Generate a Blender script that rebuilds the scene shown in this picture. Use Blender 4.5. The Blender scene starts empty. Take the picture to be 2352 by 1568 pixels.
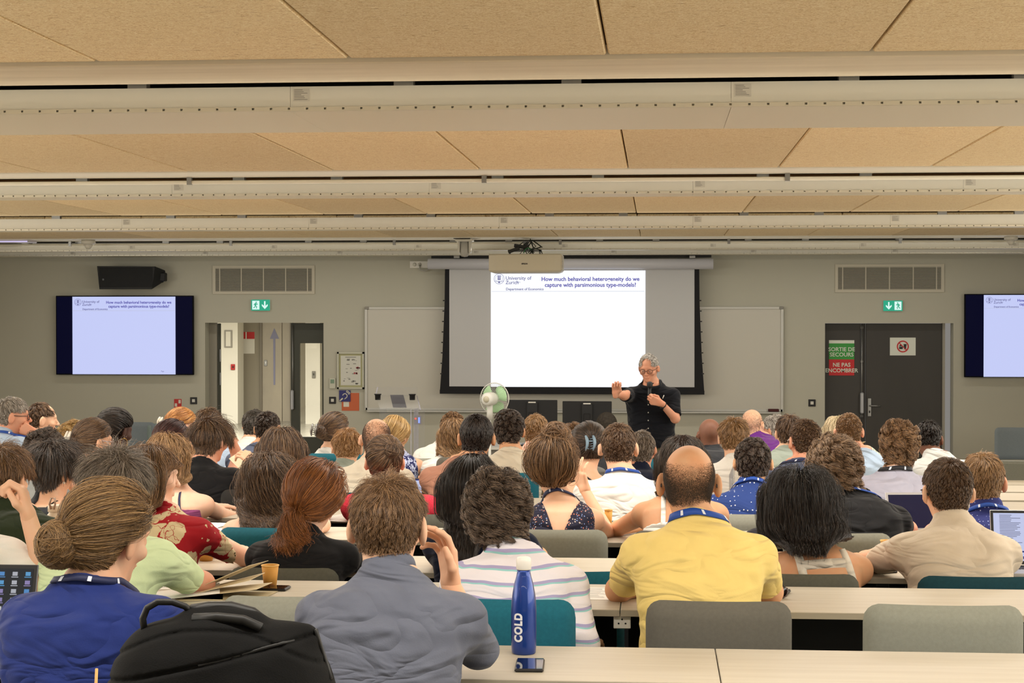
import bpy, math, random, time
import numpy as np
from mathutils import Vector, Matrix, Euler
T0 = time.time()
rng = np.random.default_rng(7)
random.seed(7)
sc = bpy.context.scene
COL = sc.collection

# ------------------------------------------------------------------ camera
F_PX, CX, CY = 4000.0, 1176.0, 784.0
CAM_Z = 1.65
YAW, PITCH = math.atan(331 / 4000.0), math.atan(49 / 4000.0)
cd = bpy.data.cameras.new('camera'); cam = bpy.data.objects.new('camera', cd); COL.objects.link(cam)
cd.sensor_width = 36.0; cd.lens = 36.0 * F_PX / 2352.0
cd.clip_start = 0.05; cd.clip_end = 200
cam.location = (0, 0, CAM_Z)
cam.rotation_euler = (math.pi / 2 - PITCH, 0, YAW)
sc.camera = cam
RC = np.array(Euler((math.pi / 2 - PITCH, 0, YAW)).to_matrix())
cd.dof.use_dof = False

# ------------------------------------------------------------------ world, light, exposure
w = bpy.data.worlds.new('world'); sc.world = w; w.use_nodes = True
w.node_tree.nodes['Background'].inputs[0].default_value = (0.9, 0.85, 0.78, 1)
w.node_tree.nodes['Background'].inputs[1].default_value = 0.25
sc.view_settings.view_transform = 'Standard'; sc.view_settings.look = 'None'
sc.view_settings.gamma = 1.0; sc.view_settings.use_curve_mapping = False
sc.view_settings.exposure = 0.0
sc.cycles.max_bounces = 6; sc.cycles.diffuse_bounces = 4; sc.cycles.glossy_bounces = 2
sc.cycles.transmission_bounces = 5; sc.cycles.transparent_max_bounces = 8
sc.cycles.caustics_reflective = False; sc.cycles.caustics_refractive = False
sc.cycles.sample_clamp_indirect = 4.0
sc.cycles.use_adaptive_sampling = True; sc.cycles.adaptive_threshold = 0.02

def area(name, loc, size, power, col=(1, .935, .84), rot=(0, 0, 0), spread=math.pi):
    l = bpy.data.lights.new(name, 'AREA'); l.shape = 'RECTANGLE'; l.size, l.size_y = size
    l.energy = power; l.color = col; l.spread = spread
    o = bpy.data.objects.new(name, l); COL.objects.link(o); o.location = loc; o.rotation_euler = rot
    return o
XL0, XR0 = -9.6, 6.2
LIGHT = [(-0.9, 100), (3.3, 205), (7.68, 230), (11.7, 205), (15.75, 150), (20.3, 40)]
for ly, lp in LIGHT:
    area('strip_lamp', (-1.6, ly, CAM_Z + .885), (11.5, .16), lp)
area('back_fill_light', (-1.5, -4.85, 1.75), (12, 1.7), 12, (1, .95, .86), (math.pi / 2, 0, 0))  # weak fill added at the back wall, no window is built there
area('left_fill_light', (XL0 + .1, 7, 1.6), (1.5, 18), 400, (1, .95, .86), (0, -math.pi / 2, 0))  # unseen fill added along the left wall to brighten the ceiling
area('right_fill_light', (XR0 - .1, 7, 1.6), (1.5, 18), 400, (1, .95, .86), (0, math.pi / 2, 0))  # matching fill added on the right wall, lifts the ceiling from that side
area('lobby_lamp', (-7.0, 29, 2.1), (6, 5), 900, (1, .95, .84))

# ------------------------------------------------------------------ pixel helpers
def ray(px, py):
    return RC @ np.array([(px - CX) / F_PX, -(py - CY) / F_PX, -1.0])
def P(px, py, Y):
    d = ray(px, py); k = Y / d[1]
    return np.array([d[0] * k, Y, CAM_Z + d[2] * k])
def PZ(px, py, z):
    d = ray(px, py); k = (z - CAM_Z) / d[2]
    return np.array([d[0] * k, d[1] * k, z])

# ------------------------------------------------------------------ materials
def lin(c):
    if isinstance(c, (int, float)): c = (c, c, c)
    r = []
    for v in c[:3]:
        v = v / 255.0
        r.append(v / 12.92 if v <= .04045 else ((v + .055) / 1.055) ** 2.4)
    return (r[0], r[1], r[2], 1)
_M = {}
def M(name, col=(128, 128, 128), rough=.6, metal=0., noise=None, bump=None, emit=0., spec=.5, sheen=0., trans=0., ior=1.45, alpha=1., coat=0.):
    """noise=(scale xyz, second colour, contrast, detail); bump=(scale xyz, strength, distance)"""
    if name in _M: return _M[name]
    m = bpy.data.materials.new(name); m.use_nodes = True; nt = m.node_tree; N = nt.nodes; L = nt.links
    b = N['Principled BSDF']; c = lin(col)
    b.inputs['Base Color'].default_value = c; b.inputs['Roughness'].default_value = rough
    b.inputs['Metallic'].default_value = metal; b.inputs['Specular IOR Level'].default_value = spec
    b.inputs['IOR'].default_value = ior; b.inputs['Transmission Weight'].default_value = trans
    b.inputs['Coat Weight'].default_value = coat
    if sheen: b.inputs['Sheen Weight'].default_value = sheen; b.inputs['Sheen Roughness'].default_value = .4
    if alpha < 1: b.inputs['Alpha'].default_value = alpha
    if emit > .2: b.inputs['Base Color'].default_value = (c[0] * .12, c[1] * .12, c[2] * .12, 1)
    if emit: b.inputs['Emission Color'].default_value = c; b.inputs['Emission Strength'].default_value = emit
    if noise or bump: tc = N.new('ShaderNodeTexCoord')
    def nz(scale, detail=4, rough=.6):
        mp = N.new('ShaderNodeMapping'); L.new(tc.outputs['Object'], mp.inputs[0])
        s = scale if isinstance(scale, tuple) else (scale,) * 3
        mp.inputs['Scale'].default_value = s
        t = N.new('ShaderNodeTexNoise'); t.inputs['Scale'].default_value = 1.0; t.inputs['Detail'].default_value = detail
        t.inputs['Roughness'].default_value = rough; L.new(mp.outputs[0], t.inputs[0]); return t
    if noise:
        t = nz(noise[0], noise[3] if len(noise) > 3 else 4)
        cr = N.new('ShaderNodeValToRGB'); k = noise[2]
        cr.color_ramp.elements[0].position = .5 - k; cr.color_ramp.elements[1].position = .5 + k
        cr.color_ramp.elements[0].color = lin(noise[1]); cr.color_ramp.elements[1].color = c
        L.new(t.outputs[0], cr.inputs[0]); L.new(cr.outputs[0], b.inputs['Base Color'])
    if bump:
        t = nz(bump[0], 3); bp = N.new('ShaderNodeBump'); bp.inputs['Strength'].default_value = bump[1]
        bp.inputs['Distance'].default_value = bump[2]; L.new(t.outputs[0], bp.inputs['Height']); L.new(bp.outputs[0], b.inputs['Normal'])
    _M[name] = m; return m

def ramp(nt, stops, const=True):
    cr = nt.nodes.new('ShaderNodeValToRGB'); e = cr.color_ramp.elements
    cr.color_ramp.interpolation = 'CONSTANT' if const else 'LINEAR'
    while len(e) < len(stops): e.new(.5)
    for x, (p, c) in zip(e, stops): x.position = p; x.color = lin(c)
    return cr
def fabric_pattern(name, kind, cols, scale=1.0, rough=.85):
    """stripes along height, dots, flowers, ribs, speckle - printed or woven into the cloth"""
    if name in _M: return _M[name]
    m = bpy.data.materials.new(name); m.use_nodes = True; nt = m.node_tree; N = nt.nodes; L = nt.links
    b = N['Principled BSDF']; b.inputs['Roughness'].default_value = rough; b.inputs['Specular IOR Level'].default_value = .25
    tc = N.new('ShaderNodeTexCoord'); mp = N.new('ShaderNodeMapping'); L.new(tc.outputs['Object'], mp.inputs[0])
    if kind in ('stripes', 'vstripes', 'ribs'):
        sx = N.new('ShaderNodeSeparateXYZ'); L.new(mp.outputs[0], sx.inputs[0])
        nz = N.new('ShaderNodeTexNoise'); nz.inputs['Scale'].default_value = 5; L.new(tc.outputs['Object'], nz.inputs[0])
        a = N.new('ShaderNodeMath'); a.operation = 'MULTIPLY_ADD'; a.inputs[1].default_value = .035 if kind == 'stripes' else .01
        L.new(nz.outputs[0], a.inputs[0]); L.new(sx.outputs[2 if kind != 'vstripes' else 0], a.inputs[2])
        d = N.new('ShaderNodeMath'); d.operation = 'MULTIPLY'; d.inputs[1].default_value = scale; L.new(a.outputs[0], d.inputs[0])
        fr = N.new('ShaderNodeMath'); fr.operation = 'FRACT'; L.new(d.outputs[0], fr.inputs[0])
        cr = ramp(nt, cols); L.new(fr.outputs[0], cr.inputs[0]); L.new(cr.outputs[0], b.inputs['Base Color'])
    elif kind in ('dots', 'speckle'):
        v = N.new('ShaderNodeTexVoronoi'); v.inputs['Scale'].default_value = scale; v.inputs['Randomness'].default_value = .25 if kind == 'dots' else 1
        L.new(mp.outputs[0], v.inputs[0])
        lt = N.new('ShaderNodeMath'); lt.operation = 'LESS_THAN'; lt.inputs[1].default_value = .17 if kind == 'dots' else .32; L.new(v.outputs['Distance'], lt.inputs[0])
        mx = N.new('ShaderNodeMix'); mx.data_type = 'RGBA'; L.new(lt.outputs[0], mx.inputs[0])
        mx.inputs[6].default_value = lin(cols[0])
        if kind == 'dots': mx.inputs[7].default_value = lin(cols[1])
        else:
            sep = N.new('ShaderNodeSeparateColor'); L.new(v.outputs['Color'], sep.inputs[0])
            cr = ramp(nt, [(i / (len(cols) - 1), c) for i, c in enumerate(cols[1:])]); L.new(sep.outputs[0], cr.inputs[0]); L.new(cr.outputs[0], mx.inputs[7])
        L.new(mx.outputs[2], b.inputs['Base Color'])
    elif kind == 'flowers':
        nz = N.new('ShaderNodeTexNoise'); nz.inputs['Scale'].default_value = scale * 1.6; L.new(mp.outputs[0], nz.inputs[0])
        vm = N.new('ShaderNodeVectorMath'); vm.operation = 'MULTIPLY_ADD'; vm.inputs[1].default_value = (.10, .10, .10)
        L.new(nz.outputs['Color'], vm.inputs[0]); L.new(mp.outputs[0], vm.inputs[2])
        v = N.new('ShaderNodeTexVoronoi'); v.inputs['Scale'].default_value = scale; L.new(vm.outputs[0], v.inputs[0])
        v2 = N.new('ShaderNodeTexVoronoi'); v2.feature = 'DISTANCE_TO_EDGE'; v2.inputs['Scale'].default_value = scale * 1.7; L.new(vm.outputs[0], v2.inputs[0])
        lt = N.new('ShaderNodeMath'); lt.operation = 'LESS_THAN'; lt.inputs[1].default_value = .50; L.new(v.outputs['Distance'], lt.inputs[0])
        g = N.new('ShaderNodeMath'); g.operation = 'GREATER_THAN'; g.inputs[1].default_value = .016; L.new(v2.outputs['Distance'], g.inputs[0])
        mu = N.new('ShaderNodeMath'); mu.operation = 'MULTIPLY'; L.new(lt.outputs[0], mu.inputs[0]); L.new(g.outputs[0], mu.inputs[1])
        mx = N.new('ShaderNodeMix'); mx.data_type = 'RGBA'; L.new(mu.outputs[0], mx.inputs[0])
        mx.inputs[6].default_value = lin(cols[0]); mx.inputs[7].default_value = lin(cols[1]); L.new(mx.outputs[2], b.inputs['Base Color'])
    t = N.new('ShaderNodeTexNoise'); t.inputs['Scale'].default_value = 320; L.new(tc.outputs['Object'], t.inputs[0])
    bp = N.new('ShaderNodeBump'); bp.inputs['Strength'].default_value = .25; bp.inputs['Distance'].default_value = .002
    L.new(t.outputs[0], bp.inputs['Height']); L.new(bp.outputs[0], b.inputs['Normal'])
    folds(m, .018); _M[name] = m; return m
def folds(m, dist=.024, sc_=(4.5, 4.5, 12), strength=.75):
    """soft creases of worn cloth as relief, on top of the weave"""
    nt = m.node_tree; N = nt.nodes; L = nt.links; b = N['Principled BSDF']; tc = N.new('ShaderNodeTexCoord')
    mp = N.new('ShaderNodeMapping'); mp.inputs['Scale'].default_value = sc_; mp.inputs['Rotation'].default_value = (0, .35, 0); L.new(tc.outputs['Object'], mp.inputs[0])
    t = N.new('ShaderNodeTexNoise'); t.inputs['Scale'].default_value = 1.0; t.inputs['Detail'].default_value = 2.0; t.inputs['Distortion'].default_value = .9; t.inputs['Roughness'].default_value = .35
    L.new(mp.outputs[0], t.inputs[0]); ab = N.new('ShaderNodeMath'); ab.operation = 'SUBTRACT'; ab.inputs[1].default_value = .5; L.new(t.outputs[0], ab.inputs[0])
    a2 = N.new('ShaderNodeMath'); a2.operation = 'ABSOLUTE'; L.new(ab.outputs[0], a2.inputs[0])
    bp = N.new('ShaderNodeBump'); bp.inputs['Strength'].default_value = strength; bp.inputs['Distance'].default_value = dist * 3; L.new(a2.outputs[0], bp.inputs['Height'])
    old = b.inputs['Normal'].links[0].from_socket if b.inputs['Normal'].is_linked else None
    if old: L.new(old, bp.inputs['Normal'])
    L.new(bp.outputs[0], b.inputs['Normal']); return m
def cloth(name, col, rough=.9, k=14):
    c2 = tuple(max(0, int(v - k)) for v in col)
    if 'cloth_' + name in _M: return _M['cloth_' + name]
    return folds(M('cloth_' + name, col, rough, noise=(7, c2, .3), bump=(260, .3, .002), spec=.2, sheen=.1))
def skin(name, col):
    c2 = (min(255, col[0] + 4), int(col[1] * .93), int(col[2] * .88))
    return M('skin_' + name, col, .55, noise=(16, c2, .25), bump=(420, .12, .001), spec=.35)
def hair_mat(name, col, col2=None, rough=.42):
    key = 'hair_' + name
    if key in _M: return _M[key]
    col2 = col2 or tuple(min(255, int(v * 1.45 + 8)) for v in col)
    m = bpy.data.materials.new(key); m.use_nodes = True; nt = m.node_tree; b = nt.nodes['Principled BSDF']
    hi = nt.nodes.new('ShaderNodeHairInfo'); cr = ramp(nt, [(0, tuple(int(v * .7) for v in col)), (.5, col), (1, col2)], False)
    nt.links.new(hi.outputs['Random'], cr.inputs[0]); nt.links.new(cr.outputs[0], b.inputs['Base Color'])
    b.inputs['Roughness'].default_value = rough; b.inputs['Specular IOR Level'].default_value = .5
    _M[key] = m; return m

# ------------------------------------------------------------------ mesh helpers
def link(o, parent=None):
    COL.objects.link(o)
    if parent is not None: o.parent = parent
    return o
def mesh_np(name, V, Fq, mat, parent=None, smooth=True, loc=None, tri=None):
    me = bpy.data.meshes.new(name)
    V = np.asarray(V, dtype=np.float32); Fq = np.asarray(Fq, dtype=np.int32).reshape(-1, 4) if len(Fq) else np.zeros((0, 4), np.int32)
    tri = np.asarray(tri, dtype=np.int32).reshape(-1, 3) if tri is not None and len(tri) else np.zeros((0, 3), np.int32)
    me.vertices.add(len(V)); me.vertices.foreach_set('co', V.ravel())
    nl = Fq.size + tri.size; me.loops.add(nl); me.loops.foreach_set('vertex_index', np.concatenate([Fq.ravel(), tri.ravel()]))
    npol = len(Fq) + len(tri); me.polygons.add(npol)
    st = np.concatenate([np.arange(len(Fq)) * 4, len(Fq) * 4 + np.arange(len(tri)) * 3]).astype(np.int32)
    me.polygons.foreach_set('loop_start', st)
    me.update(calc_edges=True); me.validate()
    if smooth: me.polygons.foreach_set('use_smooth', np.ones(len(me.polygons), bool))
    mats = mat if isinstance(mat, list) else [mat]
    for x in mats: me.materials.append(x)
    o = bpy.data.objects.new(name, me)
    if loc is not None: o.location = loc
    return link(o, parent)
class MB:
    """collects boxes, lathes, tubes into ONE mesh object"""
    def __init__(s): s.v = []; s.f = []; s.sm = []
    def add(s, vs, fs, smooth=False):
        n = len(s.v); s.v += [tuple(float(c) for c in v) for v in vs]; s.f += [tuple(i + n for i in f) for f in fs]; s.sm += [smooth] * len(fs); return s
    def box(s, c, d, bev=0., R=None):
        x, y, z = (d[0] / 2, d[1] / 2, d[2] / 2); b = min(bev, x * .98, y * .98, z * .98)
        if b <= 0:
            vs = [(i * x, j * y, k * z) for k in (-1, 1) for j in (-1, 1) for i in (-1, 1)]
            fs = [(0, 2, 3, 1), (4, 5, 7, 6), (0, 1, 5, 4), (2, 6, 7, 3), (0, 4, 6, 2), (1, 3, 7, 5)]
        else:
            vs = []; idx = {}
            for sx in (-1, 1):
                for sy in (-1, 1):
                    for sz in (-1, 1):
                        for ax in range(3):
                            q = [sx * (x - b), sy * (y - b), sz * (z - b)]; q[ax] = (sx * x, sy * y, sz * z)[ax]
                            idx[(sx, sy, sz, ax)] = len(vs); vs.append(tuple(q))
            fs = []
            g = lambda sx, sy, sz, ax: idx[(sx, sy, sz, ax)]
            for u in (-1, 1):
                fs.append([g(u, -1, -1, 0), g(u, 1, -1, 0), g(u, 1, 1, 0), g(u, -1, 1, 0)][::u])
                fs.append([g(-1, u, -1, 1), g(1, u, -1, 1), g(1, u, 1, 1), g(-1, u, 1, 1)][::-u])
                fs.append([g(-1, -1, u, 2), g(1, -1, u, 2), g(1, 1, u, 2), g(-1, 1, u, 2)][::u])
            for a in (-1, 1):
                for c_ in (-1, 1):
                    fs.append([g(-1, a, c_, 1), g(1, a, c_, 1), g(1, a, c_, 2), g(-1, a, c_, 2)][::a * c_])
                    fs.append([g(a, -1, c_, 0), g(a, 1, c_, 0), g(a, 1, c_, 2), g(a, -1, c_, 2)][::-a * c_])
                    fs.append([g(a, c_, -1, 0), g(a, c_, 1, 0), g(a, c_, 1, 1), g(a, c_, -1, 1)][::a * c_])
            for sx in (-1, 1):
                for sy in (-1, 1):
                    for sz in (-1, 1):
                        fs.append([g(sx, sy, sz, 0), g(sx, sy, sz, 1), g(sx, sy, sz, 2)][::sx * sy * sz])
        if R is not None: vs = [tuple(R @ Vector(v)) for v in vs]
        return s.add([(v[0] + c[0], v[1] + c[1], v[2] + c[2]) for v in vs], fs, False)
    def b2(s, p, q, bev=0.):
        return s.box([(p[i] + q[i]) / 2 for i in range(3)], [abs(q[i] - p[i]) for i in range(3)], bev)
    def lathe(s, prof, c=(0, 0, 0), n=24, R=None, smooth=True):
        vs = []; fs = []
        for r, z in prof:
            for i in range(n):
                a = 2 * math.pi * i / n; vs.append((r * math.cos(a), r * math.sin(a), z))
        m = len(prof)
        for j in range(m - 1):
            for i in range(n): fs.append((j * n + i, j * n + (i + 1) % n, (j + 1) * n + (i + 1) % n, (j + 1) * n + i))
        fs.append(tuple(range(n))[::-1]); fs.append(tuple((m - 1) * n + i for i in range(n)))
        if R is not None: vs = [tuple(R @ Vector(v)) for v in vs]
        return s.add([(v[0] + c[0], v[1] + c[1], v[2] + c[2]) for v in vs], fs, smooth)
    def tube(s, pts, r, n=8, closed=False, sy=1.):
        pts = [Vector(p) for p in pts]; vs = []; fs = []; m = len(pts); up = None
        for i, p in enumerate(pts):
            a = pts[(i - 1) % m] if (closed or i > 0) else p; b = pts[(i + 1) % m] if (closed or i < m - 1) else p
            t = (b - a).normalized()
            if up is None: up = Vector((0, 0, 1)) if abs(t.z) < .9 else Vector((1, 0, 0))
            u = (up - t * up.dot(t)).normalized(); v = t.cross(u); up = u
            rr = r[i] if isinstance(r, (list, tuple)) else r
            for k in range(n):
                g = 2 * math.pi * k / n; vs.append(p + u * (rr * math.cos(g)) + v * (rr * sy * math.sin(g)))
        e = m if closed else m - 1
        for j in range(e):
            for k in range(n):
                j2 = (j + 1) % m; fs.append((j * n + k, j2 * n + k, j2 * n + (k + 1) % n, j * n + (k + 1) % n))
        if not closed: fs.append(tuple(range(n))); fs.append(tuple((m - 1) * n + k for k in range(n))[::-1])
        return s.add(vs, fs, True)
    def prism(s, poly, y0, y1):
        n = len(poly); vs = [(p[0], y0, p[1]) for p in poly] + [(p[0], y1, p[1]) for p in poly]
        fs = [tuple(range(n))[::-1], tuple(range(n, 2 * n))] + [(i, (i + 1) % n, n + (i + 1) % n, n + i) for i in range(n)]
        return s.add(vs, fs)
    def build(s, name, mat, parent=None, loc=None, rot=None, kind=None, smooth=None):
        me = bpy.data.meshes.new(name); me.from_pydata(s.v, [], s.f); me.update()
        me.polygons.foreach_set('use_smooth', s.sm if smooth is None else [smooth] * len(s.f))
        for x in (mat if isinstance(mat, list) else [mat]): me.materials.append(x)
        o = bpy.data.objects.new(name, me)
        if loc is not None: o.location = [float(v) for v in loc]
        if rot is not None: o.rotation_euler = rot
        if kind: o['kind'] = kind
        return link(o, parent)
def tag(o, label, cat, group=None, kind=None):
    o['label'] = label; o['category'] = cat
    if group: o['group'] = group
    if kind: o['kind'] = kind
    return o
def empty(name, loc, label=None, cat=None, group=None, rz=0.):
    o = bpy.data.objects.new(name, None); COL.objects.link(o); o.location = [float(v) for v in loc]; o.rotation_euler = (0, 0, rz)
    o.empty_display_size = .1
    if label: tag(o, label, cat, group)
    return o
def copy_tree(o, loc=None, label=None, rz=None, parent=None):
    r = o.copy(); COL.objects.link(r)
    if parent is not None: r.parent = parent
    if loc is not None: r.location = [float(v) for v in loc]
    if rz is not None: r.rotation_euler = (0, 0, rz)
    if label: r['label'] = label
    for ch in list(o.children): copy_tree(ch, parent=r)
    return r
def bevel(o, wd, seg=2, sub=0):
    m = o.modifiers.new('b', 'BEVEL'); m.width = wd; m.segments = seg; m.limit_method = 'ANGLE'; m.angle_limit = .6; return o
def text(name, s, size, mat, parent, loc, rot=(math.pi / 2, 0, 0), align='LEFT', bold=0., ext=.0008, sx=1.):
    cu = bpy.data.curves.new('t', 'FONT'); cu.body = s; cu.size = size; cu.align_x = align; cu.offset = bold; cu.extrude = ext; cu.resolution_u = 3
    ob = bpy.data.objects.new('t', cu); COL.objects.link(ob)
    bpy.context.view_layer.update()
    me = bpy.data.meshes.new_from_object(ob.evaluated_get(bpy.context.evaluated_depsgraph_get()))
    bpy.data.objects.remove(ob); me.materials.clear(); me.materials.append(mat); me.name = name
    o = bpy.data.objects.new(name, me); o.location = [float(v) for v in loc]; o.rotation_euler = rot; o.scale = (sx, 1, 1)
    return link(o, parent)
# ================================================================== ROOM
WALL_Y = 21.6
FLOOR_FRONT = CAM_Z - 2.08
#        near edge Y, worktop below camera
ROWS = {'A': (4.43, .92), 'B': (5.50, .915), 'C': (6.53, .955), 'D': (7.60, .97), 'E': (8.65, 1.0), 'F': (9.70, 1.04),
        'G': (10.75, 1.09), 'H': (11.80, 1.14), 'I': (12.85, 1.19), 'J': (13.90, 1.23)}
RL = 'ABCDEFGHIJ'
def rowY(r): return ROWS[r][0]
def deskz(r): return CAM_Z - ROWS[r][1]
def floorz(r): return deskz(r) - .73
m_wall = M('painted_wall', (186, 184, 169), .75, noise=(.8, (181, 179, 164), .3), bump=(60, .05, .004))
m_ceil = M('white_ceiling_board', (196, 190, 172), .8)
m_wood = None
def wood_wool():
    m = bpy.data.materials.new('wood_wool_board'); m.use_nodes = True; nt = m.node_tree; N = nt.nodes; L = nt.links; b = N['Principled BSDF']
    tc = N.new('ShaderNodeTexCoord'); gi = N.new('ShaderNodeObjectInfo')
    def nz(s, d=5, dist=0):
        mp = N.new('ShaderNodeMapping'); mp.inputs['Scale'].default_value = s
        L.new(tc.outputs['Object'], mp.inputs[0]); L.new(gi.outputs['Random'], mp.inputs['Location'])
        t = N.new('ShaderNodeTexNoise'); t.inputs['Scale'].default_value = 1; t.inputs['Detail'].default_value = d; t.inputs['Distortion'].default_value = dist; t.inputs['Roughness'].default_value = .7
        L.new(mp.outputs[0], t.inputs[0]); return t
    t1 = nz((60, 60, 60), 3, 2.2); r1 = ramp(nt, [(.34, (214, 182, 134)), (.5, (240, 217, 172)), (.66, (250, 235, 202))], False); L.new(t1.outputs[0], r1.inputs[0])
    t2 = nz((16, 75, 16), 4, .6); r2 = ramp(nt, [(.0, (130, 92, 50)), (.30, (176, 138, 88)), (.40, (255, 255, 255))], False); L.new(t2.outputs[0], r2.inputs[0])
    mx = N.new('ShaderNodeMix'); mx.data_type = 'RGBA'; mx.blend_type = 'MULTIPLY'; mx.inputs[0].default_value = .7
    L.new(r1.outputs[0], mx.inputs[6]); L.new(r2.outputs[0], mx.inputs[7])
    t3 = nz((2, 2, 2), 2); hs = N.new('ShaderNodeHueSaturation'); mr = N.new('ShaderNodeMapRange'); mr.inputs['To Min'].default_value = .88; mr.inputs['To Max'].default_value = 1.1
    L.new(gi.outputs['Random'], mr.inputs[0]); L.new(mr.outputs[0], hs.inputs['Value']); L.new(mx.outputs[2], hs.inputs['Color'])
    L.new(hs.outputs[0], b.inputs['Base Color']); b.inputs['Roughness'].default_value = .9
    bp = N.new('ShaderNodeBump'); bp.inputs['Strength'].default_value = .5; bp.inputs['Distance'].default_value = .004; L.new(t1.outputs[0], bp.inputs['Height']); L.new(bp.outputs[0], b.inputs['Normal'])
    return m
m_wood = wood_wool()
m_conc = M('pale_concrete', (228, 216, 192), .85, noise=((.7, 9, 9), (208, 194, 168), .22, 6), bump=(20, .15, .01))
m_metal = M('white_fixture_metal', (230, 224, 206), .45)
m_face = M('grey_fixture_face', (224, 221, 208), .4)
m_gap_shade = M('gap_shade', (52, 48, 42), .9)
m_steel = M('brushed_steel', (150, 150, 148), .35, metal=.8)
m_carpet = M('pale_floor_covering', (168, 162, 150), .6, noise=(30, (156, 150, 138), .3), bump=(200, .3, .003))
m_black = M('black_plastic', (18, 18, 20), .45)
m_white = M('white_plastic', (226, 224, 216), .4)

def structure(name, mb, mat, **k): o = mb.build(name, mat, **k); o['kind'] = 'structure'; return o
XL, XR = -9.6, 6.2
# stepped floor
f = MB(); z0 = floorz('A'); edges = [-5.0] + [rowY(RL[i]) - .62 for i in range(1, 10)] + [rowY('J') + .75, WALL_Y + .02]
lv = [floorz(r) for r in RL] + [FLOOR_FRONT]
for i in range(len(lv)):
    f.b2((XL, edges[i], FLOOR_FRONT - .3), (XR, edges[i + 1] if i + 1 < len(edges) else WALL_Y, lv[i]))
structure('floor', f, m_carpet)
structure('wall_left', MB().b2((XL - .2, -5, -1), (XL, WALL_Y + .2, 3.2)), m_wall)
structure('wall_right', MB().b2((XR, -5, -1), (XR + .2, WALL_Y + .2, 3.2)), m_wall)
structure('wall_back', MB().b2((XL, -5.2, -1), (XR, -5, 3.2)), m_wall)
CZ = CAM_Z + .92
ceil = structure('ceiling', MB().b2((XL, -5, CZ + .16), (XR, WALL_Y + .2, CZ + .3)), m_ceil)
# front wall with two door openings
TOPW = CZ + .2
def wx(px): return P(px, 740, WALL_Y)[0]
def wz(py, px=1500): return P(px, py, WALL_Y)[2]
dl0, dl1, dtl = wx(471), wx(743), wz(741, 600)
dr0, dr1, dtr = wx(1895), wx(2190), wz(742, 2040)
f = MB()
for a, b, z0_, z1_ in ((XL, dl0, -1, TOPW), (dl1, dr0, -1, TOPW), (dr1, XR, -1, TOPW), (dl0, dl1, dtl, TOPW), (dr0, dr1, dtr, TOPW)):
    f.b2((a, WALL_Y, z0_), (b, WALL_Y + .22, z1_))
structure('wall_front', f, m_wall)
structure('baseboard_front', MB().b2((dl1 + .03, WALL_Y - .012, FLOOR_FRONT), (dr0 - .03, WALL_Y, FLOOR_FRONT + .08)), M('grey_skirting', (120, 116, 106), .6))
# wood-wool panels between the fixture rows: each one a part of the ceiling
m_joint = M('shadow_joint', (96, 66, 34), .9)
PW = .905
FAR = [1.66, 6.06, 10.60, 15.0, 19.2]
for bi, yf in enumerate(FAR):
    yn = yf - 3.10 if bi else -1.4
    if bi == 3: yn = yf - 3.3
    if bi == 4: yn = yf - 3.6
    g = .007; dz = .028
    L_ = yf - yn
    mb = MB()
    mb.box((0, 0, 0), (PW - g, L_, .03), .006)
    proto = None
    for k in range(-10, 7):
        x0 = -.17 + PW * k
        if x0 + PW < XL or x0 > XR: continue
        if proto is None: o = mb.build('panel', m_wood, ceil); proto = o
        else: o = proto.copy(); link(o, ceil)
        o.location = (x0 + PW / 2, (yf + yn) / 2, CZ + .015 + random.uniform(-.0015, .0015))
    # backing seen in the joints
    jb = MB().b2((XL, yn + .01, CZ + .034), (XR, yf - .005, CZ + .05)).build('joint_backing', m_joint, ceil)
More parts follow.
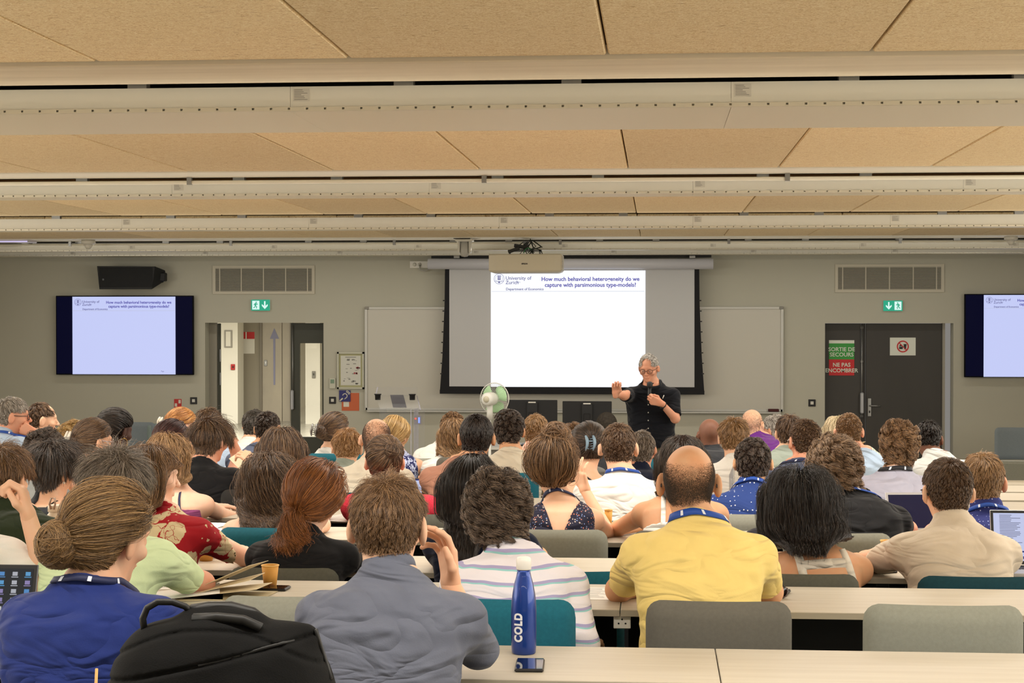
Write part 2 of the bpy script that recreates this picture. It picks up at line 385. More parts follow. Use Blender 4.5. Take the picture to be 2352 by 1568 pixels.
# bands and fixtures
fix_n = 0
m_label = M('sticker_paper', (206, 202, 190), .6); m_ink = M('grey_print', (110, 106, 98), .7)
RAILP = [4, 4, 4, 3, 1.5]
NTH = 'first second third fourth fifth sixth seventh eighth ninth tenth eleventh twelfth'.split(); fix_row = -1
def fixture(y0, y1, zt, zb, x_phase, pipe=False, yband=None, zband=.9, conc=True):
    global fix_n, fix_row
    fix_n = 0; fix_row += 1
    if yband:
        structure('trim_1', MB().b2((XL, yband[0], CAM_Z + zband), (XR, yband[1], CAM_Z + zband + .07), .004), m_conc if conc else m_metal)
    Lm = 1.68
    k0 = int((XL - x_phase) / Lm) ; proto = None
    k = k0
    while x_phase + k * Lm < XR - .2:
        x = max(XL + .02, x_phase + k * Lm); x1 = min(XR - .02, x_phase + (k + 1) * Lm)
        full = abs((x1 - x) - Lm) < .01
        fix_n += 1; lab = 'white metal ceiling fixture, %s from the left wall in the %s fixture row' % (NTH[fix_n - 1], NTH[fix_row])
        if full and proto is not None:
            copy_tree(proto, (x, y0, CAM_Z), lab)
        else:
            e = empty('ceiling_fixture', (x, y0, CAM_Z), lab, 'fixture', 'ceiling fixture modules hung in rows under the ceiling')
            W_ = x1 - x
            MB().b2((.0006, 0, zb + .012), (W_ - .0006, .012, zt)).build('face_panel', m_face, e)
            MB().b2((.0006, .0, zb), (W_ - .0006, y1 - y0, zb + .012), .002).build('underside_panel', m_metal, e)
            MB().b2((.003, y1 - y0 - .012, zb + .012), (W_ - .003, y1 - y0, zt)).build('rear_panel', m_face, e)
            r = MB(); n = 24
            r.b2((0, -.012, zb + .000), (W_, -.001, zb + .005)).b2((0, -.012, zb + .013), (W_, -.001, zb + .016))
            for i in range(n): r.b2((W_ * (i + .03) / n, -.012, zb + .003), (W_ * (i + .90) / n, -.004, zb + .014))
            r.build('slotted_rail', M('bright_rail', (214, 208, 190), .3, metal=.2), e)
            for cxx in (.06 * W_ + .3, W_ * .62):
                if cxx + .08 < W_: MB().b2((cxx, .001, zt - .001), (cxx + .075, .05, zt + .04)).build('hanging_clip', m_steel, e)
            lb = MB().b2((.012, -.0016, zt - .055), (.075, 0, zt - .008)).build('label_sticker', m_label, e)
            t = MB()
            for q in range(7): t.b2((.016, -.0022, zt - .014 - q * .006), (.016 + random.uniform(.025, .055), -.0016, zt - .0125 - q * .006))
            t.build('small_print', m_ink, lb)
            if full: proto = e
        k += 1
    area('rail_lamp', (-1.7, y0 - .016, CAM_Z + zb + .010), (11.5, .006), RAILP[fix_row], (1, .93, .82), (-math.radians(115), 0, 0))
    structure('gap_shade_strip', MB().b2((XL, y0 + .01, CAM_Z + zt + .028), (XR, y0 + .03, CZ + .16)), m_gap_shade)  # dark-coloured strip standing in for the shade in the gap above the fixtures
    if pipe:
        e = empty('conduit_pipe', (0, y0 - .1, CAM_Z + zt - .012), 'thin white conduit pipe running across the ceiling above the %s' % pipe, 'pipe')
        MB().tube([(XL + .05, 0, 0), (XR - .05, 0, 0)], .012, 8).build('tube', m_metal, e)
        x = XL + .9
        while x < XR:
            MB().b2((x, -.016, -.016), (x + .03, .016, .045)).build('bracket', m_steel, e); x += 1.9
fixture(6.60, 7.34, .895, .80, -1.40 - 1.68 * 0, yband=(6.085, 6.56), zband=.905)
fixture(11.08, 11.34, .895, .80, P(395, 415, 11.08)[0], pipe='second fixture row', yband=(10.62, 11.0), zband=.915, conc=False)
fixture(15.12, 15.32, .90, .795, P(708, 500, 15.1)[0])
fixture(19.85, 20.05, .885, .80, P(622, 560, 19.85)[0], pipe='last fixture rows', yband=(19.24, 19.8), zband=.915, conc=False)
fixture(21.15, 21.5, .872, .795, P(462, 575, 21.1)[0])
# lamps' housings (linear luminaires facing down, shielded by the fixtures)
for li, (ly, lp) in enumerate(LIGHT):
    o = MB().b2((-7.4, ly - .1, CAM_Z + .893), (4.2, ly + .1, CAM_Z + .917), .004).build('linear_lamp', m_white)
    tag(o, 'long linear ceiling lamp, %s counted from the back of the room' % NTH[li], 'lamp', 'linear ceiling lamps')

# ---------------- lobby beyond the left door
LY = 35.4
mlob = M('lobby_wall', (196, 190, 172), .7); mlf = M('lobby_floor_tile', (150, 146, 134), .25, noise=(1.5, (138, 134, 122), .3))
structure('floor_2', MB().b2((-14, WALL_Y + .22, FLOOR_FRONT - .1), (-2, LY, FLOOR_FRONT)), mlf)
structure('ceiling_2', MB().b2((-14, WALL_Y + .22, 2.3), (-2, LY, 2.5)), m_ceil)
structure('wall_2', MB().b2((-14, LY, -1), (-2, LY + .2, 2.5)), M('lobby_far_wall', (150, 142, 124), .7))
structure('wall_3', MB().b2((-14.2, WALL_Y + .2, -1), (-14, LY, 2.5)).b2((-2.2, WALL_Y + .2, -1), (-2, LY, 2.5)), mlob)
def LX(px, Y=LY): return P(px, 850, Y)[0]
structure('pillar_1', MB().b2((LX(480, 34.6), 34.4, FLOOR_FRONT), (LX(546, 34.4), 34.9, 2.3)), M('white_pillar', (226, 222, 208), .7))
structure('pillar_2', MB().b2((LX(706, 34.6), 34.4, FLOOR_FRONT), (LX(735, 34.4), 34.9, 2.3)), M('white_pillar'))
structure('baseboard_2', MB().b2((LX(546), LY - .02, FLOOR_FRONT), (LX(600), LY, FLOOR_FRONT + .12)), M('grey_skirting'))
def LZ(py, Y=LY): return P(620, py, Y)[2]
ld = structure('door_3', MB().b2((LX(600), LY - .10, FLOOR_FRONT), (LX(604), LY, 2.2)).b2((LX(668), LY - .10, FLOOR_FRONT), (LX(674), LY, 2.2)), M('lift_frame', (120, 112, 98), .4))
MB().b2((LX(604), LY - .05, FLOOR_FRONT), (LX(648.5), LY - .02, 2.2)).build('leaf', M('pale_lift_door', (176, 166, 146), .35, noise=((2, 2, 1), (150, 142, 128), .3)), ld)
MB().b2((LX(650), LY - .05, FLOOR_FRONT), (LX(668), LY - .02, 2.2)).build('leaf', M('pale_lift_door'), ld)
def wallthing(name, x0, x1, y0, y1, Y, mat, label, cat, d=.02, parts=()):
    a = P(x0, y0, Y); b = P(x1, y1, Y); o = MB().b2((0, -d, b[2] - a[2]), (b[0] - a[0], 0, 0), min(.004, d * .3)).build(name, mat, None, (a[0], Y, a[2]))
    tag(o, label, cat)
    for (n, u0, u1, v0, v1, mm) in parts:
        W_, H_ = b[0] - a[0], b[2] - a[2]
        MB().b2((W_ * u0, -d - .003, H_ * v1), (W_ * u1, -d + .0005, H_ * v0)).build(n, mm, o)
    return o
mred = M('red_print', (186, 40, 38), .5); mpap = M('paper_white', (218, 214, 200), .6); mgr = M('grey_print_area', (150, 146, 136), .6)
wallthing('notice_board', 516, 534, 758, 798, 34.4, mgr, 'small grey framed notice on the white lobby pillar', 'notice', .03, [('sheet', .2, .8, .08, .92, mpap)])
wallthing('fire_alarm_button', 531, 540, 836, 849, 34.4, mred, 'red fire alarm call point on the white lobby pillar', 'alarm', .04, [('button', .35, .85, .3, .7, M('dark_red', (90, 24, 24), .5))])
wallthing('lobby_poster', 549, 585, 762, 812, LY, mpap, 'white lobby poster with a red header beside the lift', 'poster', .01, [('header', 0, .42, 0, .32, mred), ('header', .5, 1, 0, .32, mred)])
wallthing('lift_call_panel', 607, 614, 827, 840, LY - .05, m_steel, 'small steel call panel left of the lift doors', 'panel', .02, [('button', .3, .7, .3, .6, m_white)])
wallthing('thermostat', 717, 725, 852, 868, 34.4, M('grey_box', (120, 118, 110), .5), 'small grey wall box on the pillar seen through the door pane', 'switch', .03, [('button', .3, .7, .3, .6, m_black)])
m_arrow = M('violet_grey_mark', (126, 126, 150), .5)
a = P(630, 800, LY - .055); ar = MB()
ar.prism([(-.018, -.75), (.018, -.75), (.022, .20), (.10, .20), (0, .42), (-.09, .20), (-.022, .20)], -.003, 0)
ar.build('arrow_mark', m_arrow, ld, a)

# ---------------- doors in the front wall
m_door = M('charcoal_door', (60, 57, 53), .5, noise=((3, 3, .8), (52, 50, 46), .3)); m_frame = M('door_frame_grey', (150, 146, 134), .5); m_olive = M('dark_olive_frame', (58, 60, 50), .5)
m_glass = M('clear_glass', (240, 245, 240), .02, trans=1., spec=.5, alpha=.18)
# right double door
d1 = structure('door_1', MB().b2((wx(1892), WALL_Y + .10, FLOOR_FRONT), (dr0 + .01, WALL_Y + .14, dtr)).b2((wx(2168), WALL_Y + .10, FLOOR_FRONT), (wx(2174), WALL_Y + .2, dtr)), m_frame)
YD = WALL_Y + .13
def DX(px): return P(px, 850, YD)[0]
lf1 = MB().b2((dr0, YD, FLOOR_FRONT + .01), (DX(1977), YD + .045, dtr - .004), .003).build('leaf', m_door, d1)
lf2 = MB().b2((DX(1989), YD, FLOOR_FRONT + .01), (DX(2168), YD + .045, dtr - .004), .003).build('leaf', m_door, d1)
MB().b2((DX(1978), YD + .01, FLOOR_FRONT + .01), (DX(1988), YD + .04, dtr - .004)).build('rebate_strip', M('door_rebate', (48, 46, 43), .6), d1)
rb = MB().tube([(DX(1979), YD - .03, P(1979, 746, YD)[2]), (DX(1979), YD - .03, P(1979, 960, YD)[2])], .008, 8)
for yy in (752, 830, 955): rb.box((DX(1979), YD - .015, P(1979, yy, YD)[2]), (.03, .03, .03), .004)
rb.build('latch_rod', m_steel, lf1)
a = P(1979, 925, YD); MB().box((a[0], YD - .04, a[2]), (.045, .05, .26), .012).build('latch_handle', M('pale_steel', (176, 178, 182), .35, metal=.3), lf1)
h = P(1997, 935, YD); MB().box((h[0], YD - .006, h[2]), (.046, .012, .225), .004).build('handle_plate', m_steel, lf2)
MB().tube([(h[0] + .005, YD - .01, h[2] + .02), (h[0] + .005, YD - .05, h[2] + .02), (h[0] + .13, YD - .05, h[2] + .018)], .010, 8).build('door_handle', m_steel, lf2)
MB().box((h[0], YD - .014, h[2] - .055), (.016, .008, .03), .002).build('keyhole', m_black, lf2)
# signs on the right door
def signbox(name, x0, x1, y0, y1, Y, mat, label, cat, d=.004):
    a = P(x0, y0, Y); b = P(x1, y1, Y)
    e = empty(name, (a[0], Y, a[2]), label, cat); W_, H_ = b[0] - a[0], b[2] - a[2]
    MB().b2((0, -d, H_), (W_, 0, 0)).build('plate', mat, e)
    return e, W_, H_, d
mg = M('sign_green', (52, 150, 60), .5); mr_ = M('sign_red', (196, 34, 40), .5); mtx = M('sign_lettering', (214, 222, 206), .5)
e, W_, H_, d = signbox('door_sign', 1904, 1962, 781, 862, YD - .002, mg, 'green and red emergency exit notice on the narrow door leaf', 'sign')
MB().b2((0, -d - .001, H_ * .09), (W_, 0, 0)).build('white_header', M('sign_white', (222, 226, 214), .5), e)
MB().b2((0, -d - .001, H_), (W_, 0, H_ * .545)).build('red_plate', mr_, e)
for s, v in (('SORTIE DE', .31), ('SECOURS', .46), ('NE PAS', .75), ('ENCOMBRER', .91)):
    text('lettering', s, .068, mtx, e, (W_ / 2, -d - .003, H_ * v), align='CENTER', bold=.0012)
e, W_, H_, d = signbox('door_sign', 2044, 2103, 775, 816, YD - .002, M('sign_white'), 'white no food or drink sign on the wide door leaf', 'sign')
def ring(r0, r1, y, n=32, cx=0, cz=0):
    vs = []; fs = []
    for i in range(n):
        a = 2 * math.pi * i / n
        for r in (r0, r1):
            for yy in (y, y + .002): vs.append((cx + r * math.cos(a), yy, cz + r * math.sin(a)))
    for i in range(n):
        j = (i + 1) % n; fs += [(4 * i, 4 * i + 2, 4 * j + 2, 4 * j), (4 * i + 1, 4 * j + 1, 4 * j + 3, 4 * i + 3), (4 * i, 4 * j, 4 * j + 1, 4 * i + 1), (4 * i + 2, 4 * i + 3, 4 * j + 3, 4 * j + 2)]
    return vs, fs
cx_, cz_ = W_ * .5, H_ * .5
v_, f_ = ring(.058, .073, -d - .003, cx=cx_, cz=cz_); q = MB().add(v_, f_)
q.add([(cx_ - .05, -d - .004, cz_ + .042), (cx_ - .042, -d - .004, cz_ + .05), (cx_ + .05, -d - .004, cz_ - .042), (cx_ + .042, -d - .004, cz_ - .05)], [(0, 3, 2, 1)])
q.build('prohibition_ring', mr_, e)
q = MB().prism([(cx_ + .008, cz_ + .03), (cx_ + .046, cz_ + .03), (cx_ + .038, cz_ - .034), (cx_ + .016, cz_ - .034)], -d - .002, -d).b2((cx_ - .045, -d - .002, cz_ - .032), (cx_, -d, cz_ - .002)).prism([(cx_ - .045, cz_ + .003), (cx_, cz_ + .003), (cx_ - .01, cz_ + .022), (cx_ - .036, cz_ + .022)], -d - .002, -d)
q.build('food_and_drink_symbol', m_black, e)
# left door: reveal, open leaf edge-on, narrow glazed leaf
d2 = structure('door_2', MB().b2((dl0 + .001, WALL_Y + .20, FLOOR_FRONT), (P(498, 850, WALL_Y + .2)[0], WALL_Y + .24, dtl)), m_frame)
a0 = P(498, 850, WALL_Y + .2)[0]; a1 = P(506, 850, WALL_Y + .22)[0]
o = MB().b2((0, 0, FLOOR_FRONT + .01), (.042, .88, dtl - .01), .003).build('leaf', m_olive, d2, (a0 + .004, WALL_Y + .235, 0), (0, 0, -math.atan2(a0, WALL_Y + .235) * 1.0 + .01))
for zz in (1.2, .9, .05): MB().box((.03, -.006, zz), (.012, .03, .16), .003).build('hinge', M('pale_steel'), o)
x0, x1 = DX(668), DX(744); g0, g1, gt, gb = DX(688), DX(740), P(700, 788, YD)[2], P(700, 1003, YD)[2]
q = MB().b2((x0, YD, FLOOR_FRONT + .01), (g0, YD + .05, dtl - .004)).b2((g1, YD, FLOOR_FRONT + .01), (x1, YD + .05, dtl - .004)).b2((g0, YD, gt), (g1, YD + .05, dtl - .004)).b2((g0, YD, FLOOR_FRONT + .01), (g1, YD + .05, gb))
o = q.build('leaf', m_olive, d2)
MB().b2((g0, YD + .02, gb), (g1, YD + .026, gt)).build('glass_pane', m_glass, o)
MB().tube([(DX(673), YD - .02, P(673, 746, YD)[2]), (DX(673), YD - .02, P(673, 940, YD)[2])], .007, 8).build('latch_rod', m_steel, o)
a = P(672, 918, YD); MB().box((a[0], YD - .03, a[2]), (.04, .05, .25), .012).build('latch_handle', M('pale_steel'), o)

# ---------------- things on the front wall
def vent(x0, x1, y0, y1, label):
    a = P(x0, y0, WALL_Y); b = P(x1, y1, WALL_Y); W_, H_ = b[0] - a[0], a[2] - b[2]
    e = empty('wall_vent', (a[0], WALL_Y, b[2]), label, 'vent')
    t = .035
    MB().b2((0, -.015, 0), (t, 0, H_)).b2((W_ - t, -.015, 0), (W_, 0, H_)).b2((t, -.015, 0), (W_ - t, 0, t)).b2((t, -.015, H_ - t), (W_ - t, 0, H_)).build('frame', M('vent_frame', (196, 190, 172), .5), e)
    MB().b2((t, -.002, t), (W_ - t, 0, H_ - t)).build('backing', M('vent_dark', (46, 44, 38), .9), e)
    n = 17; pr = None
    for i in range(n):
        z = t + (H_ - 2 * t) * (i + .5) / n
        if pr is None: pr = o = MB().b2((t, -.012, -.0042), (W_ - t, -.003, .0042)).build('slat', M('vent_slat', (176, 172, 156), .5), e)
        else: o = link(pr.copy(), e)
        o.location = (0, 0, z)
    for u in (.045, .27, .5, .73, .955): MB().b2((t + (W_ - 2 * t) * u - .006, -.016, t), (t + (W_ - 2 * t) * u + .006, -.011, H_ - t)).build('divider', M('vent_frame'), e)
vent(489, 723, 610, 675, 'wide slatted wall vent above the open left door')
vent(1918, 2168, 607, 671, 'wide slatted wall vent above the closed right door')
def exit_sign(x0, x1, y0, y1, label, flip):
    Y = WALL_Y - .03; a = P(x0, y0, Y); b = P(x1, y1, Y); W_, H_ = b[0] - a[0], a[2] - b[2]
    e = empty('exit_sign', (a[0], Y, b[2]), label, 'sign')
    MB().b2((0, 0, 0), (W_, .03, H_), .004).build('housing', m_white, e)
    g = M('exit_green', (10, 178, 140), .4, emit=.75); wt = M('exit_white', (214, 246, 240), .4, emit=.95)
    gx = (0.46 * W_, W_) if not flip else (0, .56 * W_); wx_ = (.06 * W_, .44 * W_) if not flip else (.58 * W_, .94 * W_)
    MB().b2((0, -.003, 0), (W_, 0, H_)).build('green_panel', g, e)
    MB().b2((wx_[0], -.006, H_ * .1), (wx_[1], -.002, H_ * .9)).build('doorway_symbol', wt, e)
    c = (gx[0] + gx[1]) / 2; m_ = H_ / 2; h = H_ * .36
    MB().prism([(c - h * .18, m_ + h), (c + h * .18, m_ + h), (c + h * .18, m_ - h * .2), (c + h * .75, m_ + h * .25), (c + h * .75, m_ - h * .2), (c, m_ - h), (c - h * .75, m_ - h * .2), (c - h * .75, m_ + h * .25), (c - h * .18, m_ - h * .2)], -.008, -.003).build('arrow', wt, e)
    c = (wx_[0] + wx_[1]) / 2; s = 1 if not flip else -1; r = H_
    q = MB().lathe([(.001, 0), (r * .06, .0), (r * .06, .004), (.001, .004)], (c + s * r * .04, -.006, m_ + r * .26), 10, Matrix.Rotation(math.pi / 2, 3, 'X'))
    def limb(p, w_=.035):
        for i in range(len(p) - 1):
            a_, b_ = Vector(p[i]), Vector(p[i + 1]); t_ = (b_ - a_).normalized(); nn = Vector((-t_.y, t_.x)) * w_ * r
            P4 = [a_ + nn, b_ + nn, b_ - nn, a_ - nn]; q.add([(c + s * v.x, -.008, m_ + v.y) for v in P4] + [(c + s * v.x, -.005, m_ + v.y) for v in P4], [(0, 1, 2, 3), (7, 6, 5, 4), (0, 4, 5, 1), (1, 5, 6, 2), (2, 6, 7, 3), (3, 7, 4, 0)])
    limb([(.03 * r, .18 * r), (-.05 * r, -.04 * r)], .06); limb([(.02 * r, .16 * r), (.12 * r, .06 * r), (.18 * r, .12 * r)]); limb([(.0, .16 * r), (-.13 * r, .10 * r), (-.15 * r, 0)])
    limb([(-.04 * r, -.04 * r), (.08 * r, -.12 * r), (.05 * r, -.3 * r)]); limb([(-.05 * r, -.04 * r), (-.1 * r, -.2 * r), (-.22 * r, -.24 * r)])
    q.build('running_figure', g, e)
exit_sign(577, 620, 688, 713, 'green emergency exit sign above the open left door', False)
exit_sign(2029, 2073, 690, 714, 'green emergency exit sign above the closed right door', True)
# loudspeaker above left television
a = P(224, 611, WALL_Y - .3); b = P(372, 664, WALL_Y - .3); W_ = b[0] - a[0]; H_ = a[2] - b[2]
e = empty('loudspeaker', (a[0], WALL_Y - .32, b[2]), 'black loudspeaker on the wall above the left television', 'speaker')
MB().add([(0, 0, H_), (W_ * .90, 0, H_ * .98), (W_ * 1.0, .16, H_ * .82), (W_ * .96, .30, H_ * .7), (.04, .30, H_ * .7), (.03, 0, 0), (W_ * .85, 0, 0), (W_ * .98, .16, H_ * .34), (W_ * .92, .30, H_ * .3), (.06, .30, H_ * .3)],
         [(0, 5, 6, 1), (1, 6, 7, 2), (2, 7, 8, 3), (3, 8, 9, 4), (4, 9, 5, 0), (0, 1, 2, 3, 4), (5, 9, 8, 7, 6)]).build('cabinet', M('speaker_black', (16, 17, 18), .6), e)
MB().b2((.03, -.006, .03), (W_ * .86, 0, H_ - .02), .003).build('grille', M('speaker_grille', (24, 25, 26), .8, bump=(300, .5, .004)), e)
MB().lathe([(.001, 0), (.014, 0), (.014, .004), (.001, .004)], (.08, -.006, H_ * .42), 16, Matrix.Rotation(math.pi / 2, 3, 'X')).build('badge', M('grey_badge', (96, 98, 100), .5), e)
MB().b2((W_ * .9, .1, H_ * .35), (W_ * 1.02, .2, H_ * .72), .01).build('side_bracket', M('speaker_black'), e)
MB().b2((W_ * .5, .28, H_ * .4), (W_ * .58, .33, H_ * .6)).build('wall_mount', M('speaker_black'), e)
# televisions with the slide
m_scr = M('screen_lavender', (200, 208, 252), .5, emit=.92, spec=.1); m_navy = M('screen_bars', (10, 12, 46), .6, emit=.5, spec=.08); m_bez = M('tv_bezel', (10, 10, 16), .6, spec=.1)
m_txt = M('slide_print_violet', (84, 80, 178), .5, emit=.8)
m_txt2 = M('slide_print_grey', (104, 104, 160), .5, emit=.8)
def slide(e, x0, z0, W_, H_, y, mat, sc_=1., page=False, dk=False):
    """a 4:3 slide: lower-left corner x0,z0 size W_,H_"""
    s = MB().b2((x0, y - .001, z0), (x0 + W_, y, z0 + H_)).build('slide', mat, e)
    tx = m_txt
    yy = y - .0025; u = W_
    text('slide_title', 'How much behavioral heterogeneity do we', u * .0365, tx, s, (x0 + u * .645, yy, z0 + H_ - u * .066), align='CENTER', bold=u * .0008, sx=.985)
    text('slide_title', 'capture with parsimonious type-models?', u * .0365, tx, s, (x0 + u * .645, yy, z0 + H_ - u * .104), align='CENTER', bold=u * .0008, sx=.985)
    text('slide_text', 'University of', u * .032, m_txt2, s, (x0 + u * .096, yy, z0 + H_ - u * .058), bold=u * .0003)
    text('slide_text', 'Zurich', u * .032, m_txt2, s, (x0 + u * .096, yy, z0 + H_ - u * .086), bold=u * .0003)
    text('slide_text', 'UZH', u * .012, m_txt2, s, (x0 + u * .166, yy, z0 + H_ - u * .078))
    text('slide_text', 'Department of Economics', u * .023, m_txt2, s, (x0 + u * .098, yy, z0 + H_ - u * .126), bold=u * .0004)
    if page: text('slide_text', 'Page', u * .016, m_txt2, s, (x0 + u * .86, yy, z0 + u * .025))
    MB().b2((x0 + u * .005, yy, z0 + H_ - u * .1345), (x0 + u * .995, y - .0012, z0 + H_ - u * .1325)).build('rule', M('slide_rule', (186, 190, 206), .5, emit=.9), s)
    cx, cz, r = x0 + u * .054, z0 + H_ - u * .052, u * .034
    q = MB(); v_, f_ = ring(r * .93, r, yy, cx=cx, cz=cz); q.add(v_, f_); v_, f_ = ring(r * .66, r * .70, yy, cx=cx, cz=cz); q.add(v_, f_)
    for dx in (-.26, .06): q.b2((cx + r * dx, yy, cz - r * .1), (cx + r * (dx + .2), yy + .001, cz + r * .62))
    q.b2((cx - r * .3, yy, cz - r * .2), (cx + r * .3, yy + .001, cz - r * .05)).b2((cx - r * .88, yy, cz - r * .46), (cx + r * .88, yy + .001, cz - r * .40)).b2((cx - r * .16, yy, cz - r * .8), (cx + r * .16, yy + .001, cz - r * .5))
    q.build('emblem', m_txt2, s)
    return s
def tv(x0, x1, y0, y1, sx0, sx1, sy0, sy1, label):
    Y = WALL_Y - .09; a = P(x0, y0, Y); b = P(x1, y1, Y); W_, H_ = b[0] - a[0], a[2] - b[2]
    e = empty('television', (a[0], Y, b[2]), label, 'television')
    MB().b2((0, 0, 0), (W_, .05, H_), .005).build('casing', m_bez, e)
    MB().b2((.012, -.002, .014), (W_ - .012, .001, H_ - .012)).build('screen', m_navy, e)
    MB().b2((W_ * .35, .05, H_ * .3), (W_ * .65, .09, H_ * .7)).build('wall_mount', m_black, e)
    p = P(sx0, sy1, Y); q = P(sx1, sy0, Y)
    slide(e, p[0] - a[0], p[2] - b[2], q[0] - p[0], q[2] - p[2], -.003, m_scr, page=True)
tv(128, 444, 679, 861, 167, 403, 681, 859, 'large television left of the open door showing a lecture slide')
tv(2216, 2534, 675, 867, 2259, 2494, 677, 865, 'large television at the right edge cut by the frame')
# whiteboard
Y = WALL_Y - .03
a = P(840, 707, Y); b = P(1797, 943, Y); W_, H_ = b[0] - a[0], a[2] - b[2]
e = empty('whiteboard', (a[0], Y, b[2]), 'very wide magnetic whiteboard behind the projection screen', 'whiteboard')
MB().b2((0, 0, 0), (W_, .02, H_)).build('board', M('whiteboard_enamel', (196, 193, 182), .22, spec=.6), e)
mal = M('aluminium', (190, 190, 184), .35, metal=.4)
MB().b2((-.01, -.012, -.01), (.02, .022, H_ + .01)).b2((W_ - .02, -.012, -.01), (W_ + .01, .022, H_ + .01)).b2((0, -.012, H_ - .015), (W_, .022, H_ + .01)).b2((0, -.012, -.01), (W_, .022, .015)).build('frame', mal, e)
MB().b2((.02, -.07, -.035), (W_ - .02, 0, -.012), .004).build('pen_tray', mal, e)
for xx in (0, W_ - .03): MB().b2((xx - .012, -.018, H_ - .02), (xx + .042, .02, H_ + .014), .006).build('corner_cap', M('grey_cap', (140, 138, 130), .5), e)
a2 = P(1782, 942, Y); o = MB().box((0, 0, 0), (.13, .05, .035), .006).build('board_eraser', M('eraser_maroon', (70, 28, 30), .8), None, (a2[0] - .03, Y - .04, b[2] + .007)); tag(o, 'dark maroon eraser on the right end of the whiteboard tray', 'eraser')
# projection screen, tapering black borders
Y = WALL_Y - .22
e = empty('projection_screen', (P(1311, 600, Y)[0], Y, P(1311, 900, Y)[2]), 'pull-down projection screen showing a white lecture slide', 'screen')
ox, oz = e.location[0], e.location[2]
def q3(px, py, dy=0): p = P(px, py, Y + dy); return (p[0] - ox, dy, p[2] - oz)
def slab(pts, d=.003, dy=0):
    v = [q3(px, py, dy) for px, py in pts]; n = len(v); vs = v + [(x, y + d, z) for x, y, z in v]
    return vs, [tuple(range(n))[::-1], tuple(range(n, 2 * n))] + [(i, (i + 1) % n, n + (i + 1) % n, n + i) for i in range(n)]
v_, f_ = slab([(1022, 612), (1606, 612), (1607, 700), (1612, 820), (1618, 905), (1010, 903), (1016, 820), (1021, 700)], .003, .006)
MB().add(v_, f_).build('black_border', M('screen_border', (14, 14, 18), .8), e)
v_, f_ = slab([(1032, 612), (1595, 612), (1595, 889), (1032, 887)], .004)
MB().add(v_, f_).build('fabric', M('screen_fabric', (190, 190, 190), .85), e)
v_, f_ = slab([(1010, 895), (1618, 897), (1618, 906), (1010, 904)], .03, -.004); MB().add(v_, f_).build('bottom_bar', M('screen_border'), e)
q = MB()
for i in range(8):
    for s, xx in ((-1, 1019), (1, 1609)): p = q3(xx + s * (-1 + i * .9), 690 + i * 24); q.box((p[0] , p[1], p[2]), (.03, .012, .014))
q.build('tension_tab', m_black, e)
p0, p1 = q3(984, 606), q3(1638, 606)
rr = .066
cs = MB().tube([(p0[0], -.03, p0[2]), (p1[0], -.03, p1[2])], rr, 16, sy=1.0); cs.build('casing', M('screen_casing', (206, 206, 212), .4), e)
MB().b2((q3(990, 594)[0], .02, q3(0, 596)[2]), (q3(1634, 594)[0], .05, q3(0, 590)[2])).build('mounting_rail', m_black, e)
for px in (1050, 1590): MB().box((q3(px, 592)[0], .0, q3(px, 590)[2]), (.07, .12, .03)).build('bracket', m_steel, e)
pa, pb = q3(1127.5, 888), q3(1482.5, 621)
slide(e, pa[0], pa[2], pb[0] - pa[0], pb[2] - pa[2], -.004, M('projected_white', (246, 249, 255), .8, emit=1.0))
# small wall things
mwf = M('switch_white', (206, 204, 194), .4)
def switch(px, py, s, label):
    a = P(px - s, py - s, WALL_Y); b = P(px + s, py + s, WALL_Y); W_ = b[0] - a[0]
    e = empty('wall_socket', (a[0], WALL_Y, b[2]), label, 'socket')
    MB().b2((0, -.012, 0), (W_, 0, W_), .003).build('surround', m_black, e)
    MB().b2((W_ * .28, -.016, W_ * .28), (W_ * .72, -.01, W_ * .72), .002).build('insert', mwf, e)
switch(445, 920, 7.8, 'black-framed wall switch right of the red fire sign')
switch(764, 919, 7.8, 'black-framed wall switch beside the blue hearing loop sign')
switch(1865, 925, 8.2, 'black-framed wall switch left of the closed double door')
e, W_, H_, d = signbox('fire_sign', 400, 417, 916, 936, WALL_Y, mred, 'small red fire equipment sign on the left wall part', 'sign')
MB().b2((W_ * .1, -d - .001, H_ * .88), (W_ * .4, 0, H_ * .5)).b2((W_ * .6, -d - .001, H_ * .5), (W_ * .9, 0, H_ * .1)).build('symbol', mpap, e)
# hearing loop sign
e, W_, H_, d = signbox('hearing_loop_sign', 779, 805, 896, 922, WALL_Y - .008, M('sign_blue', (38, 42, 110), .4), 'blue hearing loop sign with a white ear', 'sign', .006)
def arc(cx, cz, r, a0, a1, n=9): return [(cx + r * math.cos(math.radians(a0 + (a1 - a0) * i / n)), -d - .002, cz + r * math.sin(math.radians(a0 + (a1 - a0) * i / n))) for i in range(n + 1)]
q = MB().tube(arc(W_ * .52, H_ * .5, W_ * .2, 170, -70) + [(W_ * .48, -d - .002, H_ * .78)], .006, 6)
q.tube(arc(W_ * .56, H_ * .45, W_ * .32, 80, 10), .005, 6).tube(arc(W_ * .58, H_ * .43, W_ * .4, 80, 15), .005, 6).tube([(W_ * .06, -d - .002, H_ * .95), (W_ * .34, -d - .002, H_ * .7)], .010, 6)
q.build('ear_symbol', mpap, e)
e, W_, H_, d = signbox('orange_notice', 785, 825, 902, 943, WALL_Y, M('notice_orange', (196, 100, 62), .6), 'orange notice partly behind the blue ear sign', 'notice')
MB().b2((W_ * .1, -d - .001, H_ * .78), (W_ * .42, 0, H_ * .5)).build('white_label', mpap, e)
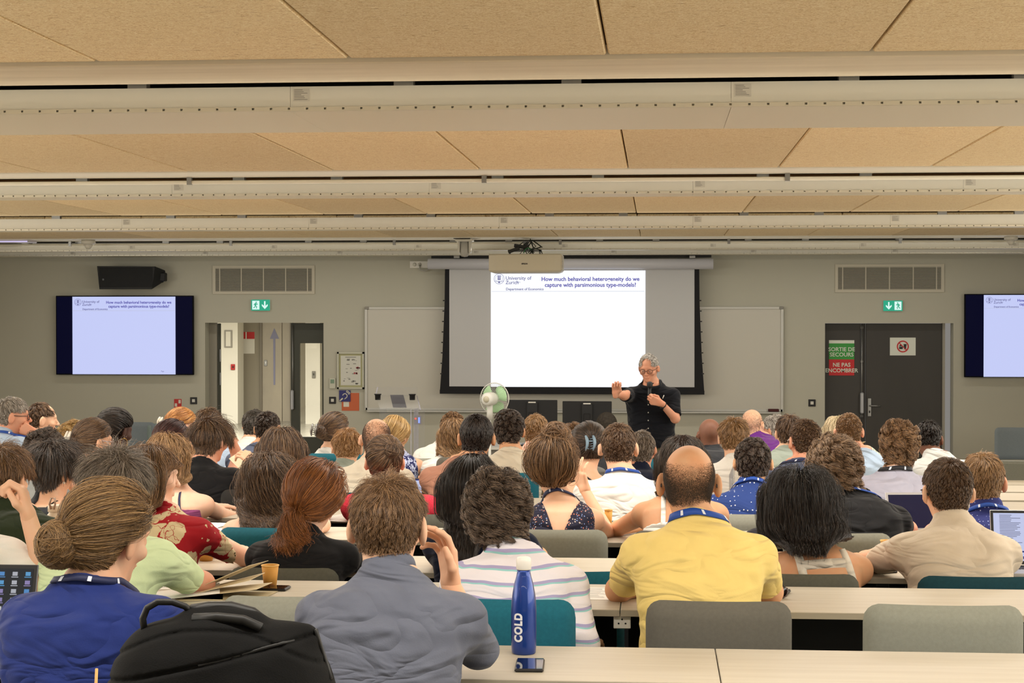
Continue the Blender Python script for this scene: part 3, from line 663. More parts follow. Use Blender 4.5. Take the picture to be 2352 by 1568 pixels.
# framed information sheet
e, W_, H_, d = signbox('framed_notice', 775, 837, 808, 893, WALL_Y, M('frame_backing', (172, 170, 128), .5), 'framed white information sheet left of the whiteboard', 'notice', .012)
t = .022; mfr = M('frame_silver', (180, 180, 164), .35, metal=.3)
MB().b2((0, -.03, H_), (t, 0, 0)).b2((W_ - t, -.03, H_), (W_, 0, 0)).b2((0, -.03, -t), (W_, 0, 0)).b2((0, -.03, H_), (W_, 0, H_ + t)).build('frame', mfr, e)
sh = MB().b2((.045, -.016, H_ * .9), (W_ - .045, -.012, H_ * .1)).build('sheet', M('info_paper', (206, 206, 196), .6), e)
q = MB(); rr_ = random.Random(3)
for i in range(26):
    u, v = rr_.uniform(.2, .75), rr_.uniform(.16, .86); q.b2((W_ * u, -.018, H_ * v), (W_ * (u + rr_.uniform(.03, .12)), -.016, H_ * (v + rr_.uniform(.008, .03))))
q.b2((W_ * .3, -.018, H_ * .13), (W_ * .7, -.016, H_ * .15)); q.build('printed_text', M('faint_print', (140, 140, 134), .6), sh)
q = MB()
for u, v in ((.76, .43), (.70, .58)):
    for i in range(6): q.box((W_ * (u + rr_.uniform(-.06, .06)), -.018, H_ * (v + rr_.uniform(-.02, .02))), (.02, .003, .012))
q.build('red_drawing', M('faint_red', (176, 90, 92), .6), sh)
wallthing('thermostat', 757, 771, 868, 892, WALL_Y, M('thermo_white', (196, 196, 180), .5), 'small white wall unit with a green display', 'thermostat', .02, [('display', .2, .8, .12, .5, M('green_display', (120, 146, 124), .4))])
a = P(942, 601, WALL_Y); e, W_, H_, d = signbox('socket_strip', 942, 985, 600, 615, WALL_Y, m_white, 'white double socket at the left end of the screen casing', 'socket', .02)
for u in (.25, .52): MB().lathe([(.001, 0), (.024, 0), (.024, .004), (.001, .004)], (W_ * u, -d, H_ * .5), 14, Matrix.Rotation(math.pi / 2, 3, 'X')).build('outlet', mwf, e)
MB().tube([(W_ * .52, -.03, H_ * .5), (W_ * .56, -.05, H_ * 1.3), (W_ * .8, -.05, H_ * 1.5), (W_ * 1.05, -.05, H_ * 1.2)], .008, 8).build('cable', M('cable_grey', (170, 168, 160), .5), e)

# ---------------- ceiling-hung equipment
def hang(px, py, Y): return P(px, py, Y)
# projector
Y = 19.45; a = P(1122, 583, Y); b = P(1290, 626, Y); W_ = b[0] - a[0]; H_ = a[2] - b[2]
e = empty('projector', ((a[0] + b[0]) / 2, Y, b[2]), 'cream data projector hanging from the ceiling in front of the screen', 'projector')
n = 10; mpj = M('projector_shell', (206, 196, 172), .45)
def pj(z, inset, depth): 
    pts = []; hw = W_ / 2 - inset
    for i in range(n + 1):
        u = -1 + 2 * i / n; pts.append((u * hw, .03 * abs(u) ** 4 + .012 * u * u + inset, z))
    pts += [(hw + (0 if inset else .004), depth, z), (-hw, depth, z)]
    return pts
lv_ = [(0.0, .05), (.012, .012), (.03, 0), (H_ - .012, 0), (H_, .012)]
vs = []; fs = []
for z, ins in lv_: vs += pj(z, ins, .38)
m_ = n + 3
for j in range(len(lv_) - 1):
    for i in range(m_): fs.append((j * m_ + i, j * m_ + (i + 1) % m_, (j + 1) * m_ + (i + 1) % m_, (j + 1) * m_ + i))
fs.append(tuple(range(m_))[::-1]); fs.append(tuple((len(lv_) - 1) * m_ + i for i in range(m_)))
MB().add(vs, fs).build('housing', mpj, e)
text('lettering', 'EPSON', .021, M('projector_ink', (48, 46, 44), .5), e, (-.005, -.003, H_ * .44), align='CENTER', bold=.0008, sx=1.05)
q = MB()
for i in range(12): q.b2((W_ / 2 - .002, .03, H_ * (.12 + i * .068)), (W_ / 2 + .006, .36, H_ * (.15 + i * .068)))
q.build('cooling_fin', mpj, e)
q = MB().b2((-.19, .1, H_), (-.17, .12, H_ + .05)).b2((.15, .1, H_), (.17, .12, H_ + .05)).b2((-.03, .12, H_ + .04), (.03, .18, CZ - b[2] - .03)).b2((-.2, .1, H_ + .03), (.18, .2, H_ + .05)); q.build('ceiling_mount', M('mount_grey', (120, 122, 124), .4, metal=.4), e)
q = MB().box((-.13, .05, H_ + .045), (.13, .08, .035), .004, Matrix.Rotation(-.35, 3, 'Y')).box((-.05, .12, H_ + .085), (.16, .1, .04), .004, Matrix.Rotation(.15, 3, 'Y')); q.build('signal_converter', M('converter_black', (30, 30, 26), .5), e)
q = MB(); rr_ = random.Random(5)
for i in range(9):
    x = rr_.uniform(-.09, .1); q.tube([(x, .1, H_ + rr_.uniform(.0, .02)), (x + rr_.uniform(-.06, .06), .06, H_ + .05), (x + rr_.uniform(-.1, .1), .08, H_ + rr_.uniform(.05, .1)), (x * .5 + .03, .14, CZ - b[2] - .02)], .005, 6)
q.tube([(.05, .1, CZ - b[2]), (.09, .08, H_ + .07), (.17, .08, H_ + .045), (.19, .1, H_)], .005, 6)
q.build('cable_bundle', M('cable_dark', (26, 32, 26), .5), e)
q = MB().tube([(-.02, .05, H_ + .01), (.0, .04, H_ + .05), (.03, .05, H_ + .07), (.06, .06, H_ + .05)], .006, 6).build('green_cable', M('cable_green', (40, 110, 60), .5), e)
# dome camera
Y = 19.40; a = P(1067, 545, Y); bt = P(1067, 590, Y); hh = a[2] - bt[2]
e = empty('ceiling_camera', (a[0], Y, bt[2]), 'white pan-tilt camera hanging left of the projector', 'camera')
mcw = M('camera_white', (210, 206, 194), .35)
MB().b2((-.10, -.08, hh * .78), (.10, .1, hh * .90), .01).build('base', mcw, e)
MB().lathe([(.001, 0), (.035, .006), (.05, .03), (.052, .07), (.045, hh * .8), (.001, hh * .8)], (0, 0, 0), 20).build('head', M('camera_grey', (176, 174, 166), .4), e)
for u_ in (-.0625, .0625): MB().box((u_, .005, hh * .5), (.025, .11, hh * .62), .012).build('fork', mcw, e)
MB().b2((-.12, -.04, hh * .92), (.06, .06, hh * 1.08)).build('connector_block', m_black, e)
MB().tube([(.05, 0, hh * 1.0), (.12, 0, hh * .92), (.22, 0, hh * 1.0), (.3, .02, hh * 1.15)], .005, 6).build('cable', M('cable_grey'), e)
def detector(px, py, Y, label, s=1.):
    a = P(px, py, Y); e = empty('smoke_detector', (a[0], Y, a[2]), label, 'detector')
    MB().lathe([(.001, .1), (.075 * s, .1), (.078 * s, .065), (.06 * s, .055), (.001, .055)][::-1], (0, 0, 0), 24).build('base', mcw, e)
    MB().lathe([(.001, 0), (.02 * s, 0), (.035 * s, .02), (.05 * s, .056), (.001, .056)], (0, 0, 0), 24).build('sensor', mcw, e)
detector(203, 572, 19.5, 'white smoke detector near the left end of the last ceiling panels', 1.05)
detector(2322, 563, 19.5, 'white smoke detector near the right end of the last ceiling panels', .95)
a = P(-60, 541, 19.3); b = P(64, 556, 19.3); e = empty('wall_projector', (a[0], 19.3, b[2]), 'white projector cut off by the left edge with a violet glow', 'projector')
MB().b2((0, 0, 0), (b[0] - a[0], .3, a[2] - b[2]), .008).build('housing', M('projector_white', (196, 190, 196), .4), e)
p = P(13, 545, 19.3); MB().lathe([(.001, 0), (.018, 0), (.018, .01), (.001, .01)], (p[0] - a[0], 0, p[2] - b[2]), 16, Matrix.Rotation(math.pi / 2, 3, 'X')).build('lens', m_black, e)
MB().b2((.01, -.004, .002), (b[0] - a[0] - .006, 0, .012)).build('glow_strip', M('violet_glow', (206, 196, 255), .4, emit=1.1), e)
MB().b2((.3, .1, a[2] - b[2]), (.36, .2, CZ - b[2])).build('ceiling_mount', m_steel, e)
# ================================================================== FURNITURE
m_top = M('pale_oak_laminate', (198, 190, 173), .42, noise=((1.6, 26, 26), (180, 169, 149), .26, 7), spec=.45)
m_edge = M('worktop_edge', (176, 168, 150), .5, noise=((2, 30, 30), (160, 151, 132), .3))
m_panel = M('black_modesty_panel', (26, 26, 27), .6)
m_leg = M('dark_grey_leg', (46, 46, 48), .5)
DESK_D = {'A': .47, 'B': .53, 'C': .46, 'D': .47}
JOINT = {'A': PZ(1642, 1487, deskz('A'))[0], 'B': PZ(1431, 1345, deskz('B'))[0]}
ORD = ['first', 'second', 'third', 'fourth', 'fifth', 'sixth', 'seventh', 'eighth', 'ninth', 'tenth']
DW = 1.80
for ri, r in enumerate(RL):
    Yn, dz = rowY(r), deskz(r); dd = DESK_D.get(r, .46); fz = floorz(r)
    xl = max(XL + .5, -.40 * (Yn + dd) - 1.0); xr = min(XR - 1.6, .25 * (Yn + dd) + .9)
    ph = JOINT.get(r, .25 + .37 * ri) % DW
    k = math.floor((xl - ph) / DW); proto = None
    while ph + k * DW < xr:
        x0 = ph + k * DW; k += 1
        if x0 + DW > XR - .1 or x0 < XL + .1: continue
        nk = nk + 1 if proto is not None else 0; lab = 'pale oak bench desk, %s from the left in the %s desk row' % (NTH[nk], ORD[ri])
        if proto is not None: copy_tree(proto, (x0, Yn, fz), lab); continue
        e = proto = empty('bench_desk', (x0, Yn, fz), lab, 'desk', 'bench desks of the %s row' % ORD[ri])
        MB().b2((.0015, .002, .710), (DW - .0015, dd, .73), .002).build('worktop', m_top, e)
        MB().b2((.0015, -.001, .709), (DW - .0015, .004, .7295), .001).build('front_edge', m_edge, e)
        MB().b2((.02, dd - .10, .12), (DW - .02, dd - .08, .704)).build('modesty_panel', m_panel, e)
        for lx in (.12, DW - .17):
            MB().b2((lx, .06, .03), (lx + .05, dd - .03, .705), .004).b2((lx - .01, .03, 0), (lx + .06, dd - .0, .03), .004).build('leg', m_leg, e)
# power socket under the second desk row
a = P(1429, 1425, rowY('B') + .03)
e = empty('power_socket', a, 'white three-pin power socket hanging under the second desk row', 'socket')
MB().box((0, 0, 0), (.054, .03, .046), .002).build('plate', m_white, e)
for dx, dz_ in ((-.011, -.006), (.011, -.006), (0, .007)): MB().lathe([(.0005, 0), (.003, 0), (.003, .001), (.0005, .001)], (dx, -.0155, dz_), 8, Matrix.Rotation(math.pi / 2, 3, 'X')).build('pin_hole', m_black, e)

FAB = {'grey': M('seat_fabric_grey', (106, 103, 94), .95, noise=(90, (96, 93, 85), .3), bump=(500, .4, .001), sheen=.3),
       'light': M('seat_fabric_light', (150, 152, 140), .95, noise=(90, (138, 140, 129), .3), bump=(500, .4, .001), sheen=.3),
       'teal': M('seat_fabric_teal', (22, 104, 122), .95, noise=(90, (16, 90, 108), .3), bump=(500, .4, .001), sheen=.3),
       'darkteal': M('seat_fabric_dark_teal', (18, 66, 78), .95, noise=(90, (14, 56, 66), .3), bump=(500, .4, .001), sheen=.3),
       'olive': M('seat_fabric_olive', (92, 92, 82), .95, noise=(90, (82, 82, 72), .3), bump=(500, .4, .001), sheen=.3),
       'black': M('seat_fabric_charcoal', (44, 42, 40), .95, noise=(90, (36, 35, 33), .3), bump=(500, .4, .001), sheen=.2)}
def backrest_mesh(w_, h_, t=.05):
    """padded back with rounded corners and a slight curve round the sitter"""
    nx, nz = 20, 12; vs = []; r = .05
    def outline(s): pass
    V = []; Fq = []
    for side in (0, 1):
        for j in range(nz + 1):
            for i in range(nx + 1):
                u = -1 + 2 * i / nx; v = -1 + 2 * j / nz
                # squircle-like rounded rectangle
                uu = math.copysign(abs(u) ** .92, u); vv = math.copysign(abs(v) ** .92, v)
                x = uu * (w_ / 2); z = vv * (h_ / 2)
                cx_, cz__ = max(abs(x) - (w_ / 2 - r), 0), max(abs(z) - (h_ / 2 - r), 0)
                dq = math.hypot(cx_, cz__)
                if cx_ > 0 and cz__ > 0 and dq > 0:
                    k = max(cx_, cz__) / dq
                    x = math.copysign(w_ / 2 - r + cx_ * k, x); z = math.copysign(h_ / 2 - r + cz__ * k, z)
                edge = max(abs(u) ** 10, abs(v) ** 8)
                th = t / 2 * (1 - edge) ** .5 if edge < 1 else 0
                y = (th if side else -th) + .035 * (x / (w_ / 2)) ** 2
                V.append((x, y, z))
    m = (nx + 1) * (nz + 1)
    for s in (0, 1):
        for j in range(nz):
            for i in range(nx):
                q = [s * m + j * (nx + 1) + i, s * m + j * (nx + 1) + i + 1, s * m + (j + 1) * (nx + 1) + i + 1, s * m + (j + 1) * (nx + 1) + i]
                Fq.append(q if s == 0 else q[::-1])
    return V, Fq
_chair = {}
def chair(x, y, z0, top, colour, label, group='upholstered chairs along the desks', wd=.44, rz=0.):
    """x,y centre of the backrest, z0 floor, top z of the back's upper edge"""
    H = top - z0; bh = .36
    e = empty('chair', (x, y, z0), label, 'chair', group, rz)
    f = FAB[colour]; key = (colour, round(wd, 2))
    if key not in _chair:
        V, Fq = backrest_mesh(wd, bh); b = mesh_np('backrest', V, Fq, f, e)
        s = MB().box((0, 0, 0), (wd, .43, .07), .02).build('seat', f, e)
        _chair[key] = (b.data, s.data)
    else:
        b = link(bpy.data.objects.new('backrest', _chair[key][0]), e); s = link(bpy.data.objects.new('seat', _chair[key][1]), e)
    b.location = (0, 0, H - bh / 2); s.location = (0, .25, .43)
    if 'legm' not in _chair:
        o = MB().tube([(0, 0, 0), (0, 0, .40)], .012, 8).build('leg', m_leg, e); _chair['legm'] = o.data
        o2 = MB().tube([(0, .06, .40), (0, -.02, .45), (0, -.035, .62)], .011, 8).build('back_support', m_leg, e); _chair['sup'] = o2.data
    else:
        o = link(bpy.data.objects.new('leg', _chair['legm']), e); o2 = link(bpy.data.objects.new('back_support', _chair['sup']), e)
    o.location = (-wd / 2 + .04, .07, 0); o2.location = (-wd / 2 + .07, 0, 0)
    for lx, ly in ((wd / 2 - .04, .07), (-wd / 2 + .04, .43), (wd / 2 - .04, .43)):
        o = link(bpy.data.objects.new('leg', _chair['legm']), e); o.location = (lx, ly, 0)
    o2 = link(bpy.data.objects.new('back_support', _chair['sup']), e); o2.location = (wd / 2 - .07, 0, 0)
    return e
def pchair(px0, px1, py, row, colour, label, dy=.0, **k):
    Y = rowY(row) - .40 + dy; a = P(px0, py, Y); b = P(px1, py, Y)
    return chair((a[0] + b[0]) / 2, Y, floorz(row), a[2], colour, label, wd=b[0] - a[0], **k)

# ---------------- front of the room
# lecturer desk and the two monitors
Ym = 18.6; mz = FLOOR_FRONT + .74
d0, d1_ = P(1100, 990, Ym)[0], P(1440, 990, Ym)[0]
e = empty('lecturer_desk', (d0, Ym - .3, FLOOR_FRONT), 'white lecturer desk under the two monitors', 'desk')
MB().b2((0, 0, .71), (d1_ - d0, .7, .74), .003).build('worktop', M('white_desk', (200, 198, 190), .4), e)
MB().b2((.02, .02, 0), (.05, .68, .71)).build('side_panel', M('white_desk'), e); MB().b2((d1_ - d0 - .05, .02, 0), (d1_ - d0 - .02, .68, .71)).build('side_panel', M('white_desk'), e)
MB().b2((.05, .05, .2), (d1_ - d0 - .05, .07, .71)).build('front_panel', M('desk_front_grey', (128, 124, 116), .6), e)
for px0, px1, py0, lab in ((1165, 1280, 918, 'black computer monitor seen from behind beside the fan'), (1292, 1405, 921, 'black computer monitor seen from behind nearer the lecturer')):
    a = P(px0, py0, Ym); b = P(px1, py0, Ym); W_ = b[0] - a[0]; H_ = .33
    zb = a[2] - H_
    e = empty('monitor', ((a[0] + b[0]) / 2, Ym, mz), lab, 'monitor')
    MB().b2((-W_ / 2, 0, zb - mz), (W_ / 2, .025, a[2] - mz), .004).build('casing', M('monitor_back', (20, 21, 23), .5), e)
    MB().b2((-.06, -.03, zb - mz + .04), (.06, 0, a[2] - mz - .02), .008).build('back_hump', M('monitor_hump', (28, 29, 31), .5), e)
    MB().b2((-.04, -.034, a[2] - mz - .03), (.04, -.028, a[2] - mz - .018)).build('cable_clip', m_white, e)
    MB().b2((-.035, -.045, .01), (.035, -.02, zb - mz + .2), .004).build('stand', m_black, e)
    MB().b2((-.12, -.12, 0), (.12, .1, .012), .004).build('foot', m_black, e)
# acrylic lectern
Yl = 17.6; fx = lambda px: P(px, 900, Yl)[0]
fzv = lambda py: P(900, py, Yl)[2]
lx = fx(910)
acr = M('acrylic', (150, 152, 158), .08, alpha=.07, spec=.25)
acre = M('acrylic_edge', (200, 200, 216), .15, alpha=.55)
e = empty('lectern', (lx, Yl, FLOOR_FRONT), 'clear acrylic lectern in front of the whiteboard with two black microphone bases', 'lectern')
zt = fzv(912) - FLOOR_FRONT; zt2 = fzv(938) - FLOOR_FRONT
X = lambda px: fx(px) - lx
MB().add([(X(853), .25, zt), (X(950), .25, zt), (X(972), -.20, zt2), (X(880), -.20, zt2), (X(853), .25, zt + .012), (X(950), .25, zt + .012), (X(972), -.20, zt2 + .012), (X(880), -.20, zt2 + .012)],
         [(0, 3, 2, 1), (4, 5, 6, 7), (0, 1, 5, 4), (1, 2, 6, 5), (2, 3, 7, 6), (3, 0, 4, 7)]).build('reading_shelf', acr, e)
MB().b2((X(853), .25, zt), (X(950), .262, fzv(891) - FLOOR_FRONT)).build('front_lip', acr, e)
MB().tube([(X(853), .25, zt), (X(859), .25, fzv(891) - FLOOR_FRONT)], .006, 6).tube([(X(950), .25, zt), (X(972), -.2, zt2)], .006, 6).build('polished_edge', acre, e)
MB().b2((X(876), -.14, .03), (X(980), -.128, zt2 + .005)).build('back_panel', acr, e)
MB().b2((X(876), -.14, .03), (X(884), .14, zt2)).build('side_panel', acr, e); MB().b2((X(955), -.14, .03), (X(957), .14, zt2)).build('side_panel', acre, e)
MB().b2((X(948), -.15, .03), (X(949.5), -.14, zt2)).build('polished_edge', acre, e)
MB().b2((X(870), -.25, 0), (X(985), .25, .03), .004).build('base', acr, e)
MB().add([(X(889), .2, zt + .016), (X(920), .2, zt + .016), (X(939), -.15, zt2 + .018), (X(908), -.15, zt2 + .018)], [(0, 3, 2, 1)]).build('screen_insert', M('dark_tablet', (40, 36, 54), .25), e)
for px in (862, 942): MB().lathe([(.001, 0), (.028, 0), (.03, .05), (.038, .055), (.038, .062), (.001, .062)], (X(px), .16, zt - .035), 16).build('microphone_base', m_black, e)
MB().b2((X(956), -.146, fzv(972) - FLOOR_FRONT), (X(972), -.14, fzv(952) - FLOOR_FRONT)).build('control_panel', M('panel_grey', (120, 118, 126), .4), e)
MB().b2((X(965), -.15, fzv(969) - FLOOR_FRONT), (X(969), -.146, fzv(956) - FLOOR_FRONT)).build('lit_display', M('blue_display', (150, 176, 255), .4, emit=.9), e)
MB().b2((X(957), -.15, fzv(961) - FLOOR_FRONT), (X(961), -.146, fzv(957) - FLOOR_FRONT)).build('red_light', M('red_light', (255, 110, 90), .4, emit=.9), e)
# fan
Yf = 17.0; c = P(1136, 915, Yf); R_ = 32 / F_PX * Yf * 1.13
e = empty('fan', (c[0], Yf, FLOOR_FRONT), 'white standing fan with pale green blades beside the monitors', 'fan')
zc = c[2] - FLOOR_FRONT; Rt = Matrix.Rotation(-.35, 3, 'Z') @ Matrix.Rotation(math.pi / 2, 3, 'X')
mfan = M('fan_white', (214, 214, 206), .4)
q = MB()
def fpt(r, a, d):
    return tuple(Rt @ Vector((r * math.cos(a), r * math.sin(a), d)) + Vector((0, 0, zc)))
q.tube([fpt(R_, 2 * math.pi * i / 40, 0) for i in range(40)], .005, 6, True)
q.tube([fpt(R_ * .35, 2 * math.pi * i / 24, .05) for i in range(24)], .002, 5, True)
q.build('guard_rim', mfan, e)
q = MB()
for s in (-1, 1):
    for i in range(48):
        a = 2 * math.pi * i / 48
        q.tube([fpt(R_ * .12, a, s * .065), fpt(R_ * .6, a, s * .06), fpt(R_ * .92, a, s * .035), fpt(R_, a, 0)], .0011, 4)
q.build('wire_guard', mfan, e, kind='stuff')
mbl = M('fan_blade_green', (176, 222, 168), .3, alpha=.85)
for k in range(3):
    vs = []; fs = []; n = 8
    for i in range(n + 1):
        r = R_ * (.14 + .76 * i / n)
        for j in range(5):
            a = 2 * math.pi * k / 3 + (-.15 + .3 * j) * (1.0 + .5 * math.sin(i / n * 3)) ; vs.append(fpt(r, a, .02 - .012 * j))
    for i in range(n):
        for j in range(4): fs.append((i * 5 + j, i * 5 + j + 1, (i + 1) * 5 + j + 1, (i + 1) * 5 + j))
    o = MB().add(vs, fs, True).build('blade', mbl, e); o.modifiers.new('s', 'SOLIDIFY').thickness = .003
MB().lathe([(.001, -.03), (.03, -.03), (.035, .02), (.001, .03)], (0, 0, zc), 16, Rt).build('hub', mfan, e)
MB().lathe([(.001, .03), (.062, .035), (.068, .09), (.064, .17), (.05, .19), (.001, .19)], (0, 0, zc), 20, Rt).build('motor_housing', mfan, e)
mo = Rt @ Vector((0, 0, .19)); v_, f_ = [], []
MB().lathe([(.001, .19), (.032, .19), (.03, .196), (.001, .196)], (0, 0, zc), 20, Rt).build('rear_knob', M('fan_beige', (186, 180, 158), .4), e)
mo = Rt @ Vector((0, 0, .11))
MB().tube([(mo.x, mo.y, zc - .05), (mo.x, mo.y, zc - .2)], .03, 12).tube([(mo.x, mo.y, zc - .15), (mo.x, mo.y, .05)], .014, 10).build('pole', mfan, e)
MB().lathe([(.001, 0), (.19, 0), (.19, .015), (.12, .035), (.02, .06), (.001, .06)], (mo.x, mo.y, 0), 24).build('base', mfan, e)
# chairs standing at the front wall
def frontchair(px0, px1, py, Y, colour, label):
    a = P(px0, py, Y); b = P(px1, py, Y)
    return chair((a[0] + b[0]) / 2, Y, FLOOR_FRONT, a[2], colour, label, 'spare chairs along the front wall', wd=max(.4, b[0] - a[0]), rz=math.pi)
FAB['slate'] = M('seat_fabric_slate', (128, 138, 144), .95, noise=(90, (118, 128, 134), .3), bump=(500, .4, .001))
FAB['greyteal'] = M('seat_fabric_grey_teal', (134, 148, 144), .95, noise=(90, (124, 138, 134), .3), bump=(500, .4, .001))
frontchair(2283, 2372, 981, 19.9, 'slate', 'slate grey chair against the wall right of the closed door')
frontchair(2374, 2460, 981, 19.9, 'slate', 'slate grey chair at the wall cut off by the right edge')
frontchair(300, 342, 969, 20.9, 'slate', 'grey chair at the wall behind the braided woman')
frontchair(340, 430, 972, 20.9, 'greyteal', 'grey-green chair at the wall right of the braided woman')
frontchair(196, 290, 968, 20.9, 'slate', 'grey chair at the wall left of the braided woman')
# low bench seat row right (padded bench)
a = P(2196, 1058, 13.2); b = P(2420, 1130, 13.2)
e = empty('padded_bench', ((a[0] + b[0]) / 2, 13.2, floorz('I')), 'long grey padded bench at the right edge behind the sandy-haired man', 'bench')
zt_ = a[2] - floorz('I'); Wb = b[0] - a[0]
MB().b2((-Wb / 2, 0, zt_ - .33), (Wb / 2, .08, zt_), .02).build('backrest', FAB['olive'], e)
MB().b2((-Wb / 2, .02, zt_ - .42), (Wb / 2, .5, zt_ - .34), .02).build('seat', FAB['slate'], e)
MB().b2((-Wb / 2 + .1, .1, 0), (-Wb / 2 + .15, .45, zt_ - .41)).build('leg', m_leg, e); MB().b2((Wb / 2 - .15, .1, 0), (Wb / 2 - .1, .45, zt_ - .41)).build('leg', m_leg, e)

# ================================================================== IMPLICIT SURFACES
f32 = np.float32
def A(*v): return np.array(v, dtype=np.float64)
def nrm(v): v = np.asarray(v, float); return v / (np.linalg.norm(v) + 1e-12)
def seg(p, a, b, ra, rb=None):
    a = np.asarray(a, f32); b = np.asarray(b, f32); ab = b - a; rb = ra if rb is None else rb
    pa = p - a; t = np.clip(pa @ ab / max(float(ab @ ab), 1e-9), 0, 1)
    d = pa - t[:, None] * ab
    return np.sqrt(np.einsum('ij,ij->i', d, d)) - (ra + (rb - ra) * t)
def ell(p, c, r, R=None):
    q = p - np.asarray(c, f32)
    if R is not None: q = q @ np.asarray(R, f32)
    r = np.asarray(r, f32); a = q / r; k0 = np.sqrt(np.einsum('ij,ij->i', a, a)); b = a / r; k1 = np.sqrt(np.einsum('ij,ij->i', b, b)) + 1e-6
    return k0 * (k0 - 1) / k1
def smin(a, b, k):
    h = np.clip(.5 + .5 * (b - a) / k, 0, 1); return b + (a - b) * h - k * h * (1 - h)
def smax(a, b, k): return -smin(-a, -b, k)
def snet(f, lo, hi, h, project=1):
    """surface nets with block culling -> vertices, quads"""
    lo = np.asarray(lo, float) - 2 * h; hi = np.asarray(hi, float) + 2 * h
    B = 4; n = np.ceil((hi - lo) / h / B).astype(int) * B
    nb = n // B; ax = [lo[i] + h * B * (np.arange(nb[i]) + .5) for i in range(3)]
    G = np.stack(np.meshgrid(*ax, indexing='ij'), -1).reshape(-1, 3).astype(f32)
    fv = f(G).reshape(nb); act = np.abs(fv) < h * B * 1.7
    V = np.repeat(np.repeat(np.repeat(np.sign(fv) * 10, B, 0), B, 1), B, 2).astype(f32)
    ib = np.argwhere(act)
    if len(ib) == 0: return np.zeros((0, 3)), np.zeros((0, 4), int)
    off = np.stack(np.meshgrid(*[np.arange(B)] * 3, indexing='ij'), -1).reshape(-1, 3)
    ii = (ib[:, None, :] * B + off[None]).reshape(-1, 3)
    pts = (lo + ii * h).astype(f32)
    vals = np.concatenate([f(pts[k:k + 200000]) for k in range(0, len(pts), 200000)])
    V[ii[:, 0], ii[:, 1], ii[:, 2]] = vals
    ins = V < 0
    c = np.zeros(tuple(np.array(V.shape) - 1), int)
    for dx in (0, 1):
        for dy in (0, 1):
            for dz in (0, 1): c += ins[dx:dx + c.shape[0], dy:dy + c.shape[1], dz:dz + c.shape[2]]
    cell = (c > 0) & (c < 8); ci = np.argwhere(cell); idx = -np.ones(cell.shape, int); idx[cell] = np.arange(len(ci))
    acc = np.zeros((len(ci), 3)); cnt = np.zeros(len(ci))
    for axn in range(3):
        o = [a for a in range(3) if a != axn]
        for u in (0, 1):
            for v in (0, 1):
                p0 = ci.copy(); p0[:, o[0]] += u; p0[:, o[1]] += v; p1 = p0.copy(); p1[:, axn] += 1
                a = V[p0[:, 0], p0[:, 1], p0[:, 2]]; b = V[p1[:, 0], p1[:, 1], p1[:, 2]]
                m = (a < 0) != (b < 0); a_, b_ = np.clip(a, -h * 2, h * 2), np.clip(b, -h * 2, h * 2)
                t = np.where(m, a_ / (a_ - b_ + 1e-12), 0); q = p0.astype(float); q[:, axn] += t
                acc[m] += q[m]; cnt[m] += 1
    vert = lo + (acc / cnt[:, None]) * h
    quads = []
    for axn in range(3):
        o = [a for a in range(3) if a != axn]
        sl0 = [slice(None)] * 3; sl1 = [slice(None)] * 3; sl0[axn] = slice(0, -1); sl1[axn] = slice(1, None)
        e = ins[tuple(sl0)] != ins[tuple(sl1)]; pi = np.argwhere(e); sg = ins[tuple(sl0)][e]
        ok = (pi[:, o[0]] > 0) & (pi[:, o[1]] > 0) & (pi[:, o[0]] < cell.shape[o[0]]) & (pi[:, o[1]] < cell.shape[o[1]]) & (pi[:, axn] < cell.shape[axn])
        pi = pi[ok]; sg = sg[ok]
        def gi(u, v): q = pi.copy(); q[:, o[0]] -= u; q[:, o[1]] -= v; return idx[q[:, 0], q[:, 1], q[:, 2]]
        Q = np.stack([gi(1, 1), gi(0, 1), gi(0, 0), gi(1, 0)], 1)
        flip = sg if axn != 1 else ~sg
        Q[~flip] = Q[~flip][:, ::-1]; quads.append(Q)
    Q = np.concatenate(quads); Q = Q[(Q >= 0).all(1)]
    for _ in range(project):
        v = vert.astype(f32); e = h * .4; fv = f(v)
        g = np.stack([f(v + np.eye(3, dtype=f32)[i] * e) - fv for i in range(3)], 1) / e
        gn = (g * g).sum(1) + 1e-6; st = -(fv / gn)[:, None] * g; ln = np.linalg.norm(st, axis=1, keepdims=True)
        st *= np.minimum(1, h * .6 / (ln + 1e-9)); vert = vert + st
    return vert, Q

# ---- head, in its own frame: x right, y forward, z up, origin at head centre
def head_core(q):
    d = ell(q, (0, -.012, .024), (.0765, .098, .093))
    d = smin(d, ell(q, (0, .012, -.045), (.056, .072, .068)), .035)
    d = smin(d, seg(q, (0, .055, -.085), (0, .07, -.09), .022, .018), .03)
    return d
def head_full(q, eye_detail=True):
    d = head_core(q)
    d = smin(d, seg(q, (-.034, .078, .028), (.034, .078, .028), .012), .016)       # brow
    for s in (-1, 1):
        d = smax(d, -ell(q, (s * .031, .094, .006), (.017, .014, .012)), .012)       # eye sockets
        d = smin(d, ell(q, (s * .031, .077, .006), (.014, .013, .0125)), .004)
        d = smin(d, ell(q, (s * .048, .058, -.02), (.02, .022, .018)), .02)          # cheekbones
    d = smin(d, seg(q, (0, .086, .012), (0, .108, -.022), .007, .0105), .012)        # nose
    for s in (-1, 1): d = smin(d, ell(q, (s * .011, .098, -.026), (.007, .009, .006)), .006)
    d = smin(d, ell(q, (0, .088, -.052), (.022, .010, .0055)), .006); d = smin(d, ell(q, (0, .087, -.060), (.018, .010, .006)), .005)
    d = smax(d, -ell(q, (0, .099, -.056), (.020, .006, .0016)), .004)
    return d
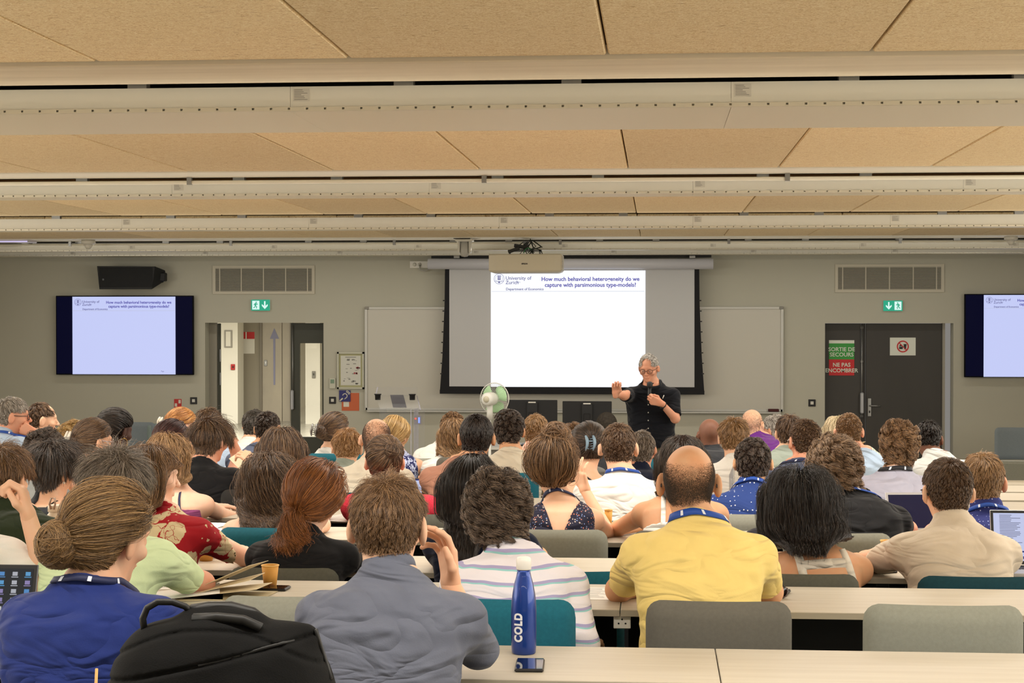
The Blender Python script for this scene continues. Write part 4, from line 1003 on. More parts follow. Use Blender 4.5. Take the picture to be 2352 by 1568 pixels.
def ear(q, s, k=1.):
    R = Matrix.Rotation(s * .55, 3, 'Z') @ Matrix.Rotation(-.16, 3, 'X'); Rn = np.array(R)
    c = (s * .086, -.008, -.004)
    e = ell(q, c, (.009 * k, .020 * k, .033 * k), Rn)
    e = smax(e, -ell(q, (s * .096, .002, .0), (.007, .010 * k, .019 * k), Rn), .005)
    return e
# ---- hand (right hand, palm down, fingers along +y, thumb on -x)
def hand_f(curl, spread=.12, thumb=.5):
    K = [(-.031, .088), (-.0105, .094), (.0105, .091), (.030, .080)]; Ls = [(.040, .024, .019), (.044, .028, .020), (.041, .026, .020), (.033, .020, .018)]
    chains = []
    for i, ((x, y), l) in enumerate(zip(K, Ls)):
        c = curl[i] if isinstance(curl, (list, tuple)) else curl
        a = 0.; p = A(x, y, 0.); sp = (i - 1.5) * spread; ch = [p]
        for j, L_ in enumerate(l):
            a += c * (.75, 1.0, .7)[j]; p = p + L_ * A(math.sin(sp) * math.cos(a), math.cos(sp) * math.cos(a), -math.sin(a)); ch.append(p)
        chains.append(ch)
    th = [A(-.018, .020, -.004), A(-.040 - .01 * (1 - thumb), .048, -.010 - .014 * thumb), A(-.046 - .016 * (1 - thumb) + .012 * thumb, .078, -.014 - .022 * thumb), A(-.044 - .02 * (1 - thumb) + .024 * thumb, .100, -.016 - .028 * thumb)]
    def f(p):
        d = seg(p, (0, -.016, 0), (0, .01, 0), .0235, .022)
        d = np.minimum(d, 1); pal = None
        for (x, y) in K:
            s_ = seg(p, (x * .55, .012, 0), (x, y, 0), .0145, .0118); pal = s_ if pal is None else smin(pal, s_, .014)
        d = smin(d, pal, .02)
        for i, ch in enumerate(chains):
            r = (.0088, .0092, .0088, .0078)[i]
            c = smin(smin(seg(p, ch[0], ch[1], r * 1.08, r * .98), seg(p, ch[1], ch[2], r, r * .92), .003), seg(p, ch[2], ch[3], r * .93, r * .8), .003)
            d = smin(d, c, .0035)
        t = smin(seg(p, th[0], th[1], .015, .0125), seg(p, th[1], th[2], .0115, .0105), .006); t = smin(t, seg(p, th[2], th[3], .0102, .0085), .003)
        return smin(d, t, .008)
    return f
_hand = {}
def hand_mesh(curl, spread, thumb, h):
    k = (str(curl), spread, thumb, h)
    if k not in _hand: _hand[k] = snet(hand_f(curl, spread, thumb), (-.09, -.045, -.10), (.06, .20, .05), h)
    return _hand[k]
_wr = [(rng.normal(size=3) * A(38, 30, 62), rng.uniform(0, 6.28), rng.normal(size=3) * 16) for _ in range(7)]
def wrinkle(p):
    s = 0
    for k, ph, k2 in _wr: s = s + (1 - np.abs(np.sin(p @ k.astype(f32) * .5 + ph + 1.6 * np.sin(p @ k2.astype(f32) * .7 + ph)))) 
    return s / len(_wr) - .36
# ================================================================== PEOPLE
PROF_M = ([-.1, 0, .3, .55, .78, .9, .97, 1.03, 1.10, 1.2], [.165, .168, .150, .162, .175, .165, .140, .098, .066, .055], [.11, .115, .108, .112, .112, .100, .085, .068, .058, .054])
PROF_W = ([-.1, 0, .3, .55, .78, .9, .97, 1.03, 1.10, 1.2], [.170, .172, .128, .140, .150, .140, .115, .078, .053, .047], [.11, .115, .095, .104, .104, .088, .074, .06, .050, .046])
SHZ = []
def basis(yaw, pitch=0., roll=0.):
    """yaw>0 turns the face to the picture's right; pitch>0 looks down; roll>0 tips to the right"""
    return np.array(Matrix.Rotation(-yaw, 3, 'Z') @ Matrix.Rotation(-pitch, 3, 'X') @ Matrix.Rotation(roll, 3, 'Y'))
D2R = math.pi / 180
class Person: pass
def make_person(label, px, top, row=None, Y=None, dy=0., yaw=0., pitch=8., roll=0., byaw=None, bpx=None, nb=(0, -.05, -.152), hs=1.0, sex='m', sw=None, big=1.0,
                skin_c='light', shirt=None, hair=None, arms=None, lean=0., stand=False, ears=1.12, hairt=.012, extra=None, hip=None, group=None, vox=None, sleeve=.62, hipdy=-.24):
    s = Person(); yaw *= D2R; pitch *= D2R; roll *= D2R; byaw = yaw * .35 if byaw is None else byaw * D2R
    if row: Yh = rowY(row) + dy + .02; fz = floorz(row)
    else: Yh = Y; fz = FLOOR_FRONT
    s.vox = vox or (.0070 if Yh < 6.3 else .0095 if Yh < 8.2 else .0118 if Yh < 10.5 else .0138)
    zt = P(px, top, Yh); s.hs = hs
    s.C = zt - A(0, 0, (.115 + hairt) * hs * math.cos(pitch))
    s.Mh = basis(yaw, pitch, roll); s.Mb = basis(byaw)
    nbo = s.Mb @ A(*nb); s.N = s.C + nbo
    if bpx is not None: s.N[0] = P(bpx, top + 60, Yh)[0]
    fw, rt = s.Mb[:, 1], s.Mb[:, 0]
    Hz = fz + .55 if not stand else fz + .95
    if hip is not None: s.H = np.array(hip)
    elif stand: s.H = A(s.N[0], s.N[1] + .02, Hz)
    else: s.H = A(s.N[0] * .98 + .02 * zt[0], min(s.N[1] - .03, rowY(row) + hipdy), Hz)
    s.L = np.linalg.norm(s.N - s.H); s.U = (s.N - s.H) / s.L
    SHZ.append((label, round(zt[2] - fz, 2), round(s.L, 2)))
    s.R = nrm(rt - s.U * (rt @ s.U)); s.Dp = np.cross(s.U, s.R)   # Dp points forward
    if s.Dp @ fw < 0: s.Dp = -s.Dp
    prof = PROF_M if sex == 'm' else PROF_W
    sw = sw or (.168 if sex == 'm' else .142); s.sw = sw; k_ = sw / (.168 if sex == 'm' else .142) * 1.0
    T, Wd, Dd = [np.array(v) for v in prof]; Wd = Wd * np.where(T > 1.0, 1, k_ * big); Dd = Dd * np.where(T > 1.0, 1, big)
    bow = .035 + lean
    HO = A(*s.H)                       # mesh origin
    o = A(s.N[0], s.H[1], fz)
    Hl, Nl, Cl = (s.H - o).astype(f32), (s.N - o).astype(f32), (s.C - o).astype(f32)
    U, R, Dp = s.U.astype(f32), s.R.astype(f32), s.Dp.astype(f32); Mh = s.Mh.astype(f32); L_ = f32(s.L)
    def tloc(p):
        q = p - Hl; t = (q @ U) / L_; tc = np.clip(t, 0, 1)
        x = q @ R; y = q @ Dp + bow * 4 * tc * (1 - tc)
        return x, y, t
    def torso(p, infl=0., tmin=-.1):
        x, y, t = tloc(p); a = np.interp(t, T, Wd).astype(f32) + infl; b = np.interp(t, T, Dd).astype(f32) + infl
        yy = np.where(y > 0, y * .95, y)
        q = (np.abs(x / a) ** 2.4 + np.abs(yy / b) ** 2.4) ** (1 / 2.4)
        d = (q - 1) * np.minimum(a, b) * .92
        return smax(smax(d, (tmin - t) * L_, .03), (t - 1.15) * L_, .02)
    # arms
    sh = {}; arms = arms or {}
    for sd, sg_ in (('L', -1), ('R', 1)):
        S = s.N - s.U * .068 + s.R * sg_ * sw + s.Dp * .01
        dzk = (deskz(row) + .035) if row else None
        ad = arms.get(sd, {})
        if 'e' in ad: E = P(*ad['e'])
        elif stand: E = S + A(sg_ * .06, 0, -.28)
        else:
            ez = max(dzk, S[2] - .27); hl = math.sqrt(max(.30 ** 2 - (S[2] - ez) ** 2, .002))
            dr = nrm(s.Mb @ A(sg_ * (ad.get('out', .25) * .5 - .02), .9, 0)); E = S + dr * hl; E[2] = ez
        Ln = np.linalg.norm(E - S)
        if Ln > .33 or 'e' in ad and Ln < .2: pass
        if 'w' in ad: Wp = P(*ad['w'])
        elif stand: Wp = E + A(0, .05, -.24)
        else:
            dr = nrm(s.Mb @ A(-sg_ * ad.get('in_', .6), .8, 0)); Wp = E + dr * .235; Wp[2] = dzk - .005
        hd = nrm(np.array(ad['hd'])) if 'hd' in ad else nrm(Wp - E); pn = nrm(np.array(ad['pn'])) if 'pn' in ad else A(0, 0, -1)
        sh[sd] = dict(S=(S - o).astype(f32), E=(E - o).astype(f32), W=(Wp - o).astype(f32), hd=hd, pn=pn, curl=ad.get('curl', .35), sp=ad.get('sp', .1), th=ad.get('th', .5))
    ra = (.050, .041, .038, .026) if sex == 'm' else (.043, .034, .032, .023)
    s.sh = sh
    def armf(p, infl=(0, 0, 0, 0), lo_=True):
        d = None
        for sd in 'LR':
            a = sh[sd]
            u = smin(seg(p, a['S'], a['E'], ra[0] + infl[0], ra[1] + infl[1]), ell(p, a['S'], (ra[0] * 1.18 + infl[0],) * 3), .02)
            if lo_: u = smin(u, seg(p, a['E'], a['W'], ra[2] + infl[2], ra[3] + infl[3]), .02)
            d = u if d is None else np.minimum(d, u)
        return d
    neck_top = (s.C + s.Mh @ A(0, -.022, -.045) - o).astype(f32); rn = (.060, .055) if sex == 'm' else (.050, .047)
    def hq(p): return ((p - Cl) @ Mh) / f32(hs)
    def neckf(p, i=0.): return seg(p, Nl - U * .03, neck_top, rn[0] + i, rn[1] + i)
    def headn(p): return smin(head_core(hq(p)) * hs, neckf(p), .028)
    tmn = .45 if (shirt and shirt.get('cut') is None) else -.02
    def skin_f(p):
        q = hq(p); d = head_full(q) * hs
        if ears:
            for sg_ in (-1, 1): d = smin(d, ear(q, sg_, ears) * hs, .006)
        d = smin(d, neckf(p), .028); tb = smin(torso(p, 0, tmn), armf(p), .035)
        return smin(d, tb, .03)
    s.skin_f = skin_f
    pts = np.array([Hl, Nl] + [sh[a][b] for a in 'LR' for b in 'SEW'] + [Cl]); lo = pts.min(0) - .20; hi = pts.max(0) + .20
    lo[2] = max(lo[2], Hl[2] - .06)
    e = empty('person', o, label, 'person', group)
    s.e = e
    V, Q = snet(skin_f, lo, hi, s.vox)
    for sd in 'LR':
        a = sh[sd]; hv, hq_ = hand_mesh(a['curl'], a['sp'], a['th'], .0042 if Yh < 9 or stand else .007)
        y_ = a['hd']; z_ = -a['pn']; z_ = nrm(z_ - y_ * (z_ @ y_)); x_ = np.cross(y_, z_); Rm = np.stack([x_, y_, z_], 1)
        v = hv * (1.0 if sex == 'm' else .9); 
        if sd == 'L': v = v * A(-1, 1, 1); qf = hq_[:, ::-1]
        else: qf = hq_
        v = v @ Rm.T + a['W']; Q = np.concatenate([Q, qf + len(V)]); V = np.concatenate([V, v])
    body = mesh_np('body', V, Q, SKIN[skin_c], e)
    # trousers and shoes
    if not stand:
        legs(e, s, o, fz, Hl, (shirt or {}).get('legs', 'dark'))
    # shirt
    if shirt:
        st = shirt.get('type', 'tee'); inf = shirt.get('loose', .012); wr = shirt.get('wr', .006); nk = shirt.get('neck', .0); sl = shirt.get('sleeve', sleeve)
        cut = shirt.get('cut')
        collar = shirt.get('collar')
        nn = nrm(s.U + (.62 if not collar else .38) * s.Dp).astype(f32); Np = (Nl + U * f32((.036 if not collar else .052) + nk) - Dp * f32(.03)).astype(f32)
        def shirt_f(p):
            x, y, t = tloc(p)
            d = torso(p, inf, -.02)
            if sl > 0:
                for sd in 'LR':
                    a = sh[sd]; S, E, Wp = a['S'], a['E'], a['W']
                    if sl <= 1:
                        Ee = S + (E - S) * f32(sl); dr = (E - S) / np.linalg.norm(E - S)
                        u = seg(p, S, E, ra[0] + .013, ra[1] + .016); u = smax(u, (p - Ee) @ dr, .004)
                    else:
                        u = seg(p, S, E, ra[0] + .012, ra[1] + .010); k = min(1., sl - 1); Ee = E + (Wp - E) * f32(k)
                        u = smin(u, seg(p, E, Ee, ra[2] + .010, ra[3] + .012), .02)
                    d = smin(d, smin(u, ell(p, S, (ra[0] * 1.1 + .012,) * 3), .02), .035)
            d = smin(d, neckf(p, .006) + .004, .03) if nk >= 0 else d
            if wr: d = d - wrinkle(p) * wr
            d = smax(d, (p - Np) @ nn, .004)
            if collar:
                ax = p - Nl; hgt = ax @ nn
                c = seg(p, Nl - U * .02, Nl + (neck_top - Nl) * f32(.48), rn[0] + .013, rn[1] + .014); c = smax(c, (ax @ nn) - collar - .030, .004)
                d = smin(d, c, .008)
            if cut is not None: d = np.maximum(d, cut(x, (t - 1) * L_, y))
            return d
        lo2 = pts[:-1].min(0) - .21; hi2 = pts[:-1].max(0) + .15; lo2[2] = max(lo2[2], Hl[2] - .06)
        V, Q = snet(shirt_f, lo2, hi2, s.vox)
        so = mesh_np(shirt.get('name', 'shirt'), V, Q, shirt['mat'], e)
        s.shirt_f = shirt_f
        s.so = so
    else: s.shirt_f = lambda p: np.full(len(p), 9., f32); s.so = body
    s.o = o; s.hq = hq; s.headn = headn; s.Cl = Cl; s.Nl = Nl; s.Yh = Yh; s.neckf = neckf; s.rn = rn; s.neck_top = neck_top; s.body = body
    if hair: make_hair(s, **hair)
    if extra:
        for fn, kw in extra: fn(s, **kw)
    return s

SKIN = {'light': skin('light', (222, 184, 156)), 'pale': skin('pale', (230, 196, 174)), 'tan': skin('tan', (206, 162, 126)), 'ruddy': skin('ruddy', (212, 160, 134)),
        'olive': skin('olive', (206, 164, 126)), 'brown': skin('brown', (114, 82, 66)), 'dark': skin('dark', (72, 50, 42))}
TROU = {'dark': cloth('navy_trousers', (36, 40, 54)), 'black': cloth('black_trousers', (24, 24, 26)), 'khaki': cloth('khaki_trousers', (150, 134, 104)), 'jean': cloth('blue_jeans', (58, 78, 112))}
m_shoe = M('dark_shoe', (34, 30, 28), .5); _leg = {}
def legs(e, s, o, fz, Hl, c):
    def f(p):
        d = None
        for sg_ in (-1, 1):
            k = (sg_ * .13, .44, -.02); u = smin(seg(p, (sg_ * .08, 0, .0), k, .085, .062), seg(p, k, (sg_ * .13, .42, -.42), .058, .048), .03); d = u if d is None else smin(d, u, .02)
        return smin(d, ell(p, (0, -.01, .0), (.165, .12, .10)), .05)
    if 'm' not in _leg:
        _leg['m'] = snet(f, (-.25, -.2, -.48), (.25, .56, .14), .022)
        _leg['s'] = snet(lambda p: np.maximum(ell(p, (0, .05, .0), (.045, .14, .075)), -p[:, 2]), (-.06, -.1, -.01), (.06, .2, .09), .014)
    if c not in _leg:
        ob = mesh_np('trousers', _leg['m'][0], _leg['m'][1], TROU[c], e); _leg[c] = ob.data
    else: ob = link(bpy.data.objects.new('trousers', _leg[c]), e)
    kk = (Hl[2] - .02) / .50
    ob.location = tuple(float(v) for v in (Hl[0], Hl[1], Hl[2] - .04)); ob.rotation_euler = (0, 0, math.atan2(-s.Mb[0, 1], s.Mb[1, 1]) * .5)
    for sg_ in (-1, 1):
        if 'sd' not in _leg: q = mesh_np('shoe', _leg['s'][0], _leg['s'][1], m_shoe, e); _leg['sd'] = q.data
        else: q = link(bpy.data.objects.new('shoe', _leg['sd']), e)
        q.location = (float(Hl[0]) + sg_ * .13, float(Hl[1]) + .42, .0)

# ------------------------------------------------------------------ hair
def zmin_of(y, nape=-.085, front=.078):
    return np.interp(y, [-.12, -.05, -.03, -.012, .018, .045, .066, .088, .12], [nape, nape + .008, -.050, .024, .034, .036, .052, front, .3])
def make_hair(s, style='short', mat=None, L=.035, n=None, t=.008, nape=-.072, front=.078, curl=0., turns=2., vol=.02, zend=None, tie=None, bun=None, bald=None,
              part=None, wave=.005, clumps=None, lift=.35, rad=None, frizz=.15, spread=1., side=0., bunr=.04, tailL=.22, name=None, cover=1.0, whorl=(0.01, -.055), fwd=0.):
    Mh = s.Mh.astype(f32); Cl = s.Cl; hs = s.hs; near = s.Yh
    m = HAIR[mat] if isinstance(mat, str) else mat
    px_m = near / F_PX
    if n is None: n = int((16000 if near < 6.3 else 9500 if near < 8.4 else 5200 if near < 10.5 else 3200) * {'buzz': .9, 'short': 1., 'curly': 1., 'long': 1.15, 'bob': 1.2, 'bun': 1.1, 'pony': 1.2}.get(style, 1))
    rad = rad or max(.00032, px_m * (.38 if style != 'buzz' else .25)) * (1.0 if style != 'buzz' else .6)
    def toW(q): return (q * hs) @ Mh.T + Cl
    headq = lambda q: s.headn(toW(q))
    # ---- cap
    ext = []
    lng = style in ('long', 'bob')
    if lng:
        ze = zend; bk = Cl + Mh @ np.array([0, -.04, -.02], f32)
        zz = f32(ze - s.o[2])
        low = np.array([Cl[0], (s.Nl[1] + Cl[1]) / 2 - .06, zz + .05], f32)
        R0 = .072 * spread + vol * .3
        ext.append(lambda p: seg(p * np.array([1, 1.15, 1], f32), bk * np.array([1, 1.15, 1], f32), low * np.array([1, 1.15, 1], f32), R0, R0 * .8))
    bc = None
    if bun is not None:
        bc = toW(np.array([bun], f32))[0]; ext.append(lambda p: ell(p, bc, (bunr, bunr, bunr * .9)))
    def cap(p):
        q = s.hq(p); msk = (zmin_of(q[:, 1], nape, front) - q[:, 2]) * hs
        if bald is not None:
            bx, by, bz, br = bald; msk = np.maximum(msk, br * hs - np.linalg.norm(q - np.array([bx, by, bz], f32), axis=1) * hs)
        tt = t * np.interp(q[:, 2], [-.09, -.03, .03, .07], [.15, .4, .8, 1.]).astype(f32) if style in ('short', 'curly') else t
        d = smax(s.headn(p) - tt * hs, msk, .006)
        for f in ext:
            ef = f(p)
            if lng: ef = np.maximum(ef, (q[:, 1] - .03) * hs)
            d = smin(d, ef, .02)
        return d
    ctr = np.vstack([Cl - .16, Cl + .16] + ([np.array([Cl - .18, [Cl[0] + .18, Cl[1] + .18, Cl[2]]]).reshape(-1, 3)] if lng else []) + ([bc[None] - .07, bc[None] + .07] if bc is not None else []))
    lo, hi = ctr.min(0), ctr.max(0)
    if lng: lo = np.minimum(lo, [Cl[0] - .2, s.Nl[1] - .2, zend - s.o[2] - .05]); 
    hobj = None
    if style != 'buzz' or t > .002:
        V, Q = snet(cap, lo, hi, max(s.vox, .0075))
        if len(V): hobj = mesh_np('hair', V, Q, CAPM[mat], s.e)
    # ---- roots
    r_ = np.random.default_rng(int(abs(s.C[0]) * 1e4) % 99991)
    if lng and part is None: whorl = (whorl[0], .015)
    need = n; roots = []
    while need > 0:
        d = r_.normal(size=(n * 3, 3)).astype(f32); d /= np.linalg.norm(d, axis=1, keepdims=True)
        d = d[d[:, 2] > -.85]
        a = np.full(len(d), .04, f32); b = np.full(len(d), .17, f32)
        for _ in range(11):
            mid = (a + b) / 2; v = headq(d * mid[:, None]); a = np.where(v < 0, mid, a); b = np.where(v < 0, b, mid)
        q = d * a[:, None]; ok = (q[:, 2] > zmin_of(q[:, 1], nape, front) + r_.normal(size=len(q)) * .003) & (a < .165)
        if bald is not None:
            bx, by, bz, br = bald; dd = np.linalg.norm(q - np.array([bx, by, bz], f32), axis=1); ok &= dd > br * (r_.uniform(.72, 1.25, len(q)) if style == 'buzz' else r_.uniform(.85, 1.12, len(q)))
        q = q[ok][:need]; roots.append(q); need -= len(q)
        if len(q) == 0: break
    q = np.concatenate(roots); n = len(q)
    def fw(p): return s.headn(p)
    eye3 = np.eye(3, dtype=f32)
    def grad(f, p, e=.004):
        v = f(p); g = np.stack([f(p + eye3[i] * e) - v for i in range(3)], 1); return g / (np.linalg.norm(g, axis=1, keepdims=True) + 1e-9), v
    W = toW(q).astype(f32); nrmW, _ = grad(fw, W)
    cw = np.array([whorl[0], whorl[1], .11], f32); Tq = q - cw
    Tq += np.array([side, fwd, 0], f32) * .12
    Tw = Tq @ Mh.T; Tw = Tw - nrmW * (Tw * nrmW).sum(1, keepdims=True); Tw /= np.linalg.norm(Tw, axis=1, keepdims=True) + 1e-6
    g = np.array([0, 0, -1], f32); rnd = r_.normal(size=(n, 3)).astype(f32)
    wd_ = np.linalg.norm(q[:, :2] - np.array(whorl, f32), axis=1); mix = np.clip(1 - wd_ / .035, 0, 1)[:, None] * (q[:, 2:3] > .05)
    Tw = Tw * (1 - mix) + (rnd * .5 + Mh[:, 0][None] * .8) * mix; Tw /= np.linalg.norm(Tw, axis=1, keepdims=True) + 1e-6
    # clump guides: index of a nearby guide strand
    K = clumps or max(40, n // (48 if curl else 14)); gi = r_.choice(n, K, replace=False)
    best = np.zeros(n, int)
    for k in range(0, n, 4000): best[k:k + 4000] = ((W[k:k + 4000, None] - W[gi][None]) ** 2).sum(2).argmin(1)
    crnd = r_.normal(size=(K, 3)).astype(f32)[best]; cph = r_.uniform(0, 6.28, K)[best]
    R2 = np.array(rnd) * frizz * 1.1 + crnd * frizz * 1.3
    if style in ('buzz', 'short', 'curly'):
        S = 3 if style == 'buzz' else 6 if style == 'short' else 11
        tz = np.interp(q[:, 2], [-.09, -.03, .03, .07], [.15, .4, .8, 1.]).astype(f32)
        ln = (L * (1 + .25 * r_.normal(size=n)).clip(.5, 1.5)).astype(f32)
        if style == 'short': # shorter towards nape and ears
            ln *= np.interp(q[:, 2], [-.09, -.03, .035, .06, .1], [.12 * cover, .24 * cover, .48, .9, 1.15]) * cover
        d = Tw + nrmW * lift + R2; d /= np.linalg.norm(d, axis=1, keepdims=True)
        pts = [W - nrmW * .001]; p = W.copy()
        for i in range(1, S):
            p = p + d * (ln / (S - 1))[:, None]
            if style != 'buzz':
                gn, v = grad(fw, p); off = tz * (t + vol * .5 * i / S * np.abs(crnd[:, 0] % 1)) + .0012
                p = p + gn * np.maximum(off - v, 0)[:, None]
                d = d * 1 + g * .12 - gn * .16 + (Tw * .1); d /= np.linalg.norm(d, axis=1, keepdims=True)
            pts.append(p.copy())
        Pn = np.stack(pts, 1)
        if curl:
            uu = np.linspace(0, 1, S, dtype=f32)[None]; a1 = np.cross(d, nrmW); a1 /= np.linalg.norm(a1, axis=1, keepdims=True) + 1e-6
            ang = cph[:, None] + uu * 6.28 * turns * (1 + .03 * rnd[:, :1]); am = curl * np.minimum(uu * 3, 1) * (1 + .3 * crnd[:, 1:2])
            Pn = Pn + a1[:, None] * (np.cos(ang) * am)[..., None] + nrmW[:, None] * ((np.sin(ang) + .8) * am)[..., None]
        if style != 'buzz':
            G = Pn[gi][best]; u = np.linspace(0, 1, S, dtype=f32)[None, :, None] ** 1.2
            cs_ = .78 if curl else .42; Pn = Pn * (1 - cs_ * u) + G * (cs_ * u)
    elif lng:
        S = 20; coll = lambda p: np.minimum(s.skin_f(p), s.shirt_f(p) - .001)
        zw = zend - s.o[2]
        x_ = q[:, 0] if part is None else q[:, 0] - part
        lat = np.sign(x_ + 1e-4)
        d = Tw * .6 + nrmW * .02 + (lat[:, None] * Mh[:, 0][None]) * (.5 if part is not None else .05) - Mh[:, 1][None] * .30 + R2 * .5; d /= np.linalg.norm(d, axis=1, keepdims=True)
        ln = np.maximum((W[:, 2] - zw), .03) * 1.32 + (.02 * r_.normal(size=n)) + np.maximum(q[:, 2], 0) * .55
        p = W.copy(); pts = [W - nrmW * .001]; off = (t + .002 + vol * r_.uniform(0, 1, n) ** .8).astype(f32)
        for i in range(1, S):
            go = (p[:, 2] > zw + .012 * rnd[:, 2]).astype(f32); p = p + d * (go * ln / (S - 1))[:, None]; gn, v = grad(coll, p, .006)
            lim = off * min(1, i / 4)
            p = p + gn * np.clip(lim - v, 0, .03)[:, None]
            hit = ((v < lim + .004) & (s.hq(p)[:, 2] < -.06))[:, None]; d = d * .55 + g * .75 - np.where((v > lim)[:, None], gn, 0) * .10 + R2 * .04; d = np.where(hit, d - gn * np.minimum((d * gn).sum(1, keepdims=True), 0) - s.Mb[:, 1].astype(f32)[None] * .8, d); d /= np.linalg.norm(d, axis=1, keepdims=True)
            ql = s.hq(p); d = d - Mh[:, 0][None] * (np.sign(ql[:, :1]) * np.clip(np.abs(ql[:, :1]) - .05, 0, .1) * 8 * (ql[:, 2:3] < -.08)); fr = np.clip(ql[:, 1] - .01, 0, .1) * (ql[:, 2] < .05) ; p = p - (fr * .5)[:, None] * Mh[:, 1][None]
            pts.append(p.copy())
        Pn = np.stack(pts, 1)
        uu = np.linspace(0, 1, S, dtype=f32)[None]; ang = cph[:, None] + uu * 6.28 * turns * (1 + .1 * rnd[:, :1]); am = (wave * np.minimum(uu * 2.5, 1)) * (1 + .3 * crnd[:, 1:2])
        Pn = Pn + np.array([1, 0, 0], f32) * (np.cos(ang) * am)[..., None] + np.array([0, 1, 0], f32) * (np.sin(ang) * am)[..., None]
        G = Pn[gi][best]; u = np.linspace(0, 1, S, dtype=f32)[None, :, None]; cl_ = .5
        Pn = Pn * (1 - cl_ * u) + G * (cl_ * u)
    else:  # bun, pony: combed to a tie point
        S1 = 9; tq = np.array(tie, f32); Tt = toW(tq[None])[0]
        pts = []
        for i in range(S1):
            u = i / (S1 - 1); p = W * (1 - u) + Tt * u
            gn, v = grad(fw, p, .006); off = (t + .0015 + vol * np.sin(math.pi * min(u * 1.1, 1)) * (.4 + .6 * np.abs(np.sin(cph * 3 + crnd[:, 0]))))
            p = p + gn * np.maximum(off - v, 0)[:, None]
            p = p + R2 * .012 * math.sin(math.pi * u) * frizz * 4; pts.append(p.astype(f32))
        if style == 'bun':
            a1 = r_.normal(size=(K, 3))[best] * .55 + nrm(np.array(s.Mh @ A(0, -1, .2)))[None]; a1 /= np.linalg.norm(a1, axis=1, keepdims=True)
            b1 = np.cross(a1, np.array([.3, .5, 1.])); b1 /= np.linalg.norm(b1, axis=1, keepdims=True); b2_ = np.cross(a1, b1)
            S2 = 11; rr = bunr * (.82 + .3 * r_.random(K)[best]) * (1 + .04 * rnd[:, 0]); hgt = (r_.uniform(-.6, .6, K)[best])[:, None] * bunr * a1
            for i in range(S2):
                ang = cph + 6.28 * .75 * i / S2 * (1 + .3 * crnd[:, 2]); k = np.sqrt(np.maximum(1 - (hgt / bunr * 1.0 ** 2 * (hgt / bunr)).sum(1), .2))
                p = bc + hgt + (b1 * np.cos(ang)[:, None] + b2_ * np.sin(ang)[:, None]) * (rr * k)[:, None]; p = p + rnd * .0015
                if i == 0: p = (p + Tt) / 2
                pts.append(p.astype(f32))
        else:
            coll = lambda p: np.minimum(s.skin_f(p), s.shirt_f(p) - .001)
            S2 = 10; d = (s.Mh @ A(0, -1, -.35))[None] + R2 * 1.2 * spread + rnd * .15; d /= np.linalg.norm(d, axis=1, keepdims=True)
            p = np.repeat(Tt[None], n, 0) + rnd * .006; ln = tailL * (1 + .2 * crnd[:, 1]).clip(.5, 1.4)
            for i in range(S2):
                p = p + d * (ln / S2)[:, None]; gn, v = grad(coll, p.astype(f32), .006); p = p + gn * np.clip(.006 + .02 * (np.abs(crnd[:, 0]) % 1) - v, 0, .03)[:, None]
                d = d * .6 + g * .5 + R2 * .06; d /= np.linalg.norm(d, axis=1, keepdims=True); ang = cph + i * turns
                pts.append((p + np.stack([np.cos(ang), np.sin(ang), 0 * ang], 1) * wave * min(1, i / 3)).astype(f32))
        Pn = np.stack(pts, 1)
    n, S = Pn.shape[:2]
    cu = bpy.data.hair_curves.new('strands'); cu.add_curves([S] * n)
    cu.attributes['position'].data.foreach_set('vector', np.ascontiguousarray(Pn.reshape(-1, 3), dtype=f32).ravel())
    ra_ = cu.attributes.get('radius') or cu.attributes.new('radius', 'FLOAT', 'POINT')
    rv = np.repeat(np.linspace(1, .55, S)[None], n, 0) * rad; ra_.data.foreach_set('value', rv.astype(f32).ravel())
    cu.materials.append(m); ob = bpy.data.objects.new('strands' if hobj else 'stubble', cu); ob['kind'] = 'stuff'; link(ob, hobj or s.e)
    s.hair = hobj

def HM(name, col, col2=None, rough=.36):
    HAIR[name] = hair_mat(name, col, col2, rough); CAPM[name] = M('scalp_hair_' + name, tuple(int(v * .92) for v in col), 1., spec=0., noise=(60, tuple(int(v * .6) for v in col), .3))
HAIR = {}; CAPM = {}
HM('darkbrown', (78, 58, 44), (142, 112, 82)); HM('brown', (108, 80, 55), (176, 138, 98)); HM('black', (30, 24, 22), (66, 56, 50)); HM('softblack', (50, 41, 35), (110, 92, 78))
HM('lightbrown', (132, 100, 66), (190, 152, 108)); HM('sandy', (160, 118, 76), (214, 174, 124)); HM('blond', (176, 140, 86), (228, 198, 142)); HM('auburn', (124, 74, 36), (186, 122, 66))
HM('ginger', (182, 122, 66), (222, 170, 104)); HM('greybrown', (104, 92, 80), (172, 158, 142)); HM('grey', (136, 128, 118), (196, 188, 178)); HM('silver', (176, 170, 162), (220, 216, 210))
HM('maroon', (58, 34, 34), (96, 60, 56)); HM('ashbrown', (112, 88, 66), (176, 146, 114)); HM('stubble', (94, 78, 68), (120, 102, 90)); HM('bunbrown', (116, 84, 44), (196, 154, 88)); HM('paleblond', (206, 186, 146), (236, 222, 190))
HM('ashgold', (112, 85, 54), (184, 146, 96)); HM('bigcurl', (72, 57, 46), (150, 126, 104)); HM('stubdark', (74, 62, 54), (104, 90, 78)); HM('coil', (66, 61, 55), (100, 92, 84))

